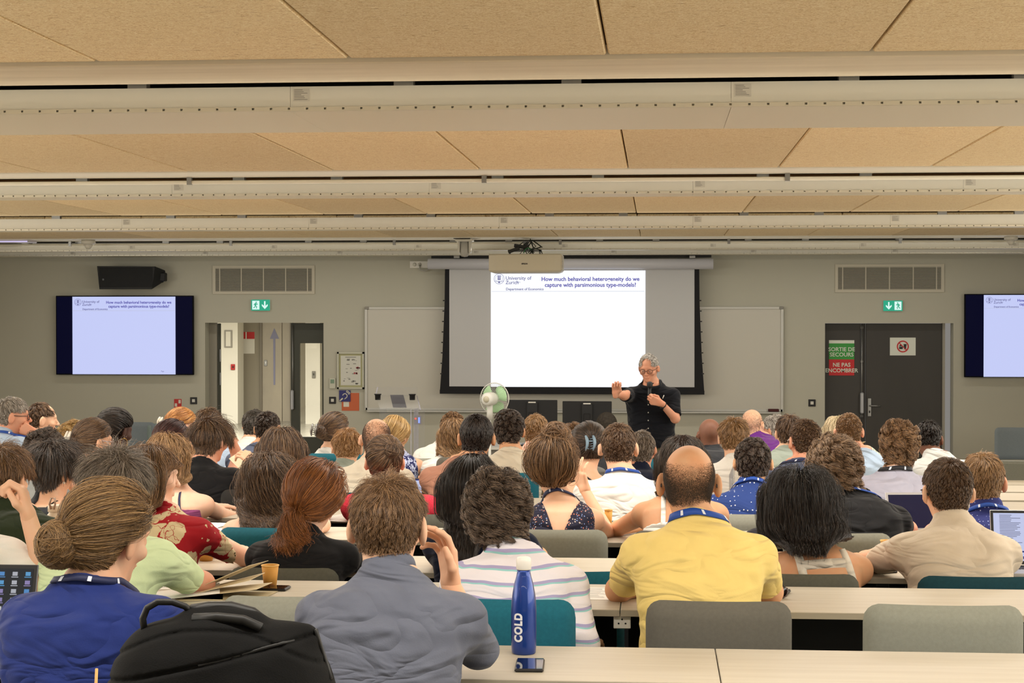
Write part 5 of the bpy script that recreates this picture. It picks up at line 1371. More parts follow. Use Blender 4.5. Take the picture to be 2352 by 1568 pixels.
# ------------------------------------------------------------------ accessories
m_blue = M('lanyard_blue', (30, 72, 158), .6); m_navyl = M('lanyard_navy', (26, 34, 72), .6); m_wl = M('lanyard_print', (214, 220, 232), .6); m_blkl = M('lanyard_black', (26, 26, 32), .6)
def lanyard(s, mat=None, wd=.018, up=.012, name='lanyard', emblems=True):
    mat = mat or m_blue; V = []; Fq = []; n = 44
    ax = nrm(s.neck_top - s.Nl); c = s.Nl + ax * (.030 + up)
    a_ = np.linspace(0, 2 * math.pi, n, endpoint=False); D_ = np.outer(np.cos(a_), s.R) + np.outer(np.sin(a_), s.Dp)
    base = c[None] + s.U[None] * (-.075 * np.maximum(np.sin(a_), 0) - .012 * np.abs(np.cos(a_)))[:, None]
    p = base + D_ * .16
    for _ in range(40):
        v = np.minimum(s.skin_f(p.astype(f32)), s.shirt_f(p.astype(f32)) - .0); p = p - D_ * np.clip(v - .004, -.004, .02)[:, None] * .7
    p = (p + np.roll(p, 1, 0) + np.roll(p, -1, 0)) / 3
    for i in range(n):
        t = nrm(ax - D_[i] * .35); V += [p[i] - t * wd / 2 + D_[i] * .005, p[i] + t * wd / 2 + D_[i] * .003, p[i] + t * wd / 2 - D_[i] * .001, p[i] - t * wd / 2 + D_[i] * .001]
    for i in range(n):
        j = (i + 1) % n
        for k in range(4): Fq.append((4 * i + k, 4 * i + (k + 1) % 4, 4 * j + (k + 1) % 4, 4 * j + k))
    o = mesh_np(name, V, Fq, mat, s.e)
    if not emblems: return
    for a0 in (-2.05, -1.15, -2.9, -.3):
        i = int(a0 % (2 * math.pi) / (2 * math.pi) * n); q = MB()
        pp = [np.array(V[4 * (i % n)]), np.array(V[4 * (i % n) + 1]), np.array(V[4 * ((i + 1) % n) + 1]), np.array(V[4 * ((i + 1) % n)])]; cc = sum(pp) / 4
        pq = [cc + (v - cc) * .72 + D_[i] * .0012 for v in pp]; q.add(pq + [v + D_[i] * .0006 for v in pq], [(0, 1, 2, 3), (7, 6, 5, 4), (0, 4, 5, 1), (1, 5, 6, 2), (2, 6, 7, 3), (3, 7, 4, 0)])
        q.build('printed_emblem', m_wl, o)
def hl(s, p): return tuple(s.Cl + s.Mh @ (A(*p) * s.hs))
def glasses(s, mat=None, rim=.0022, lens=False):
    mat = mat or m_black; q = MB()
    for sg_ in (-1, 1):
        q.tube([hl(s, (sg_ * .033 + .024 * math.cos(a), .100 - .012 * abs(math.cos(a)) * (1 if math.cos(a) * sg_ > 0 else 0), .004 + .019 * math.sin(a))) for a in np.linspace(0, 2 * math.pi, 17)[:-1]], rim, 6, True)
        q.tube([hl(s, (sg_ * .058, .088, .010)), hl(s, (sg_ * .078, .05, .010)), hl(s, (sg_ * .086, -.005, .014)), hl(s, (sg_ * .084, -.03, -.01))], rim, 6)
    q.tube([hl(s, (-.009, .102, .006)), hl(s, (0, .104, .009)), hl(s, (.009, .102, .006))], rim, 6)
    q.build('glasses', mat, s.e)
def earring(s, side=1, kind='drop', mat=None, r=.006):
    mat = mat or M('pearl', (230, 224, 210), .25)
    if kind == 'hoop': MB().tube([hl(s, (side * .090, -.006 + r * math.sin(a), -.036 - r + r * math.cos(a))) for a in np.linspace(0, 2 * math.pi, 25)[:-1]], .0018, 6, True).build('earring', mat, s.e)
    else: MB().lathe([(.0005, -r), (r * .8, -r * .5), (r, 0), (r * .8, r * .5), (.0005, r)], hl(s, (side * .091, -.006, -.045)), 12).build('earring', mat, s.e)
def clip(s, at=(0, -.12, .02), mat=None, size=.045, rot=.3):
    q = MB(); mat = mat or M('clip_pearl', (216, 210, 196), .3)
    for sg_ in (-1, 1):
        pts = [hl(s, (at[0] + sg_ * .02 + .006 * math.sin(k * .6), at[1] - .014 * math.sin(k / 6 * 3.1), at[2] + size * (1 - k / 3))) for k in range(7)]
        q.tube(pts, [.006, .008, .009, .009, .008, .006, .004], 8)
        for k in range(1, 6):
            p = pts[k]; q.tube([p, hl(s, (at[0] + sg_ * .004, at[1] + .004, at[2] + size * (1 - k / 3) - .004))], .0026, 6)
    q.tube([hl(s, (at[0] - .02, at[1] - .01, at[2] + .01)), hl(s, (at[0] + .02, at[1] - .01, at[2] + .01))], .004, 6)
    q.build('hair_clip', mat, s.e)
def straps(s, mat=None, pts=(), wd=.012, name='strap'):
    """ribbons on the back: list of ((x,height),(x,height)) pairs in torso space"""
    for (x0, h0), (x1, h1), in pts:
        V = []; n = 12
        c = []
        for i in range(n + 1):
            u = i / n; x = x0 + (x1 - x0) * u; hh = h0 + (h1 - h0) * u
            p = s.Nl + s.U * hh + s.R * x - s.Dp * .2
            for _ in range(14):
                v = float(s.skin_f(np.array([p], f32))[0]); p = p + s.Dp * max(v - .002, -.004) * .8
            c.append(p)
        t = nrm(c[-1] - c[0]); sd = nrm(np.cross(t, s.Dp))
        for p in c: V += [p - sd * wd / 2 - s.Dp * .002, p + sd * wd / 2 - s.Dp * .002, p + sd * wd / 2 + s.Dp * .002, p - sd * wd / 2 + s.Dp * .002]
        Fq = []
        for i in range(n):
            for k in range(4): Fq.append((4 * i + k, 4 * i + (k + 1) % 4, 4 * i + 4 + (k + 1) % 4, 4 * i + 4 + k))
        mesh_np(name, V, Fq, mat, s.e)
def watch(s, sd='L', mat=None):
    a = s.sh[sd]; d = nrm(a['E'] - a['W']); c = a['W'] + d * .03; u = nrm(np.cross(d, A(0, 0, 1))); v = np.cross(d, u); r = .030
    q = MB().tube([c + u * r * math.cos(t) + v * r * math.sin(t) for t in np.linspace(0, 2 * math.pi, 21)[:-1]], .0045, 8, True)
    k = c - v * r * 1.0; q.lathe([(.001, -.005), (.017, -.005), (.017, .005), (.001, .005)], tuple(c + v * (r + .003) * (1 if v[1] < 0 else -1)), 16, Matrix([list(u), list(d), list(v)]).transposed().to_3x3())
    q.build('wristwatch', mat or m_black, s.e)
# ================================================================== AUDIENCE AND SPEAKER
G1 = 'seated audience members'
def T(mat, **k): k['mat'] = mat; return k
def V_back(x, h, y): return np.minimum(.086 * (1 + h / .25) - np.abs(x), .03 - y)
def tank(h0): return lambda x, h, y: h - h0
white = cloth('white', (232, 230, 224)); offw = cloth('off_white', (214, 206, 188)); cream = cloth('cream', (226, 218, 204)); linen = cloth('linen', (214, 200, 180)); beige = cloth('beige', (192, 184, 148)); black = cloth('black', (30, 30, 32), k=6)
navy = cloth('navy', (24, 30, 50), k=8); grey = cloth('grey', (128, 130, 128)); bluegrey = cloth('blue_grey', (104, 108, 122)); charcoal = cloth('charcoal', (52, 54, 58), k=8)
lblue = cloth('light_blue', (176, 196, 220)); lav = cloth('lavender', (178, 178, 196)); yellow = cloth('yellow', (240, 214, 134), k=10); mint = cloth('mint', (206, 224, 180), k=8); royal = cloth('royal_blue', (38, 52, 112), k=10)
green = cloth('dark_green', (46, 56, 38), k=8); purple = cloth('purple', (112, 56, 140)); rose = cloth('rose', (186, 138, 118)); slate = cloth('slate', (92, 100, 122)); tealg = cloth('sage', (150, 160, 150))
m_purp = fabric_pattern('ribbed_plum_cloth', 'ribs', [(0, (138, 70, 116)), (.8, (112, 54, 96))], 90)
m_red = fabric_pattern('red_textured_cloth', 'dots', [(204, 52, 72), (226, 104, 112)], 95)
m_flo = fabric_pattern('red_floral_cloth', 'flowers', [(158, 24, 34), (206, 190, 152)], 11)
m_nflo = fabric_pattern('navy_floral_cloth', 'flowers', [(34, 38, 86), (178, 186, 214)], 26)
m_str = fabric_pattern('striped_jersey', 'stripes', [(0, (232, 228, 236)), (.56, (150, 206, 208)), (.66, (170, 164, 204)), (.84, (232, 228, 236))], 24)
m_spk = fabric_pattern('dark_speckled_cloth', 'speckle', [(34, 34, 54), (190, 120, 100), (120, 140, 190), (196, 180, 170), (34, 34, 54)], 100)
m_dot = fabric_pattern('navy_dotted_cloth', 'dots', [(44, 66, 128), (220, 224, 230)], 50)
m_dot2 = fabric_pattern('navy_small_print_cloth', 'dots', [(40, 46, 104), (160, 168, 206)], 60)
m_chk = fabric_pattern('fine_check_cloth', 'dots', [(206, 208, 206), (150, 156, 164)], 190)
m_pstr = fabric_pattern('pink_striped_cloth', 'vstripes', [(0, (226, 190, 172)), (.6, (198, 140, 120))], 60)
m_gstr = fabric_pattern('green_striped_cloth', 'vstripes', [(0, (206, 212, 196)), (.6, (150, 160, 140))], 60)
m_wht_dot = fabric_pattern('white_spotted_cloth', 'dots', [(222, 218, 208), (60, 60, 60)], 14)
m_plaid = cloth('pale_plaid', (222, 214, 204))
E_ = lambda fn, **k: (fn, k)
BL = [E_(lanyard)]

# ---- row A (nearest)
make_person('person in a royal blue T-shirt with a messy golden-brown bun, nearest row', 250, 1112, 'A', dy=-.17, yaw=28, pitch=12, roll=5, bpx=222, sw=.178, skin_c='light', big=1.08,
    shirt=T(royal, sleeve=.75, wr=.010, loose=.016), hair=dict(style='bun', mat='ashgold', tie=(-.03, -.105, -.01), bun=(-.035, -.122, -.032), bunr=.052, vol=.016, t=.006, nape=-.092, frizz=.28), hairt=.018, group=G1, hs=1.05, nb=(0, -.05, -.135),
    extra=[E_(lanyard, mat=m_navyl, up=.02)], arms={'L': dict(out=.35), 'R': dict(out=.5)})
make_person('man in a slate grey shirt raising his right hand, nearest row', 893, 1083, 'A', dy=-.10, yaw=6, pitch=4, bpx=905, sw=.172, skin_c='light', big=1.02, hs=1.04,
    shirt=T(bluegrey, sleeve=1.75, wr=.011, loose=.016, collar=.05), hair=dict(style='short', mat='brown', L=.036, t=.008, lift=.55, vol=.022, frizz=.3, nape=-.062), hairt=.022, group=G1,
    arms={'R': dict(e=(1098, 1490, 4.42), w=(1036, 1345, 4.52), hd=(-.12, .05, 1), pn=(-.75, -.55, 0), curl=[.45, .5, .6, .75], sp=.10, th=.45), 'L': dict(out=.55)})
# ---- row B
make_person('man in a yellow polo shirt with a shaved balding head and blue lanyard', 1583, 1025, 'B', dy=-.02, yaw=2, pitch=6, bpx=1603, sw=.176, skin_c='tan', hs=1.03, big=1.05,
    shirt=T(yellow, sleeve=.72, wr=.009, loose=.012), hair=dict(style='buzz', mat='stubdark', L=.003, t=.0006, n=60000, bald=(.0, -.045, .105, .098), lift=1.6, rad=.00020), hairt=.0, group=G1,
    extra=[E_(lanyard, wd=.024, up=.022), E_(glasses)], arms={'L': dict(out=.62), 'R': dict(out=.45)})
make_person('person with short dark curls in a white and blue striped top', 1142, 1080, 'B', dy=-.02, yaw=-4, pitch=14, bpx=1186, sw=.165, skin_c='olive', hs=.98, sex='m',
    shirt=T(m_str, sleeve=1.9, wr=.006, loose=.022), hair=dict(style='curly', mat='bigcurl', L=.05, curl=.011, turns=1.7, t=.012, vol=.02, frizz=.25, nape=-.075), hairt=.03, group=G1, extra=[E_(earring, side=1, r=.005)], ears=1.0, arms={'R': dict(e=(1338, 1478, 5.28), w=(1352, 1475, 5.52)), 'L': dict(out=.3)})
make_person('person in a mint green shirt with tousled grey-brown hair', 268, 1018, 'B', dy=0, yaw=24, pitch=12, bpx=262, sw=.172, skin_c='ruddy', hs=1.05, shirt=T(mint, sleeve=.7, wr=.010, loose=.018, collar=.04),
    hair=dict(style='short', mat='greybrown', L=.07, t=.014, lift=.5, vol=.035, nape=-.09, side=-.4), hairt=.04, group=G1, extra=[E_(glasses)])
make_person('person in a white shirt cut off at the left edge raising one hand', -100, 1030, 'B', dy=.0, yaw=10, bpx=-75, skin_c='light', shirt=T(white, sleeve=.8, wr=.008), hair=dict(style='short', mat='brown', L=.03), hairt=.02, group=G1,
    arms={'R': dict(e=(112, 1345, 5.42), w=(66, 1188, 5.42), hd=(-.25, .1, 1), pn=(-.9, -.2, -.3), curl=[1.15, 1.15, 1.2, 1.2], sp=.03, th=.9)}, vox=.006)
# ---- row C
make_person('man in a cream linen shirt with black glasses and dark brown cropped hair', 2175, 1049, 'C', dy=-.02, yaw=-14, pitch=6, bpx=2185, sw=.176, skin_c='light', hs=1.02,
    shirt=T(linen, sleeve=.68, wr=.010, loose=.018, collar=.03), hair=dict(style='short', mat='darkbrown', L=.02, t=.006, lift=.5), hairt=.014, group=G1, extra=[E_(glasses)], arms={'L': dict(out=.6)})
make_person('woman with a thick black bob and a white strappy top', 1838, 1074, 'C', dy=-.1, yaw=-4, pitch=12, bpx=1875, sex='w', skin_c='tan', hs=1.02, sw=.148, shirt=T(cream, sleeve=0, cut=tank(-.20), wr=.003, loose=.005),
    hair=dict(style='bob', mat='black', zend=P(1838, 1252, 6.45)[2], vol=.050, spread=1.15, wave=.004, t=.014, front=.07, nape=-.09), hairt=.03, group=G1,
    extra=[E_(straps, mat=cream, wd=.034, name='crossbar', pts=[((-.07, -.085), (.085, -.07))]), E_(straps, mat=cream, wd=.030, pts=[((-.085, -.02), (-.05, -.22)), ((.075, -.01), (.135, -.24))])])
make_person('woman with a low auburn ponytail and a black top', 722, 1053, 'C', dy=-.1, yaw=8, pitch=10, bpx=702, sex='w', skin_c='pale', hs=1.03, sw=.155, shirt=T(black, sleeve=.9, wr=.005, loose=.014),
    hair=dict(style='pony', mat='auburn', tie=(-.03, -.11, -.075), tailL=.15, vol=.018, t=.014, wave=.010, turns=1.1, spread=.5, nape=-.088), hairt=.03, group=G1, extra=[E_(glasses, mat=m_black)])
make_person('woman with long straight black hair in a navy top', 1085, 1036, 'C', dy=-.04, yaw=4, pitch=6, bpx=1105, hipdy=-.10, nb=(0, -.03, -.152), sex='w', skin_c='olive', sw=.158, shirt=T(navy, sleeve=.9, wr=.004), 
    hair=dict(style='long', mat='black', zend=P(1085, 1330, 6.5)[2], vol=.028, spread=.9, wave=.001, frizz=.06, t=.012), hairt=.022, group=G1)
make_person('woman in a red blouse with large cream flowers', 348, 1016, 'C', dy=-.05, yaw=55, pitch=6, bpx=385, sex='w', skin_c='pale', sw=.15, shirt=T(m_flo, sleeve=.9, wr=.006, loose=.016), 
    hair=dict(style='bob', mat='brown', zend=P(340, 1190, 6.5)[2], vol=.022, spread=.9, wave=.002, t=.010), hairt=.02, group=G1)
make_person('person with tousled brown hair in a dark green shirt at the left edge', 8, 1012, 'C', dy=0, yaw=12, bpx=55, sw=.175, skin_c='light', shirt=T(green, sleeve=.7, wr=.007), hair=dict(style='short', mat='brown', L=.07, t=.014, lift=.4, vol=.03), hairt=.035, group=G1)
# ---- row D
make_person('woman with a high loose brown bun and a dark floral V-back dress', 1270, 1003, 'D', dy=.0, yaw=2, pitch=4, bpx=1292, sex='w', skin_c='light', sw=.135, hs=1.0, shirt=T(m_spk, sleeve=0, cut=V_back, wr=.004, loose=.007),
    hair=dict(style='bun', mat='brown', tie=(.0, -.03, .118), bun=(.012, -.035, .140), bunr=.060, vol=.012, t=.006, nape=-.08, frizz=.45), hairt=.03, group=G1, extra=[E_(lanyard, mat=m_navyl, up=.02), E_(earring, side=-1)],
    arms={'R': dict(e=(1398, 1225, 7.85), w=(1345, 1128, 7.95), hd=(-.35, .1, 1), pn=(.5, .6, .2), curl=[.25, .3, .35, .45], sp=.14, th=.3)})
make_person('woman with bare shoulders and white straps behind the yellow polo shirt', 1568, 996, 'D', dy=.02, yaw=0, pitch=6, bpx=1562, sex='w', skin_c='tan', sw=.158, shirt=T(white, sleeve=0, cut=tank(-.17), wr=.003, loose=.005),
    hair=dict(style='long', mat='softblack', zend=P(1568, 1135, 7.6)[2], vol=.016, spread=.95, wave=.002, part=0., t=.010), hairt=.018, group=G1, extra=[E_(straps, mat=white, wd=.020, pts=[((-.072, -.01), (-.075, -.2)), ((.085, -.0), (.088, -.2))])],
    arms={'L': dict(out=.85), 'R': dict(out=.3)})
make_person('man with big light-brown curls and a small bald spot in a black T-shirt', 1918, 1000, 'D', dy=.05, yaw=-14, pitch=10, bpx=1965, sw=.165, skin_c='ruddy', hs=1.0, shirt=T(black, sleeve=.8, wr=.006),
    hair=dict(style='curly', mat='ashbrown', L=.06, curl=.012, turns=1.6, t=.016, vol=.03, bald=(.02, -.01, .118, .024), frizz=.22), hairt=.035, group=G1, extra=[E_(lanyard, up=.02)], arms={'R': dict(out=.8)})
make_person('man with sandy brown short hair and a navy print shirt at the right', 2258, 1036, 'D', dy=-.1, yaw=10, pitch=6, bpx=2268, sw=.17, skin_c='ruddy', shirt=T(m_dot2, sleeve=.8, wr=.006, collar=.04), hair=dict(style='short', mat='lightbrown', L=.035, t=.008, lift=.45), hairt=.02, group=G1, extra=[E_(lanyard, up=.02)])
make_person('woman with very long wavy dark brown hair beside the auburn ponytail', 622, 1037, 'D', dy=-.04, yaw=4, pitch=4, bpx=616, hipdy=-.10, nb=(0, -.025, -.152), sex='w', skin_c='pale', sw=.15, shirt=T(black, sleeve=0, cut=tank(-.08), wr=.003), 
    hair=dict(style='long', mat='darkbrown', zend=P(622, 1205, 7.6)[2], vol=.040, spread=1.05, wave=.014, turns=2.6, t=.012, frizz=.3), hairt=.02, group=G1)
make_person('person with dark shaggy short hair and a pearl earring in a dark tank top', 125, 1008, 'D', dy=-.05, yaw=32, pitch=14, roll=4, bpx=122, sex='w', skin_c='light', sw=.145, shirt=T(charcoal, sleeve=0, cut=lambda x, h, y: np.minimum(h + .05, x + .02), wr=.003),
    hair=dict(style='short', mat='softblack', L=.085, t=.018, lift=.35, vol=.03, nape=-.105, cover=1.3, frizz=.12), hairt=.03, group=G1, extra=[E_(earring, side=1), E_(straps, mat=black, wd=.006, pts=[((.07, -.0), (.03, -.12))])],
    arms={'R': dict(e=(200, 1205, 7.8), w=(172, 1120, 7.75), hd=(-.5, -.1, 1), pn=(-.5, .3, 0), curl=.9)})
# ---- row E
make_person('woman with light brown hair and a plum ribbed tank top with navy straps', 390, 994, 'E', dy=-.2, yaw=30, pitch=10, bpx=412, sex='w', skin_c='pale', sw=.145, shirt=T(m_purp, sleeve=0, cut=tank(-.085), wr=.002, loose=.006),
    hair=dict(style='bob', mat='lightbrown', zend=P(390, 1098, 8.5)[2], vol=.024, spread=.85, wave=.006, t=.012), hairt=.022, group=G1, extra=[E_(straps, mat=m_navyl, wd=.012, pts=[((.05, -.0), (.085, -.10)), ((-.06, -.0), (-.085, -.10)), ((-.09, -.09), (.09, -.09)), ((.085, -.09), (.125, -.24))])],
    arms={'R': dict(e=(505, 1180, 8.7), w=(560, 1190, 8.95))}, vox=.008)
make_person('bearded man with a brown top knot in a red textured shirt', 884, 1003, 'E', dy=-.1, yaw=-6, pitch=8, bpx=902, sw=.178, skin_c='ruddy', shirt=T(m_red, sleeve=.9, wr=.006), hair=dict(style='bun', mat='darkbrown', tie=(.03, -.095, .055), bun=(.036, -.112, .05), bunr=.034, vol=.014, t=.008, nape=-.082), hairt=.014, group=G1)
make_person('man with cropped dark hair in a white T-shirt with a blue lanyard', 1421, 970, 'E', dy=-.12, yaw=4, pitch=6, bpx=1432, sw=.176, skin_c='light', ears=1.15, shirt=T(white, sleeve=.8, wr=.008), hair=dict(style='short', mat='darkbrown', L=.02, t=.006, lift=.5), hairt=.014, group=G1, extra=[E_(lanyard, up=.02)])
make_person('man with short dark curls in a navy shirt with tiny white marks', 1729, 1004, 'E', dy=-.05, yaw=-4, pitch=8, bpx=1720, sw=.165, skin_c='olive', shirt=T(m_dot, sleeve=.8, wr=.006, collar=.035), hair=dict(style='curly', mat='softblack', L=.016, curl=.003, t=.008, vol=.01), hairt=.016, group=G1, extra=[E_(lanyard, up=.03)])
make_person('woman with straight dark brown hair holding a sheet of paper', 648, 981, 'E', dy=-.3, yaw=-3, pitch=8, bpx=645, sex='w', skin_c='light', sw=.145, shirt=T(beige, sleeve=.8, wr=.004), 
    hair=dict(style='long', mat='darkbrown', zend=P(648, 1110, 8.4)[2], vol=.024, spread=1.0, wave=.003, t=.010), hairt=.018, group=G1, arms={'L': dict(e=(590, 1100, 8.5), w=(585, 1066, 8.75), hd=(-.6, .3, .5), pn=(0, .3, -.9), curl=.7)})
make_person('person with a mop of dark curls behind the dark shaggy head', 105, 983, 'E', dy=.1, yaw=10, pitch=10, bpx=100, sw=.16, skin_c='light', shirt=T(grey, sleeve=.8), hair=dict(style='curly', mat='softblack', L=.05, curl=.008, t=.016, vol=.03, frizz=.3), hairt=.03, group=G1)
# ---- row F
make_person('woman with dark hair up in a pearl claw clip wearing mauve-rimmed glasses', 216, 962, 'F', dy=-.1, yaw=48, pitch=6, bpx=205, sex='w', skin_c='light', sw=.14, shirt=T(beige, sleeve=.9, wr=.005), hair=dict(style='bun', mat='darkbrown', tie=(0, -.115, .0), bun=(0, -.112, -.005), bunr=.036, vol=.012, t=.010), hairt=.016, group=G1,
    extra=[E_(clip, at=(-.01, -.15, .0), size=.05), E_(glasses, mat=M('glasses_mauve', (190, 170, 170), .3), rim=.003), E_(earring, side=1, kind='hoop', r=.010)], vox=.008)
make_person('woman with maroon hair resting her head on her raised arm', 396, 967, 'G', dy=-.35, yaw=38, pitch=12, bpx=398, sex='w', skin_c='light', sw=.14, shirt=T(m_wht_dot, sleeve=.9, wr=.005), hair=dict(style='bun', mat='maroon', tie=(0, -.11, -.03), bun=(0, -.12, -.04), bunr=.034, vol=.016, t=.010), hairt=.016, group=G1,
    extra=[E_(glasses)], arms={'R': dict(e=(492, 1122, 10.55), w=(447, 1045, 10.42), hd=(-.6, -.1, .6), pn=(-.5, 0, .5), curl=.8)})
make_person('person with bushy dark brown hair and glasses in a black shirt', 485, 956, 'F', dy=-.1, yaw=26, pitch=12, bpx=470, skin_c='ruddy', sw=.178, shirt=T(black, sleeve=.8, wr=.006), hair=dict(style='short', mat='darkbrown', L=.08, t=.016, lift=.4, vol=.03, nape=-.1, cover=1.2), hairt=.026, group=G1,
    extra=[E_(glasses)], arms={'R': dict(e=(548, 1055, 9.9), w=(530, 1008, 9.85), hd=(-.5, 0, .7), pn=(-.5, 0, .2), curl=.9)})
make_person('man with a shaved round head in a cream shirt', 865, 963, 'F', dy=-.1, yaw=-4, pitch=6, bpx=856, sw=.175, skin_c='light', shirt=T(offw, sleeve=.9, wr=.008), hair=dict(style='buzz', mat='stubble', L=.004, n=16000, t=.0006, bald=(.0, .0, .115, .09), lift=1.5, rad=.0004), hairt=0., group=G1)
make_person('person with smooth dark hair and a dusky pink top behind the long black hair', 1095, 949, 'F', dy=-.12, yaw=0, pitch=6, bpx=1062, sw=.165, skin_c='tan', hs=1.08, shirt=T(rose, sleeve=.9, wr=.005), hair=dict(style='short', mat='black', L=.035, t=.010, lift=.12, vol=.01, frizz=.06), hairt=.016, group=G1)
make_person('man with close-cropped brown hair and clear glasses in a blue-grey shirt', 1848, 962, 'F', dy=-.1, yaw=-22, pitch=6, bpx=1828, sw=.165, skin_c='ruddy', shirt=T(slate, sleeve=.9, wr=.006), hair=dict(style='short', mat='darkbrown', L=.010, t=.005, lift=.7), hairt=.010, group=G1, extra=[E_(glasses, mat=M('glasses_clear', (190, 180, 170), .2)), E_(lanyard, mat=m_navyl, up=.02)])
make_person('man with thick brown curls in a lavender grey shirt and dark lanyard', 2066, 962, 'F', dy=-.25, yaw=-2, pitch=4, bpx=2052, sw=.185, skin_c='light', hs=1.02, shirt=T(lav, sleeve=1.5, wr=.008, loose=.016), hair=dict(style='curly', mat='brown', L=.045, curl=.010, turns=1.6, t=.012, vol=.025, nape=-.088), hairt=.032, group=G1,
    extra=[E_(lanyard, mat=m_blkl, wd=.026, up=.02)], arms={'L': dict(out=.75), 'R': dict(out=.6)})
make_person('woman with dark hair in a blue-grey claw clip and a thin black strap', 1352, 974, 'F', dy=-.2, yaw=-12, pitch=10, bpx=1345, sex='w', skin_c='light', sw=.145, shirt=T(black, sleeve=0, cut=tank(-.1), wr=.003), hair=dict(style='bun', mat='softblack', tie=(0, -.108, .02), bun=(.01, -.112, .0), bunr=.036, vol=.016, t=.012), hairt=.016, group=G1,
    extra=[E_(clip, at=(-.02, -.15, .01), mat=M('clip_blue_grey', (120, 146, 164), .25), size=.04), E_(straps, mat=m_blkl, wd=.010, pts=[((.0, -.0), (.10, -.07)), ((.0, -.0), (-.08, -.03))])])
# ---- row G
make_person('woman with black braids and large gold hoop earrings', 266, 942, 'G', dy=-.1, yaw=32, pitch=10, bpx=270, sex='w', skin_c='dark', sw=.15, hs=1.05, shirt=T(navy, sleeve=.9), hair=dict(style='pony', mat='black', tie=(-.03, -.10, .05), tailL=.22, vol=.02, t=.012, wave=.003, clumps=46, frizz=.05, rad=.0016, n=1500), hairt=.016, group=G1,
    extra=[E_(earring, side=1, kind='hoop', r=.028, mat=M('gold', (214, 176, 96), .25, metal=.8)), E_(lanyard, mat=m_navyl)])
make_person('woman with ginger hair pinned back and a pale neck', 418, 938, 'H', dy=-.1, yaw=50, pitch=6, bpx=412, sex='w', skin_c='pale', sw=.14, shirt=T(lav, sleeve=.9), hair=dict(style='bun', mat='ginger', tie=(0, -.11, .0), bun=(0, -.118, -.01), bunr=.026, vol=.010, t=.008), hairt=.012, group=G1, extra=[E_(clip, at=(-.02, -.15, .02), size=.035)])
make_person('grey-haired man with glasses resting his chin on his hand, far left', 30, 910, 'G', dy=0, yaw=70, pitch=2, bpx=10, byaw=35, skin_c='ruddy', sw=.165, shirt=T(m_plaid and lblue, sleeve=.9, wr=.006, collar=.03), hair=dict(style='short', mat='grey', L=.03, t=.008), hairt=.016, group=G1,
    extra=[E_(glasses), E_(lanyard)], arms={'R': dict(e=(100, 1024, 10.8), w=(82, 996, 10.74), hd=(-1, -.1, .45), pn=(-.6, .3, .3), curl=1.1)}, vox=.007)
make_person('man with dark curly hair in a plain beige T-shirt', 1169, 938, 'G', dy=-.15, yaw=0, pitch=2, bpx=1176, sw=.185, skin_c='tan', hs=1.02, shirt=T(offw, sleeve=.9, wr=.006), hair=dict(style='curly', mat='softblack', L=.022, curl=.004, t=.012, vol=.014, frizz=.3), hairt=.02, group=G1)
make_person('person with rumpled sandy hair leaning low beside the shaved head', 798, 984, 'G', dy=.1, yaw=-6, pitch=18, bpx=792, sw=.16, skin_c='light', shirt=T(tealg, sleeve=.9), hair=dict(style='short', mat='sandy', L=.05, t=.010, lift=.7, vol=.02, frizz=.3), hairt=.024, group=G1)
make_person('man with wavy light brown top hair in a white T-shirt', 1686, 955, 'G', dy=-.1, yaw=10, pitch=4, bpx=1692, sw=.17, skin_c='light', shirt=T(white, sleeve=.9), hair=dict(style='short', mat='lightbrown', L=.045, t=.008, lift=.5, vol=.012, frizz=.2), hairt=.022, group=G1)
make_person('man with short grey-brown hair and dark collar beside the white T-shirt', 1474, 988, 'G', dy=0, yaw=10, pitch=8, bpx=1470, sw=.16, skin_c='ruddy', shirt=T(navy, sleeve=.9), hair=dict(style='short', mat='greybrown', L=.03, t=.007), hairt=.016, group=G1)
make_person('person with brown curly hair hidden behind the high bun', 1318, 970, 'G', dy=.1, yaw=0, bpx=1318, sw=.15, skin_c='light', shirt=T(grey, sleeve=.9), hair=dict(style='curly', mat='brown', L=.025, curl=.005, t=.010), hairt=.018, group=G1)
make_person('person with frizzy blond hair half hidden behind the pearl claw clip', 170, 968, 'G', dy=-.1, yaw=20, bpx=165, sex='w', skin_c='light', shirt=T(offw, sleeve=.9), hair=dict(style='curly', mat='blond', L=.05, curl=.008, t=.014, vol=.02), hairt=.02, group=G1)
# ---- row H
make_person('woman in a white shirt with a wavy metal hair clip and round glasses', 770, 948, 'H', dy=-.2, yaw=38, pitch=6, bpx=758, sex='w', skin_c='light', sw=.15, shirt=T(white, sleeve=.5, wr=.007), hair=dict(style='bun', mat='darkbrown', tie=(0, -.11, .0), bun=(0, -.125, -.01), bunr=.040, vol=.012, t=.008), hairt=.012, group=G1,
    extra=[E_(clip, at=(-.02, -.17, .0), size=.04, mat=m_steel), E_(glasses, mat=m_steel)], arms={'L': dict(out=.9)})
make_person('man with a balding crown in a grey-blue shirt near the open door', 615, 945, 'H', dy=-.1, yaw=12, pitch=8, bpx=600, sw=.17, skin_c='tan', shirt=T(slate, sleeve=.9), hair=dict(style='short', mat='softblack', L=.014, t=.004, bald=(-.03, -.0, .115, .045)), hairt=.006, group=G1)
make_person('man with a receding dark hairline seen in profile, far left', 98, 924, 'H', dy=0, yaw=66, pitch=4, bpx=92, byaw=40, skin_c='light', sw=.16, shirt=T(charcoal, sleeve=.9), hair=dict(style='short', mat='darkbrown', L=.02, t=.006, front=.10, bald=(0, .06, .10, .055)), hairt=.01, group=G1, vox=.0075)
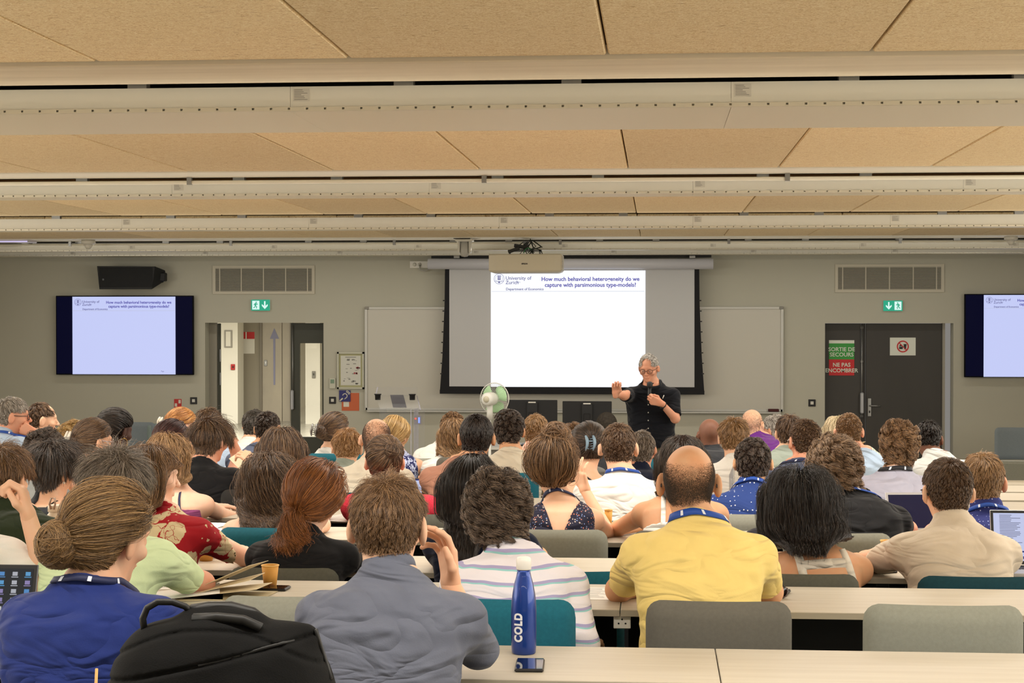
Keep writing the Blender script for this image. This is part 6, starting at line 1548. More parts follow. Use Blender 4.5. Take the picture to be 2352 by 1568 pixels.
make_person('person with dark wavy hair beside the ginger woman', 480, 936, 'I', dy=-.1, yaw=14, bpx=500, skin_c='light', sw=.165, shirt=T(lblue, sleeve=.9), hair=dict(style='short', mat='darkbrown', L=.05, t=.010, vol=.02), hairt=.02, group=G1, arms={'R': dict(e=(548, 1030, 12.85), w=(528, 996, 12.85), hd=(-.5, 0, .8), pn=(-.5, 0, .2), curl=.9)})
make_person('blond woman in a navy flowered sleeveless top', 908, 957, 'H', dy=0, yaw=24, pitch=4, bpx=916, sex='w', skin_c='light', sw=.14, shirt=T(m_nflo, sleeve=0, wr=.003), hair=dict(style='pony', mat='blond', tie=(.0, -.10, -.05), tailL=.07, vol=.014, t=.009), hairt=.012, group=G1)
make_person('person with long highlighted brown waves in a white top', 1046, 962, 'H', dy=0, yaw=-6, bpx=1035, sex='w', skin_c='light', sw=.15, shirt=T(white, sleeve=.9), hair=dict(style='long', mat='lightbrown', zend=P(1046, 1045, 11.8)[2], vol=.02, spread=.8, wave=.010, turns=2.5), hairt=.014, group=G1)
make_person('man with light brown hair in a pink striped shirt', 1231, 951, 'H', dy=.1, yaw=10, bpx=1226, skin_c='ruddy', sw=.16, shirt=T(m_pstr, sleeve=.9, collar=.03), hair=dict(style='short', mat='lightbrown', L=.025, t=.007), hairt=.014, group=G1)
make_person('person with dark brown hair in a grey shirt', 1812, 952, 'H', dy=0, yaw=-10, bpx=1800, skin_c='light', sw=.165, shirt=T(tealg, sleeve=.9), hair=dict(style='short', mat='darkbrown', L=.04, t=.010, vol=.015), hairt=.018, group=G1)
make_person('man with cropped brown hair turned away in a pale striped shirt', 1950, 949, 'H', dy=-.3, yaw=4, bpx=1978, skin_c='ruddy', sw=.17, shirt=T(lblue, sleeve=.9), hair=dict(style='short', mat='brown', L=.012, t=.005), hairt=.010, group=G1)
make_person('man with black hair bowed low in a fine checked shirt', 2132, 970, 'H', dy=-.2, yaw=14, pitch=26, bpx=2152, skin_c='brown', sw=.18, shirt=T(m_chk, sleeve=.9, wr=.007, collar=.03), hair=dict(style='short', mat='black', L=.03, t=.008), hairt=.016, group=G1, nb=(.03, -.09, -.12), arms={'R': dict(out=.9)})
make_person('man with a smooth brown bald head', 1630, 963, 'H', dy=.25, yaw=-10, bpx=1638, skin_c='brown', sw=.16, shirt=T(charcoal, sleeve=.9), hair=dict(style='buzz', mat='stubdark', L=.002, t=.0004, n=200, bald=(0, 0, .1, .14)), hairt=0., group=G1)
# ---- row I
make_person('man with brown curls in a white shirt with a red mark', 1040, 946, 'I', dy=.2, yaw=6, bpx=1024, skin_c='light', sw=.17, shirt=T(white, sleeve=.9), hair=dict(style='curly', mat='brown', L=.02, curl=.004, t=.009), hairt=.016, group=G1)
make_person('person with short grey-streaked dark hair left of the balding crown', 586, 940, 'I', dy=0, yaw=20, bpx=576, skin_c='light', sw=.16, shirt=T(white, sleeve=.9), hair=dict(style='short', mat='coil', L=.03, t=.008), hairt=.016, group=G1)
make_person('person with tightly cropped black hair below the lecturer', 1393, 947, 'I', dy=.1, yaw=-10, bpx=1393, skin_c='dark', sw=.16, shirt=T(charcoal, sleeve=.9), hair=dict(style='buzz', mat='coil', L=.004, t=.004, n=9000), hairt=.004, group=G1)
make_person('bald bearded man in a purple shirt', 1728, 941, 'I', dy=.4, yaw=22, pitch=4, bpx=1752, skin_c='light', sw=.17, shirt=T(purple, sleeve=.9), hair=dict(style='buzz', mat='stubble', L=.003, t=.0005, n=6000, rad=.0005, bald=(0, .02, .12, .12)), hairt=0., group=G1)
make_person('person with pale blond hair half hidden by a cropped brown head', 1925, 955, 'I', dy=0, yaw=0, bpx=1985, sex='w', skin_c='light', shirt=T(m_gstr, sleeve=.9), hair=dict(style='long', mat='paleblond', zend=P(1940, 1030, 12.9)[2], vol=.02, spread=1.2), hairt=.016, group=G1)
# ---- row J
make_person('man with grey curls turning his face to the left', 1780, 953, 'J', dy=0, yaw=-52, bpx=1785, skin_c='ruddy', sw=.16, shirt=T(navy, sleeve=.9), hair=dict(style='curly', mat='silver', L=.022, curl=.004, t=.009), hairt=.014, group=G1, vox=.009)

# ---- lecturer
YS = 15.6
SP = make_person('grey-haired lecturer in a black short-sleeved shirt speaking into a microphone', 1490, 815, None, Y=YS, yaw=180 + 14, pitch=17, byaw=180 + 4, bpx=1497, stand=True, skin_c='ruddy', sw=.186, big=1.08, hs=1.0, vox=.006, nb=(0, -.045, -.170),
    shirt=T(cloth('black_shirt', (22, 24, 30), k=4), sleeve=.86, wr=.006, loose=.026, collar=.035), hair=dict(style='short', mat='silver', L=.026, t=.006, n=3500, front=.10, rad=.0010, bald=(0, .080, .085, .052), lift=.6, side=.5), hairt=.012,
    hip=A(P(1495, 1000, YS)[0], YS + .02, FLOOR_FRONT + .95),
    arms={'R': dict(e=(1434, 908, 15.33), w=(1414, 905, 15.12), hd=(.12, -.35, 1), pn=(-.1, -.8, -.3), curl=[.95, 1.0, 1.1, 1.2], sp=.04, th=.95),
          'L': dict(e=(1551, 961, 15.48), w=(1519, 926, 15.30), hd=(-1, -.15, .32), pn=(-.1, .95, .35), curl=[1.15, 1.15, 1.15, 1.15], sp=.0, th=.7)},
    ears=1.0, extra=[E_(glasses, rim=.0026, mat=M('glasses_bronze', (96, 70, 56), .3)), E_(watch, sd='L'), E_(lanyard, mat=cloth('black_shirt', (22, 24, 30), k=4), wd=.030, up=.040, name='collar', emblems=False)])
def lecturer_parts(s):
    e = s.e; o = s.o
    def f(p):
        h = s.H - o; d = ell(p, h + A(0, 0, -.0), (.175, .125, .13))
        for g_ in (-1, 1):
            k = h + A(g_ * .105, -.02, -.45); d = smin(d, seg(p, h + A(g_ * .085, 0, -.02), k, .092, .068), .03); d = smin(d, seg(p, k, h + A(g_ * .115, .0, -.87), .066, .055), .03)
        return d
    h = s.H - o; V, Q = snet(f, h - A(.25, .2, .93), h + A(.25, .2, .16), .012)
    mesh_np('trousers', V, Q, cloth('olive_trousers', (104, 100, 76)), e)
    for g_ in (-1, 1): q = link(bpy.data.objects.new('shoe', _leg['sd']), e); q.location = (float(h[0]) + g_ * .115, float(h[1]), 0); q.rotation_euler = (0, 0, math.pi)
    # buttons down the placket, eyes, shirt collar buttons
    mb_ = M('shirt_button', (206, 204, 196), .4)
    for py in (893, 905, 928, 946, 964, 982, 999):
        p = P(1489, py, YS) - o
        for _ in range(30):
            v = float(s.shirt_f(np.array([p], f32))[0]); p = p + np.array([0, -1., 0]) * max(-v + .0, -.02) if v < 0 else p + np.array([0, 1., 0]) * min(v, .02)
        MB().lathe([(.0005, -.003), (.0055, -.002), (.0055, .002), (.0005, .003)], tuple(p), 10, Matrix.Rotation(math.pi / 2, 3, 'X')).build('button', mb_, e)
    for g_ in (-1, 1):
        q = MB().lathe([(.0005, -.012), (.008, -.009), (.012, 0), (.008, .009), (.0005, .012)], hl(s, (g_ * .031, .079, .005)), 12).build('eye', M('eye_white', (206, 198, 190), .3), e)
        MB().lathe([(.0005, -.004), (.005, 0), (.0005, .004)], hl(s, (g_ * .031, .0905, .003)), 10).build('iris', M('eye_dark', (40, 34, 30), .3), q)
lecturer_parts(SP)
# microphone in his left hand
a = SP.sh['L']['W'] + SP.o; mt, mbm = P(1493, 873, 15.37), P(1491, 919, 15.325)
e = empty('microphone', mbm, 'black handheld microphone held up to the lecturer\'s mouth', 'microphone'); d = mt - mbm; ln = np.linalg.norm(d)
Rm = Vector(d).to_track_quat('Z', 'Y').to_matrix()
MB().lathe([(.001, -.03), (.013, -.03), (.015, .01), (.0175, ln * .62), (.001, ln * .62)], (0, 0, 0), 16, Rm).build('handle', m_black, e)
MB().lathe([(.018, 0), (.024, .008), (.027, .03), (.022, .05), (.001, .058)], tuple(Rm @ Vector((0, 0, ln * .62))), 16, Rm).build('grille_head', M('microphone_grille', (30, 30, 32), .6, bump=(900, .5, .001)), e)
# pen in breast pocket
a = P(1522, 915, 15.46); o = MB().tube([(0, 0, 0), (.012, 0, .03)], .004, 8).build('pen', m_white, None, a); tag(o, 'white pen clipped in the lecturer\'s breast pocket', 'pen')
for r in SHZ:
    if not (1.1 < r[1] < 1.42 and .36 < r[2] < .64): print('SIT', r)
# ================================================================== CHAIRS IN VIEW
pchair(1483, 1821, 1379, 'B', 'grey', 'mid-grey chair behind the man in the yellow polo shirt')
pchair(1985, 2357, 1388, 'B', 'light', 'empty pale grey chair at the right of the nearest desk')
pchair(1040, 1321, 1375, 'B', 'teal', 'bright teal chair behind the striped top')
pchair(503, 790, 1368, 'B', 'light', 'pale grey chair behind the black backpack')
pchair(130, 420, 1372, 'B', 'grey', 'grey chair behind the mint green shirt')
pchair(519, 776, 1303, 'C', 'olive', 'dark olive chair behind the black top of the auburn ponytail')
pchair(1718, 1977, 1317, 'C', 'olive', 'dark olive chair behind the black bob')
pchair(2109, 2395, 1323, 'C', 'darkteal', 'dark teal chair behind the cream linen shirt')
pchair(1180, 1434, 1311, 'C', 'teal', 'low teal chair beyond the striped shoulder')
pchair(270, 470, 1306, 'C', 'grey', 'grey chair behind the red flowered blouse')
pchair(-60, 190, 1303, 'C', 'grey', 'grey chair behind the dark green shirt')
pchair(497, 740, 1211, 'D', 'teal', 'deep teal chair left of the black top')
pchair(1150, 1396, 1215, 'D', 'light', 'light grey chair behind the V-back dress')
pchair(1800, 2052, 1223, 'D', 'light', 'light grey chair behind the black T-shirt')
pchair(1450, 1690, 1219, 'D', 'grey', 'grey chair behind the woman with white straps')
pchair(2150, 2390, 1222, 'D', 'olive', 'olive chair behind the sandy-haired man')
pchair(10, 240, 1209, 'D', 'grey', 'grey chair behind the dark tank top')
pchair(1345, 1545, 1196, 'E', 'teal', 'teal chair behind the white T-shirt')
pchair(1610, 1830, 1180, 'E', 'light', 'pale grey chair behind the navy dotted shirt')
pchair(795, 1022, 1180, 'E', 'olive', 'olive chair behind the red textured shirt')
pchair(503, 720, 1124, 'F', 'black', 'charcoal chair left of the long wavy hair')
pchair(715, 905, 1130, 'F', 'darkteal', 'dark teal chair right of the auburn hair')
pchair(990, 1160, 1131, 'F', 'grey', 'grey chair behind the dusky pink top')
pchair(2003, 2195, 1138, 'F', 'darkteal', 'dark teal chair behind the lavender shirt')
pchair(1075, 1237, 1085, 'G', 'teal', 'teal chair behind the beige T-shirt')
pchair(512, 680, 1075, 'G', 'grey', 'grey chair with a dark helmet bag on its far side')
pchair(1000, 1165, 1050, 'H', 'grey', 'grey chair top behind the white tops in the middle')
pchair(920, 1000, 1050, 'H', 'light', 'pale grey chair top right of the navy flowered top', wd=None) if False else pchair(900, 1003, 1052, 'I', 'light', 'pale grey chair top right of the navy flowered top')
pchair(700, 850, 1041, 'H', 'teal', 'teal chair behind the white shirt by the door')
pchair(1485, 1560, 1054, 'I', 'teal', 'teal chair top right of the grey-brown hair')

# ================================================================== SMALL THINGS ON THE DESKS
def onD(px, py, row, dz=0.): return PZ(px, py, deskz(row) + dz)
m_cup = M('kraft_cup', (216, 160, 78), .65, noise=(20, (204, 148, 68), .3)); m_cupin = M('kraft_cup_inside', (190, 142, 76), .7); m_wcup = M('white_cup', (222, 214, 196), .6)
def cup(pxl, pxr, ytop, ybot, row, label, mat=None, Y=None):
    mat = mat or m_cup
    b = onD((pxl + pxr) / 2, ybot - (2), row) if Y is None else P((pxl + pxr) / 2, ybot, Y); w_ = (pxr - pxl) / F_PX * b[1]; h_ = (ybot - ytop) / F_PX * b[1]
    e = empty('paper_cup', b, label, 'cup', 'paper cups on the desks')
    r1, r0 = w_ / 2, w_ / 2 * .70
    MB().lathe([(r0, 0), (r1 * .97, h_ - .002), (r1 * .92, h_ - .002), (r0 * .92, .006), (.001, .006)], (0, 0, 0), 28).build('cup_wall', mat, e)
    MB().tube([(r1 * .985 * math.cos(t), r1 * .985 * math.sin(t), h_ - .001) for t in np.linspace(0, 2 * math.pi, 29)[:-1]], .0017, 6, True).build('rim', M('cup_rim', (232, 190, 116), .6) if mat is m_cup else mat, e)
    return e, r0, r1, h_
e, r0, r1, h_ = cup(600, 641, 1298, 1350, 'B', 'kraft paper cup standing beside the phone and open booklets')
q = MB()
for i, (u, v) in enumerate(((-.35, .1), (-.2, .12), (-.02, .09), (.14, .11), (.0, .2), (.12, .2), (.38, .12))):
    q.box((r0 * u * 1.6, -r0 * 1.13 - (.0 if abs(u) < .3 else -.004), h_ * v), (.007, .0012, .006 if i < 6 else .010))
q.build('printed_mark', M('cup_print', (150, 96, 50), .6), e)
cup(452, 495, 1230, 1289, 'C', 'kraft paper cup beside the red flowered sleeve')
cup(2022, 2056, 1243, 1290, 'C', 'kraft paper cup left of the cream linen sleeve')
cup(1388, 1407, 1172, 1222, 'D', 'kraft paper cup right of the V-back dress')
cup(801, 822, 1170, 1222, 'D', 'kraft paper cup behind the grey shirted man\'s left ear')
cup(1006, 1030, 1150, 1196, 'E', 'kraft paper cup left of the long black hair')
cup(532, 551, 1105, 1124, 'F', 'small kraft paper cup behind the charcoal chair')
cup(476, 498, 1081, 1112, 'F', 'white paper cup beside the spotted sleeve', m_wcup)
# blue steel bottle
b = onD(1203, 1500, 'A'); Yb = b[1]; k = Yb / F_PX
e = empty('water_bottle', b, 'tall blue metal bottle marked COLD on the nearest desk', 'bottle')
zz = lambda py: (1500 - py) * k
rw = lambda px: px / 2 * k
prof = [(rw(50), 0), (rw(56), .004), (rw(58), zz(1480)), (rw(59), zz(1440)), (rw(59), zz(1400)), (rw(57), zz(1380)), (rw(52), zz(1360)), (rw(44), zz(1338)), (rw(35), zz(1322)), (rw(31), zz(1312)), (rw(31), zz(1306)), (rw(20), zz(1306))]
MB().lathe(prof, (0, 0, 0), 40).build('bottle_body', M('bottle_blue', (22, 58, 138), .28, metal=.35, coat=.4), e)
MB().lathe([(rw(46), -.0005), (rw(52), .003), (rw(52), .006)], (0, 0, 0), 40).build('base_ring', M('bottle_base', (24, 34, 70), .4), e)
MB().lathe([(rw(33), zz(1306)), (rw(35), zz(1304)), (rw(35), zz(1286)), (rw(32), zz(1279)), (rw(20), zz(1276)), (.001, zz(1275.5))], (0, 0, 0), 32).build('cap', M('cap_white', (226, 224, 218), .35), e)
cu = bpy.data.curves.new('t', 'FONT'); cu.body = 'COLD'; cu.size = .033; cu.space_character = 1.18; cu.offset = .0016; cu.extrude = .0004; cu.align_x = 'LEFT'; ob = bpy.data.objects.new('t', cu); COL.objects.link(ob); bpy.context.view_layer.update()
me = bpy.data.meshes.new_from_object(ob.evaluated_get(bpy.context.evaluated_depsgraph_get())); bpy.data.objects.remove(ob)
import bmesh
bm = bmesh.new(); bm.from_mesh(me); bmesh.ops.triangulate(bm, faces=bm.faces[:]); bmesh.ops.subdivide_edges(bm, edges=bm.edges[:], cuts=5, use_grid_fill=True); bm.to_mesh(me); bm.free()
co = np.zeros(len(me.vertices) * 3, f32); me.vertices.foreach_get('co', co); co = co.reshape(-1, 3); wl = co[:, 0].max()
z_ = zz(1469) + co[:, 0] / wl * (zz(1403) - zz(1469)); ang = -math.pi / 2 - .40 - (co[:, 1] - .012) / rw(59) * .95; rr = rw(59) + .0006 + co[:, 2]
co = np.stack([rr * np.cos(ang), rr * np.sin(ang), z_], 1); me.vertices.foreach_set('co', co.ravel().astype(f32)); me.materials.append(M('print_white', (220, 224, 230), .5)); me.name = 'lettering'
link(bpy.data.objects.new('lettering', me), e)
# phone beside it
def slab_thing(name, c, w_, d_, h_, rz, label, cat, mat, parts=(), r=.006):
    e = empty(name, c, label, cat, rz=rz)
    MB().box((0, 0, h_ / 2), (w_, d_, h_), min(r, h_ * .4)).build('casing', mat, e)
    for n_, x0, x1, y0, y1, mm in parts: MB().b2((x0 * w_, y0 * d_, h_), (x1 * w_, y1 * d_, h_ + .0006)).build(n_, mm, e)
    return e
m_glassb = M('phone_glass', (10, 11, 16), .06, spec=.8, coat=.6)
def phone(px, py, row, w_, d_, rz, label, Y=None):
    c = onD(px, py, row); return slab_thing('mobile_phone', c, w_, d_, .009, rz, label, 'phone', M('phone_case', (34, 32, 34), .4), [('screen', -.46, .46, -.48, .48, m_glassb)])
phone(1217, 1531, 'A', .076, .150, .04, 'black mobile phone lying in front of the blue bottle')
phone(613, 1353, 'B', .15, .078, -.05, 'black mobile phone beside the kraft cup and booklets')
e = phone(2014, 1311, 'C', .078, .155, .55, 'dark phone beside the cream linen sleeve')
phone(1403, 1226, 'D', .07, .14, .3, 'phone lying beside the kraft cup at the V-back dress')
# papers, booklets
m_sheet = M('printed_sheet', (232, 230, 224), .7); m_line = M('print_grey', (150, 150, 150), .7); m_kraft = M('booklet_cream', (222, 206, 172), .7, noise=(3, (206, 190, 154), .3))
def sheet(px, py, row, w_, d_, rz, label, lines=12, mat=None, z=0., name='paper_sheet', tilt=0.):
    c = onD(px, py, row, z); e = empty(name, c, label, 'paper', rz=rz)
    sh = MB().box((0, 0, .0008), (w_, d_, .0012)).build('page', mat or m_sheet, e)
    if lines:
        q = MB(); R2_ = random.Random(int(px))
        for i in range(lines):
            y = d_ * (.42 - .84 * i / lines); q.b2((-w_ * .42, y, .0014), (w_ * (R2_.uniform(.1, .42)), y + .003, .0018))
        q.build('printed_lines', m_line, sh)
    if tilt: e.rotation_euler = (tilt, 0, rz)
    return e
sheet(1365, 1363, 'B', .115, .26, -.03, 'white printed sheet lying right of the striped sleeve')
sheet(788, 1190, 'E', .20, .28, -.35, 'printed sheet beside the teal chair behind the auburn hair')
sheet(495, 1222, 'D', .24, .30, .3, 'pale glossy brochure behind the kraft cup', mat=M('brochure', (196, 206, 226), .4))
sheet(462, 1208, 'D', .2, .28, -.1, 'white papers behind the red flowered blouse', z=.003)
sheet(955, 1066, 'H', .16, .24, .2, 'stack of white papers behind the open laptop')
sheet(420, 1340, 'B', .18, .26, .2, 'white sheet under the booklets by the mint shirt')
# open booklets
c = onD(515, 1368, 'B')
e = empty('open_booklet', c, 'cream booklet lying open beside the mint green sleeve', 'booklet', rz=.0)
def leafm(pts, n='page', mat=m_kraft, par=e, th=.0015):
    V = [A(*p) for p in pts]; nn = nrm(np.cross(V[1] - V[0], V[3] - V[0])) * th
    vs = V + [v + nn for v in V]; MB().add(vs, [(3, 2, 1, 0), (4, 5, 6, 7), (0, 1, 5, 4), (1, 2, 6, 5), (2, 3, 7, 6), (3, 0, 4, 7)]).build(n, mat, par)
leafm([(-.12, -.08, .001), (.14, -.10, .001), (.16, .10, .001), (-.10, .12, .001)], 'cover', M('booklet_cover', (176, 162, 126), .7))
leafm([(-.12, -.08, .004), (.12, -.05, .030), (.14, .10, .030), (-.10, .10, .004)])
leafm([(-.12, -.08, .007), (.09, -.02, .055), (.11, .12, .060), (-.10, .10, .007)])
leafm([(-.13, -.07, .010), (.08, .02, .098), (.12, .13, .100), (-.09, .11, .010)])
c = onD(420, 1372, 'B'); e = empty('open_booklet', c, 'second cream booklet with a curled page half hidden by the blue shirt', 'booklet', rz=.25)
leafm([(-.10, -.08, .001), (.13, -.08, .001), (.13, .12, .001), (-.10, .12, .001)], 'cover', m_kraft, e)
leafm([(-.10, -.08, .004), (.12, -.06, .02), (.12, .10, .03), (-.10, .10, .004)], 'page', m_sheet, e)
# sheet held by the woman near the door
c = P(562, 1062, 9.0); e = empty('paper_sheet', c, 'cream sheet held up by the dark-haired woman near the door', 'paper')
leafm([(-.085, 0, .02), (.02, -.02, -.075), (.085, .02, .045), (-.035, .04, .055)], 'page', M('held_sheet', (214, 204, 176), .7), e)
# white flask with loop
c = P(126, 1250, 6.95); c[2] = deskz('C'); kk = 6.95 / F_PX
e = empty('water_bottle', c, 'cream flask with a carrying loop between the dark tank top and the bun', 'bottle'); zt_ = P(126, 1162, 6.95)[2] - c[2]
mfl = M('flask_cream', (206, 194, 174), .4)
MB().lathe([(.033, 0), (.036, .006), (.036, zt_ - .06), (.030, zt_ - .035), (.024, zt_ - .028), (.024, zt_ - .02), (.001, zt_ - .02)], (0, 0, 0), 24).build('bottle_body', mfl, e)
MB().lathe([(.001, zt_ - .022), (.028, zt_ - .022), (.028, zt_ + .002), (.024, zt_ + .006), (.001, zt_ + .006)], (0, 0, 0), 24).build('cap', mfl, e)
MB().tube([(-.006, -.028, zt_ - .01), (-.012, -.028, zt_ + .01), (-.008, -.02, zt_ + .035), (.008, -.02, zt_ + .035), (.012, -.028, zt_ + .01), (.006, -.028, zt_ - .01)], .0045, 6).build('carrying_loop', M('loop_brown', (150, 124, 104), .5), e)
# small blue bottle, clear bottle
c = onD(1150, 1090, 'H') ; c = P(1150, 1075, 10.9); c[2] = deskz('G')
e = empty('water_bottle', c, 'small bright blue bottle with a black spout beside the black hair', 'bottle'); zt_ = P(1150, 1042, 10.9)[2] - c[2]
MB().lathe([(.03, 0), (.033, .01), (.033, zt_ * .5), (.022, zt_ * .62), (.028, zt_ * .7), (.020, zt_ * .8), (.001, zt_ * .8)], (0, 0, 0), 20).build('bottle_body', M('bottle_bright_blue', (40, 60, 190), .25), e)
MB().lathe([(.018, zt_ * .8), (.016, zt_ * .9), (.007, zt_ * .93), (.006, zt_), (.001, zt_)], (0, 0, 0), 14).build('spout', m_black, e)
c = P(1690, 1100, 9.0); c[2] = deskz('E'); zt_ = P(1690, 1057, 9.0)[2] - c[2]
e = empty('water_bottle', c, 'clear plastic bottle with a red cap beside the navy dotted shirt', 'bottle')
MB().lathe([(.030, 0), (.034, .008), (.034, zt_ - .075), (.016, zt_ - .03), (.012, zt_ - .018), (.001, zt_ - .018)], (0, 0, 0), 20).build('bottle_body', M('clear_plastic', (226, 230, 226), .08, trans=.9, alpha=.5), e)
MB().lathe([(.001, zt_ - .02), (.014, zt_ - .02), (.014, zt_), (.001, zt_)], (0, 0, 0), 14).build('cap', M('cap_red', (206, 36, 40), .4), e)
# laptops
m_alu = M('laptop_silver', (178, 178, 180), .35, metal=.5); m_key = M('laptop_keys', (30, 30, 34), .6)
def laptop(pl, pr, pt, pb, row, label, scr, tilt=.25, yaw=0., bez=m_black, extra=None, Y=None, body=m_alu):
    """screen outline pixels at its hinge distance"""
    Yh = Y or rowY(row) + .33; a = P(pl, pb, Yh); b = P(pr, pb, Yh); w_ = b[0] - a[0]; h_ = w_ * .66 if pt is None else (pb - pt) / F_PX * Yh / math.cos(tilt)
    e = empty('laptop', ((a[0] + b[0]) / 2, Yh, deskz(row)), label, 'laptop', 'open laptops on the desks', rz=yaw); e['group'] = 'open laptops on the desks'
    MB().b2((-w_ / 2, -w_ * .66, 0), (w_ / 2, 0, .014), .003).build('base', body, e)
    q = MB()
    for r_ in range(5):
        for c_ in range(13): q.b2((-w_ * .44 + c_ * w_ * .068, -w_ * .10 - r_ * w_ * .058, .0141), (-w_ * .44 + (c_ + .86) * w_ * .068, -w_ * .10 - (r_ - .84) * w_ * .058, .0155))
    q.build('keyboard', m_key, e, kind='stuff')
    R_ = Matrix.Rotation(-tilt, 4, 'X'); ld = MB().b2((-w_ / 2, 0, 0), (w_ / 2, .006, h_), .002).build('lid', body, e); ld.location = (0, 0, .016); ld.rotation_euler = (-tilt, 0, 0)
    bz = MB().b2((-w_ / 2 + .002, -.0012, .002), (w_ / 2 - .002, 0, h_ - .002)).build('bezel', bez, ld)
    sc_ = MB().b2((-w_ / 2 + .012, -.002, .014), (w_ / 2 - .012, -.001, h_ - .012)).build('screen', scr, ld)
    if extra: extra(ld, w_, h_)
    return e
m_doc = M('laptop_page', (196, 206, 244), .4, emit=.8); m_desk_scr = M('laptop_dark_desktop', (26, 36, 46), .3, emit=.5); m_dim = M('laptop_dim_blue', (26, 30, 78), .25, emit=.35)
m_pr = M('screen_print', (110, 116, 160), .5, emit=.3); m_bluebar = M('screen_blue_bar', (40, 60, 150), .5, emit=.6)
def scr_doc(ld, w_, h_):
    q = MB(); R2_ = random.Random(4)
    for i in range(26):
        z = h_ * (.90 - i * .028)
        for c_ in range(3): q.b2((-w_ * .40 + c_ * w_ * .28, -.0028, z), (-w_ * .40 + c_ * w_ * .28 + w_ * R2_.uniform(.1, .24), -.002, z + h_ * .009))
    q.build('page_print', m_pr, ld)
    MB().b2((-w_ * .45, -.0026, h_ * .10), (w_ * .45, -.002, h_ * .15)).b2((-w_ * .45, -.0026, h_ * .22), (w_ * .45, -.002, h_ * .25)).build('blue_bar', m_bluebar, ld)
def scr_icons(ld, w_, h_):
    R2_ = random.Random(9)
    for i in range(6):
        for j in range(5):
            c_ = random.Random(i * 7 + j).choice([(80, 150, 220), (190, 196, 210), (150, 140, 200), (90, 170, 230), (210, 214, 220)])
            x, z = w_ * (.42 - j * .115), h_ * (.88 - i * .115)
            MB().b2((x - w_ * .022, -.003, z - h_ * .032), (x + w_ * .022, -.002, z + h_ * .02)).b2((x - w_ * .03, -.003, z - h_ * .055), (x + w_ * .03, -.002, z - h_ * .044)).build('desktop_icon', M('icon_%d_%d_%d' % c_, c_, .5, emit=.55), ld)
    MB().b2((-w_ * .45, -.003, h_ * .04), (w_ * .46, -.002, h_ * .075)).build('dock', m_pr, ld)
def scr_bar(ld, w_, h_): MB().b2((-w_ / 2 + .012, -.003, h_ * .86), (w_ / 2 - .012, -.002, h_ * .93)).build('title_bar', m_bluebar, ld)
laptop(-190, 72, 1314, 1486, 'A', 'dark-screened laptop with icons at the left edge', m_desk_scr, .28, 0, extra=scr_icons, body=M('laptop_grey', (96, 98, 104), .4, metal=.4), Y=4.78)
laptop(2278, 2490, 1192, 1312, 'C', 'laptop showing a text page at the right edge', m_doc, .22, 0, extra=scr_doc, Y=6.82)
laptop(2040, 2215, 1138, 1222, 'D', 'laptop with a dark blue screen left of the linen shirt', m_dim, .42, .12, bez=m_alu, Y=8.0)
laptop(890, 978, 1059, 1100, 'F', 'open laptop with a bright page above the red shirt', m_doc, .2, 0, extra=scr_bar, Y=10.05)
laptop(1440, 1525, 1070, 1100, 'F', 'laptop with a pale violet screen right of the white T-shirt', m_doc, .2, 0, Y=10.05)
# sunglasses on a dark notebook
c = onD(1782, 1364, 'B'); e = slab_thing('notebook', c, .085, .10, .012, -.25, 'dark notebook beside the yellow polo shirt', 'notebook', M('notebook_dark', (48, 42, 40), .6), [('cover_band', -.5, .5, .3, .4, m_black)])
c = onD(1772, 1360, 'B', .022); e = empty('sunglasses', c, 'brown sunglasses lying on the dark notebook', 'sunglasses', rz=.4)
q = MB()
for g_ in (-1, 1): q.tube([(g_ * .032 + .026 * math.cos(t), .004 * math.sin(t), .02 * math.sin(t)) for t in np.linspace(0, 2 * math.pi, 17)[:-1]], .003, 6, True)
q.build('rim', M('shades_brown', (66, 44, 36), .3), e)
for g_ in (-1, 1): MB().lathe([(.001, -.001), (.024, -.001), (.024, .001), (.001, .001)], (g_ * .032, 0, 0), 16, Matrix.Rotation(math.pi / 2, 3, 'X')).build('lens', M('dark_lens', (30, 24, 24), .1), e)
for g_ in (-1, 1): MB().tube([(g_ * .058, 0, .01), (g_ * .055, .06, .0), (g_ * .045, .10, -.014)], .0025, 6).build('temple', M('shades_brown'), e)
# dark folded garment beside the black bob
c = onD(1752, 1236, 'D', .03)
V, Q = snet(lambda p: ell(p, (0, 0, 0), (.085, .06, .045)) - wrinkle(p * f32(1.6)) * .012, (-.11, -.09, -.06), (.11, .09, .07), .006); o = mesh_np('folded_jacket', V, Q, cloth('dark_grey_knit', (54, 54, 62)), loc=tuple(c)); tag(o, 'dark grey folded jacket left of the black bob', 'jacket')
# helmet / dark round bag on the far chair
c = P(552, 1096, 9.9); V, Q = snet(lambda p: smin(ell(p, (0, 0, 0), (.05, .05, .042)), ell(p, (-.05, 0, -.03), (.05, .04, .03)), .02), (-.12, -.08, -.08), (.08, .08, .06), .006)
o = mesh_np('bicycle_helmet', V, Q, M('glossy_black', (16, 16, 20), .12, coat=.8), loc=tuple(c)); tag(o, 'glossy black helmet on the grey chair behind the small cup', 'helmet')
# orange print and papers at the far left of the nearest desk
sheet(-20, 1498, 'A', .10, .12, .1, 'sheet with orange print at the left edge of the nearest desk', mat=M('orange_print_sheet', (222, 150, 90), .6))
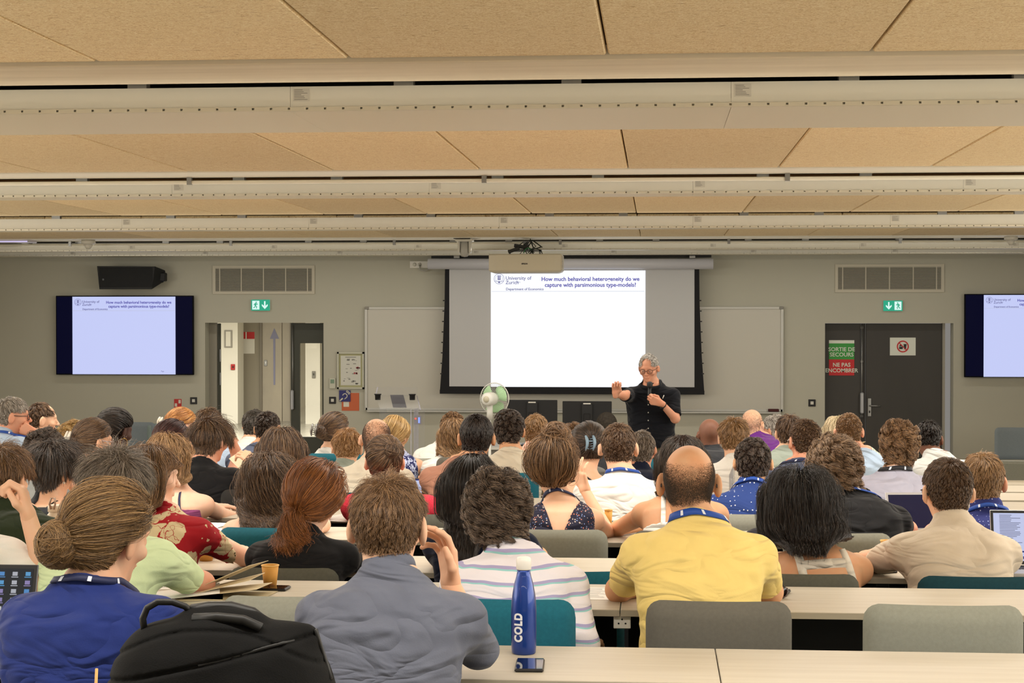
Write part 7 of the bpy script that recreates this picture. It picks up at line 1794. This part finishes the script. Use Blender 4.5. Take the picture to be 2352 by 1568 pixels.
# ---- table behind, with backpack and a cup with a stirrer
Yz = 2.95; zt_ = CAM_Z - .93
e = empty('bench_desk', (-1.55, Yz, floorz('A')), 'pale desk of the camera\'s own row carrying the black backpack', 'desk')
MB().b2((0, 0, .695), (2.4, .5, .72), .002).build('worktop', m_top, e); MB().b2((.02, .40, .12), (2.38, .42, .694)).build('modesty_panel', m_panel, e)
for lx in (.12, 2.2): MB().b2((lx, .06, 0), (lx + .05, .47, .695), .004).build('leg', m_leg, e)
m_bag = M('backpack_nylon', (8, 8, 8), .85, spec=.2, noise=(6, (6, 6, 6), .3), bump=(350, .5, .002)); m_bag2 = M('backpack_dark_trim', (14, 14, 14), .5)
Yb = 3.28; kb = Yb / F_PX
def bp(px, py, dy=0.): p = P(px, py, Yb + dy); return p
org = bp(505, 1600); org[2] = zt_ - .01 + .0
org = A(org[0], Yb, floorz('A') + .72)
e = empty('backpack', org, 'large black backpack in the foreground left of the slate grey shirt', 'backpack')
def bl(px, py, dy=0.): return (bp(px, py, dy) - org).astype(f32)
def bag_f(p):
    d = None
    pts_ = [bl(330, 1475), bl(480, 1425, .02), bl(640, 1455), bl(700, 1500)]
    for a_, b_, r1_, r2_ in ((bl(378, 1528), bl(500, 1512), .070, .082), (bl(500, 1512), bl(645, 1520), .082, .060), (bl(345, 1640), bl(378, 1528), .075, .070), (bl(645, 1515), bl(690, 1640), .055, .060), (bl(420, 1640), bl(600, 1640), .14, .14), (bl(330, 1800), bl(680, 1800), .08, .08)):
        q = seg(p * np.array([1, .85, 1], f32), a_ * np.array([1, .85, 1], f32), b_ * np.array([1, .85, 1], f32), r1_, r2_); d = q if d is None else smin(d, q, .06)
    # raised top flap and seam grooves
    d = smin(d, seg(p, bl(450, 1425, .0), bl(580, 1430, .0), .024, .02), .03); d = smin(d, seg(p, bl(655, 1475), bl(705, 1458), .02, .012), .04)
    g1 = np.abs((p[:, 2] - bl(500, 1500)[2]) - .22 * (p[:, 0] - bl(500, 1500)[0])); d = d + .006 * np.exp(-(g1 / .004) ** 2) * (p[:, 1] < 0)
    g2 = np.abs((p[:, 2] - bl(500, 1445)[2]) + 1.6 * (p[:, 0] - bl(500, 1445)[0]) ** 2 - .01); d = d + .004 * np.exp(-(g2 / .004) ** 2) * (p[:, 1] < .02)
    d = d - wrinkle(p * f32(.8)) * .006
    return smax(d, -p[:, 2] + .002, .01)
V, Q = snet(bag_f, bl(230, 1900) - .2, bl(800, 1370) + .2, .0052); mesh_np('bag_body', V, Q, m_bag, e)
mid = bl(395, 1440)
q = MB().tube([bl(332, 1452, -.03), bl(328, 1420, -.03), bl(338, 1396, -.03), bl(362, 1382, -.03), bl(395, 1382, -.02), bl(425, 1392, -.01), bl(446, 1412, 0)], [.007, .007, .0065, .0065, .0065, .0065, .008], 8); q.build('carrying_handle', m_bag2, e)
q = MB().tube([bl(440, 1404, .0), bl(480, 1400, .0), bl(530, 1398, .02), bl(580, 1410, .02), bl(620, 1436, .01)], [.014, .016, .015, .014, .010], 10); q.build('shoulder_strap', m_bag2, e)
q = MB().tube([bl(445, 1420, -.04), bl(500, 1418, -.05), bl(560, 1424, -.05), bl(600, 1442, -.05)], .010, 8); q.build('shoulder_strap', m_bag2, e)
def onbag(px, py):
    lo_, hi_ = None, None
    for t_ in np.arange(-.30, .2, .004):
        p = bl(px, py, 0) + (bl(px, py, .1) - bl(px, py, 0)) * f32(t_ / .1)
        if float(bag_f(np.array([p], f32))[0]) < .001: break
    return p
MB().tube([onbag(px_, py_) for px_, py_ in ((455, 1528), (500, 1519), (550, 1505), (600, 1490), (650, 1476), (675, 1470))], .0035, 6).build('zipper', m_bag2, e)
MB().tube([onbag(px_, py_) for px_, py_ in ((724, 1445), (735, 1480), (748, 1520), (760, 1560))], .005, 6).build('piping', m_bag2, e)
c = P(205, 1660, 3.1); c[2] = floorz('A') + .72
e2 = empty('paper_cup', c, 'paper cup with a thin wooden stirrer at the bottom edge', 'cup', 'paper cups on the desks')
MB().lathe([(.026, 0), (.037, .085), (.035, .085), (.024, .005), (.001, .005)], (0, 0, 0), 24).build('cup_wall', m_cup, e2)
tp = P(222, 1535, 3.1) - c; MB().tube([(0, 0, .01), tuple(tp)], .0028, 6).build('stirrer', M('birch_stick', (222, 170, 100), .6), e2)
print('script seconds', round(time.time() - T0, 1), 'objects', len(bpy.data.objects), 'tris', sum(len(m.loops) - 2 * len(m.polygons) for m in bpy.data.meshes))
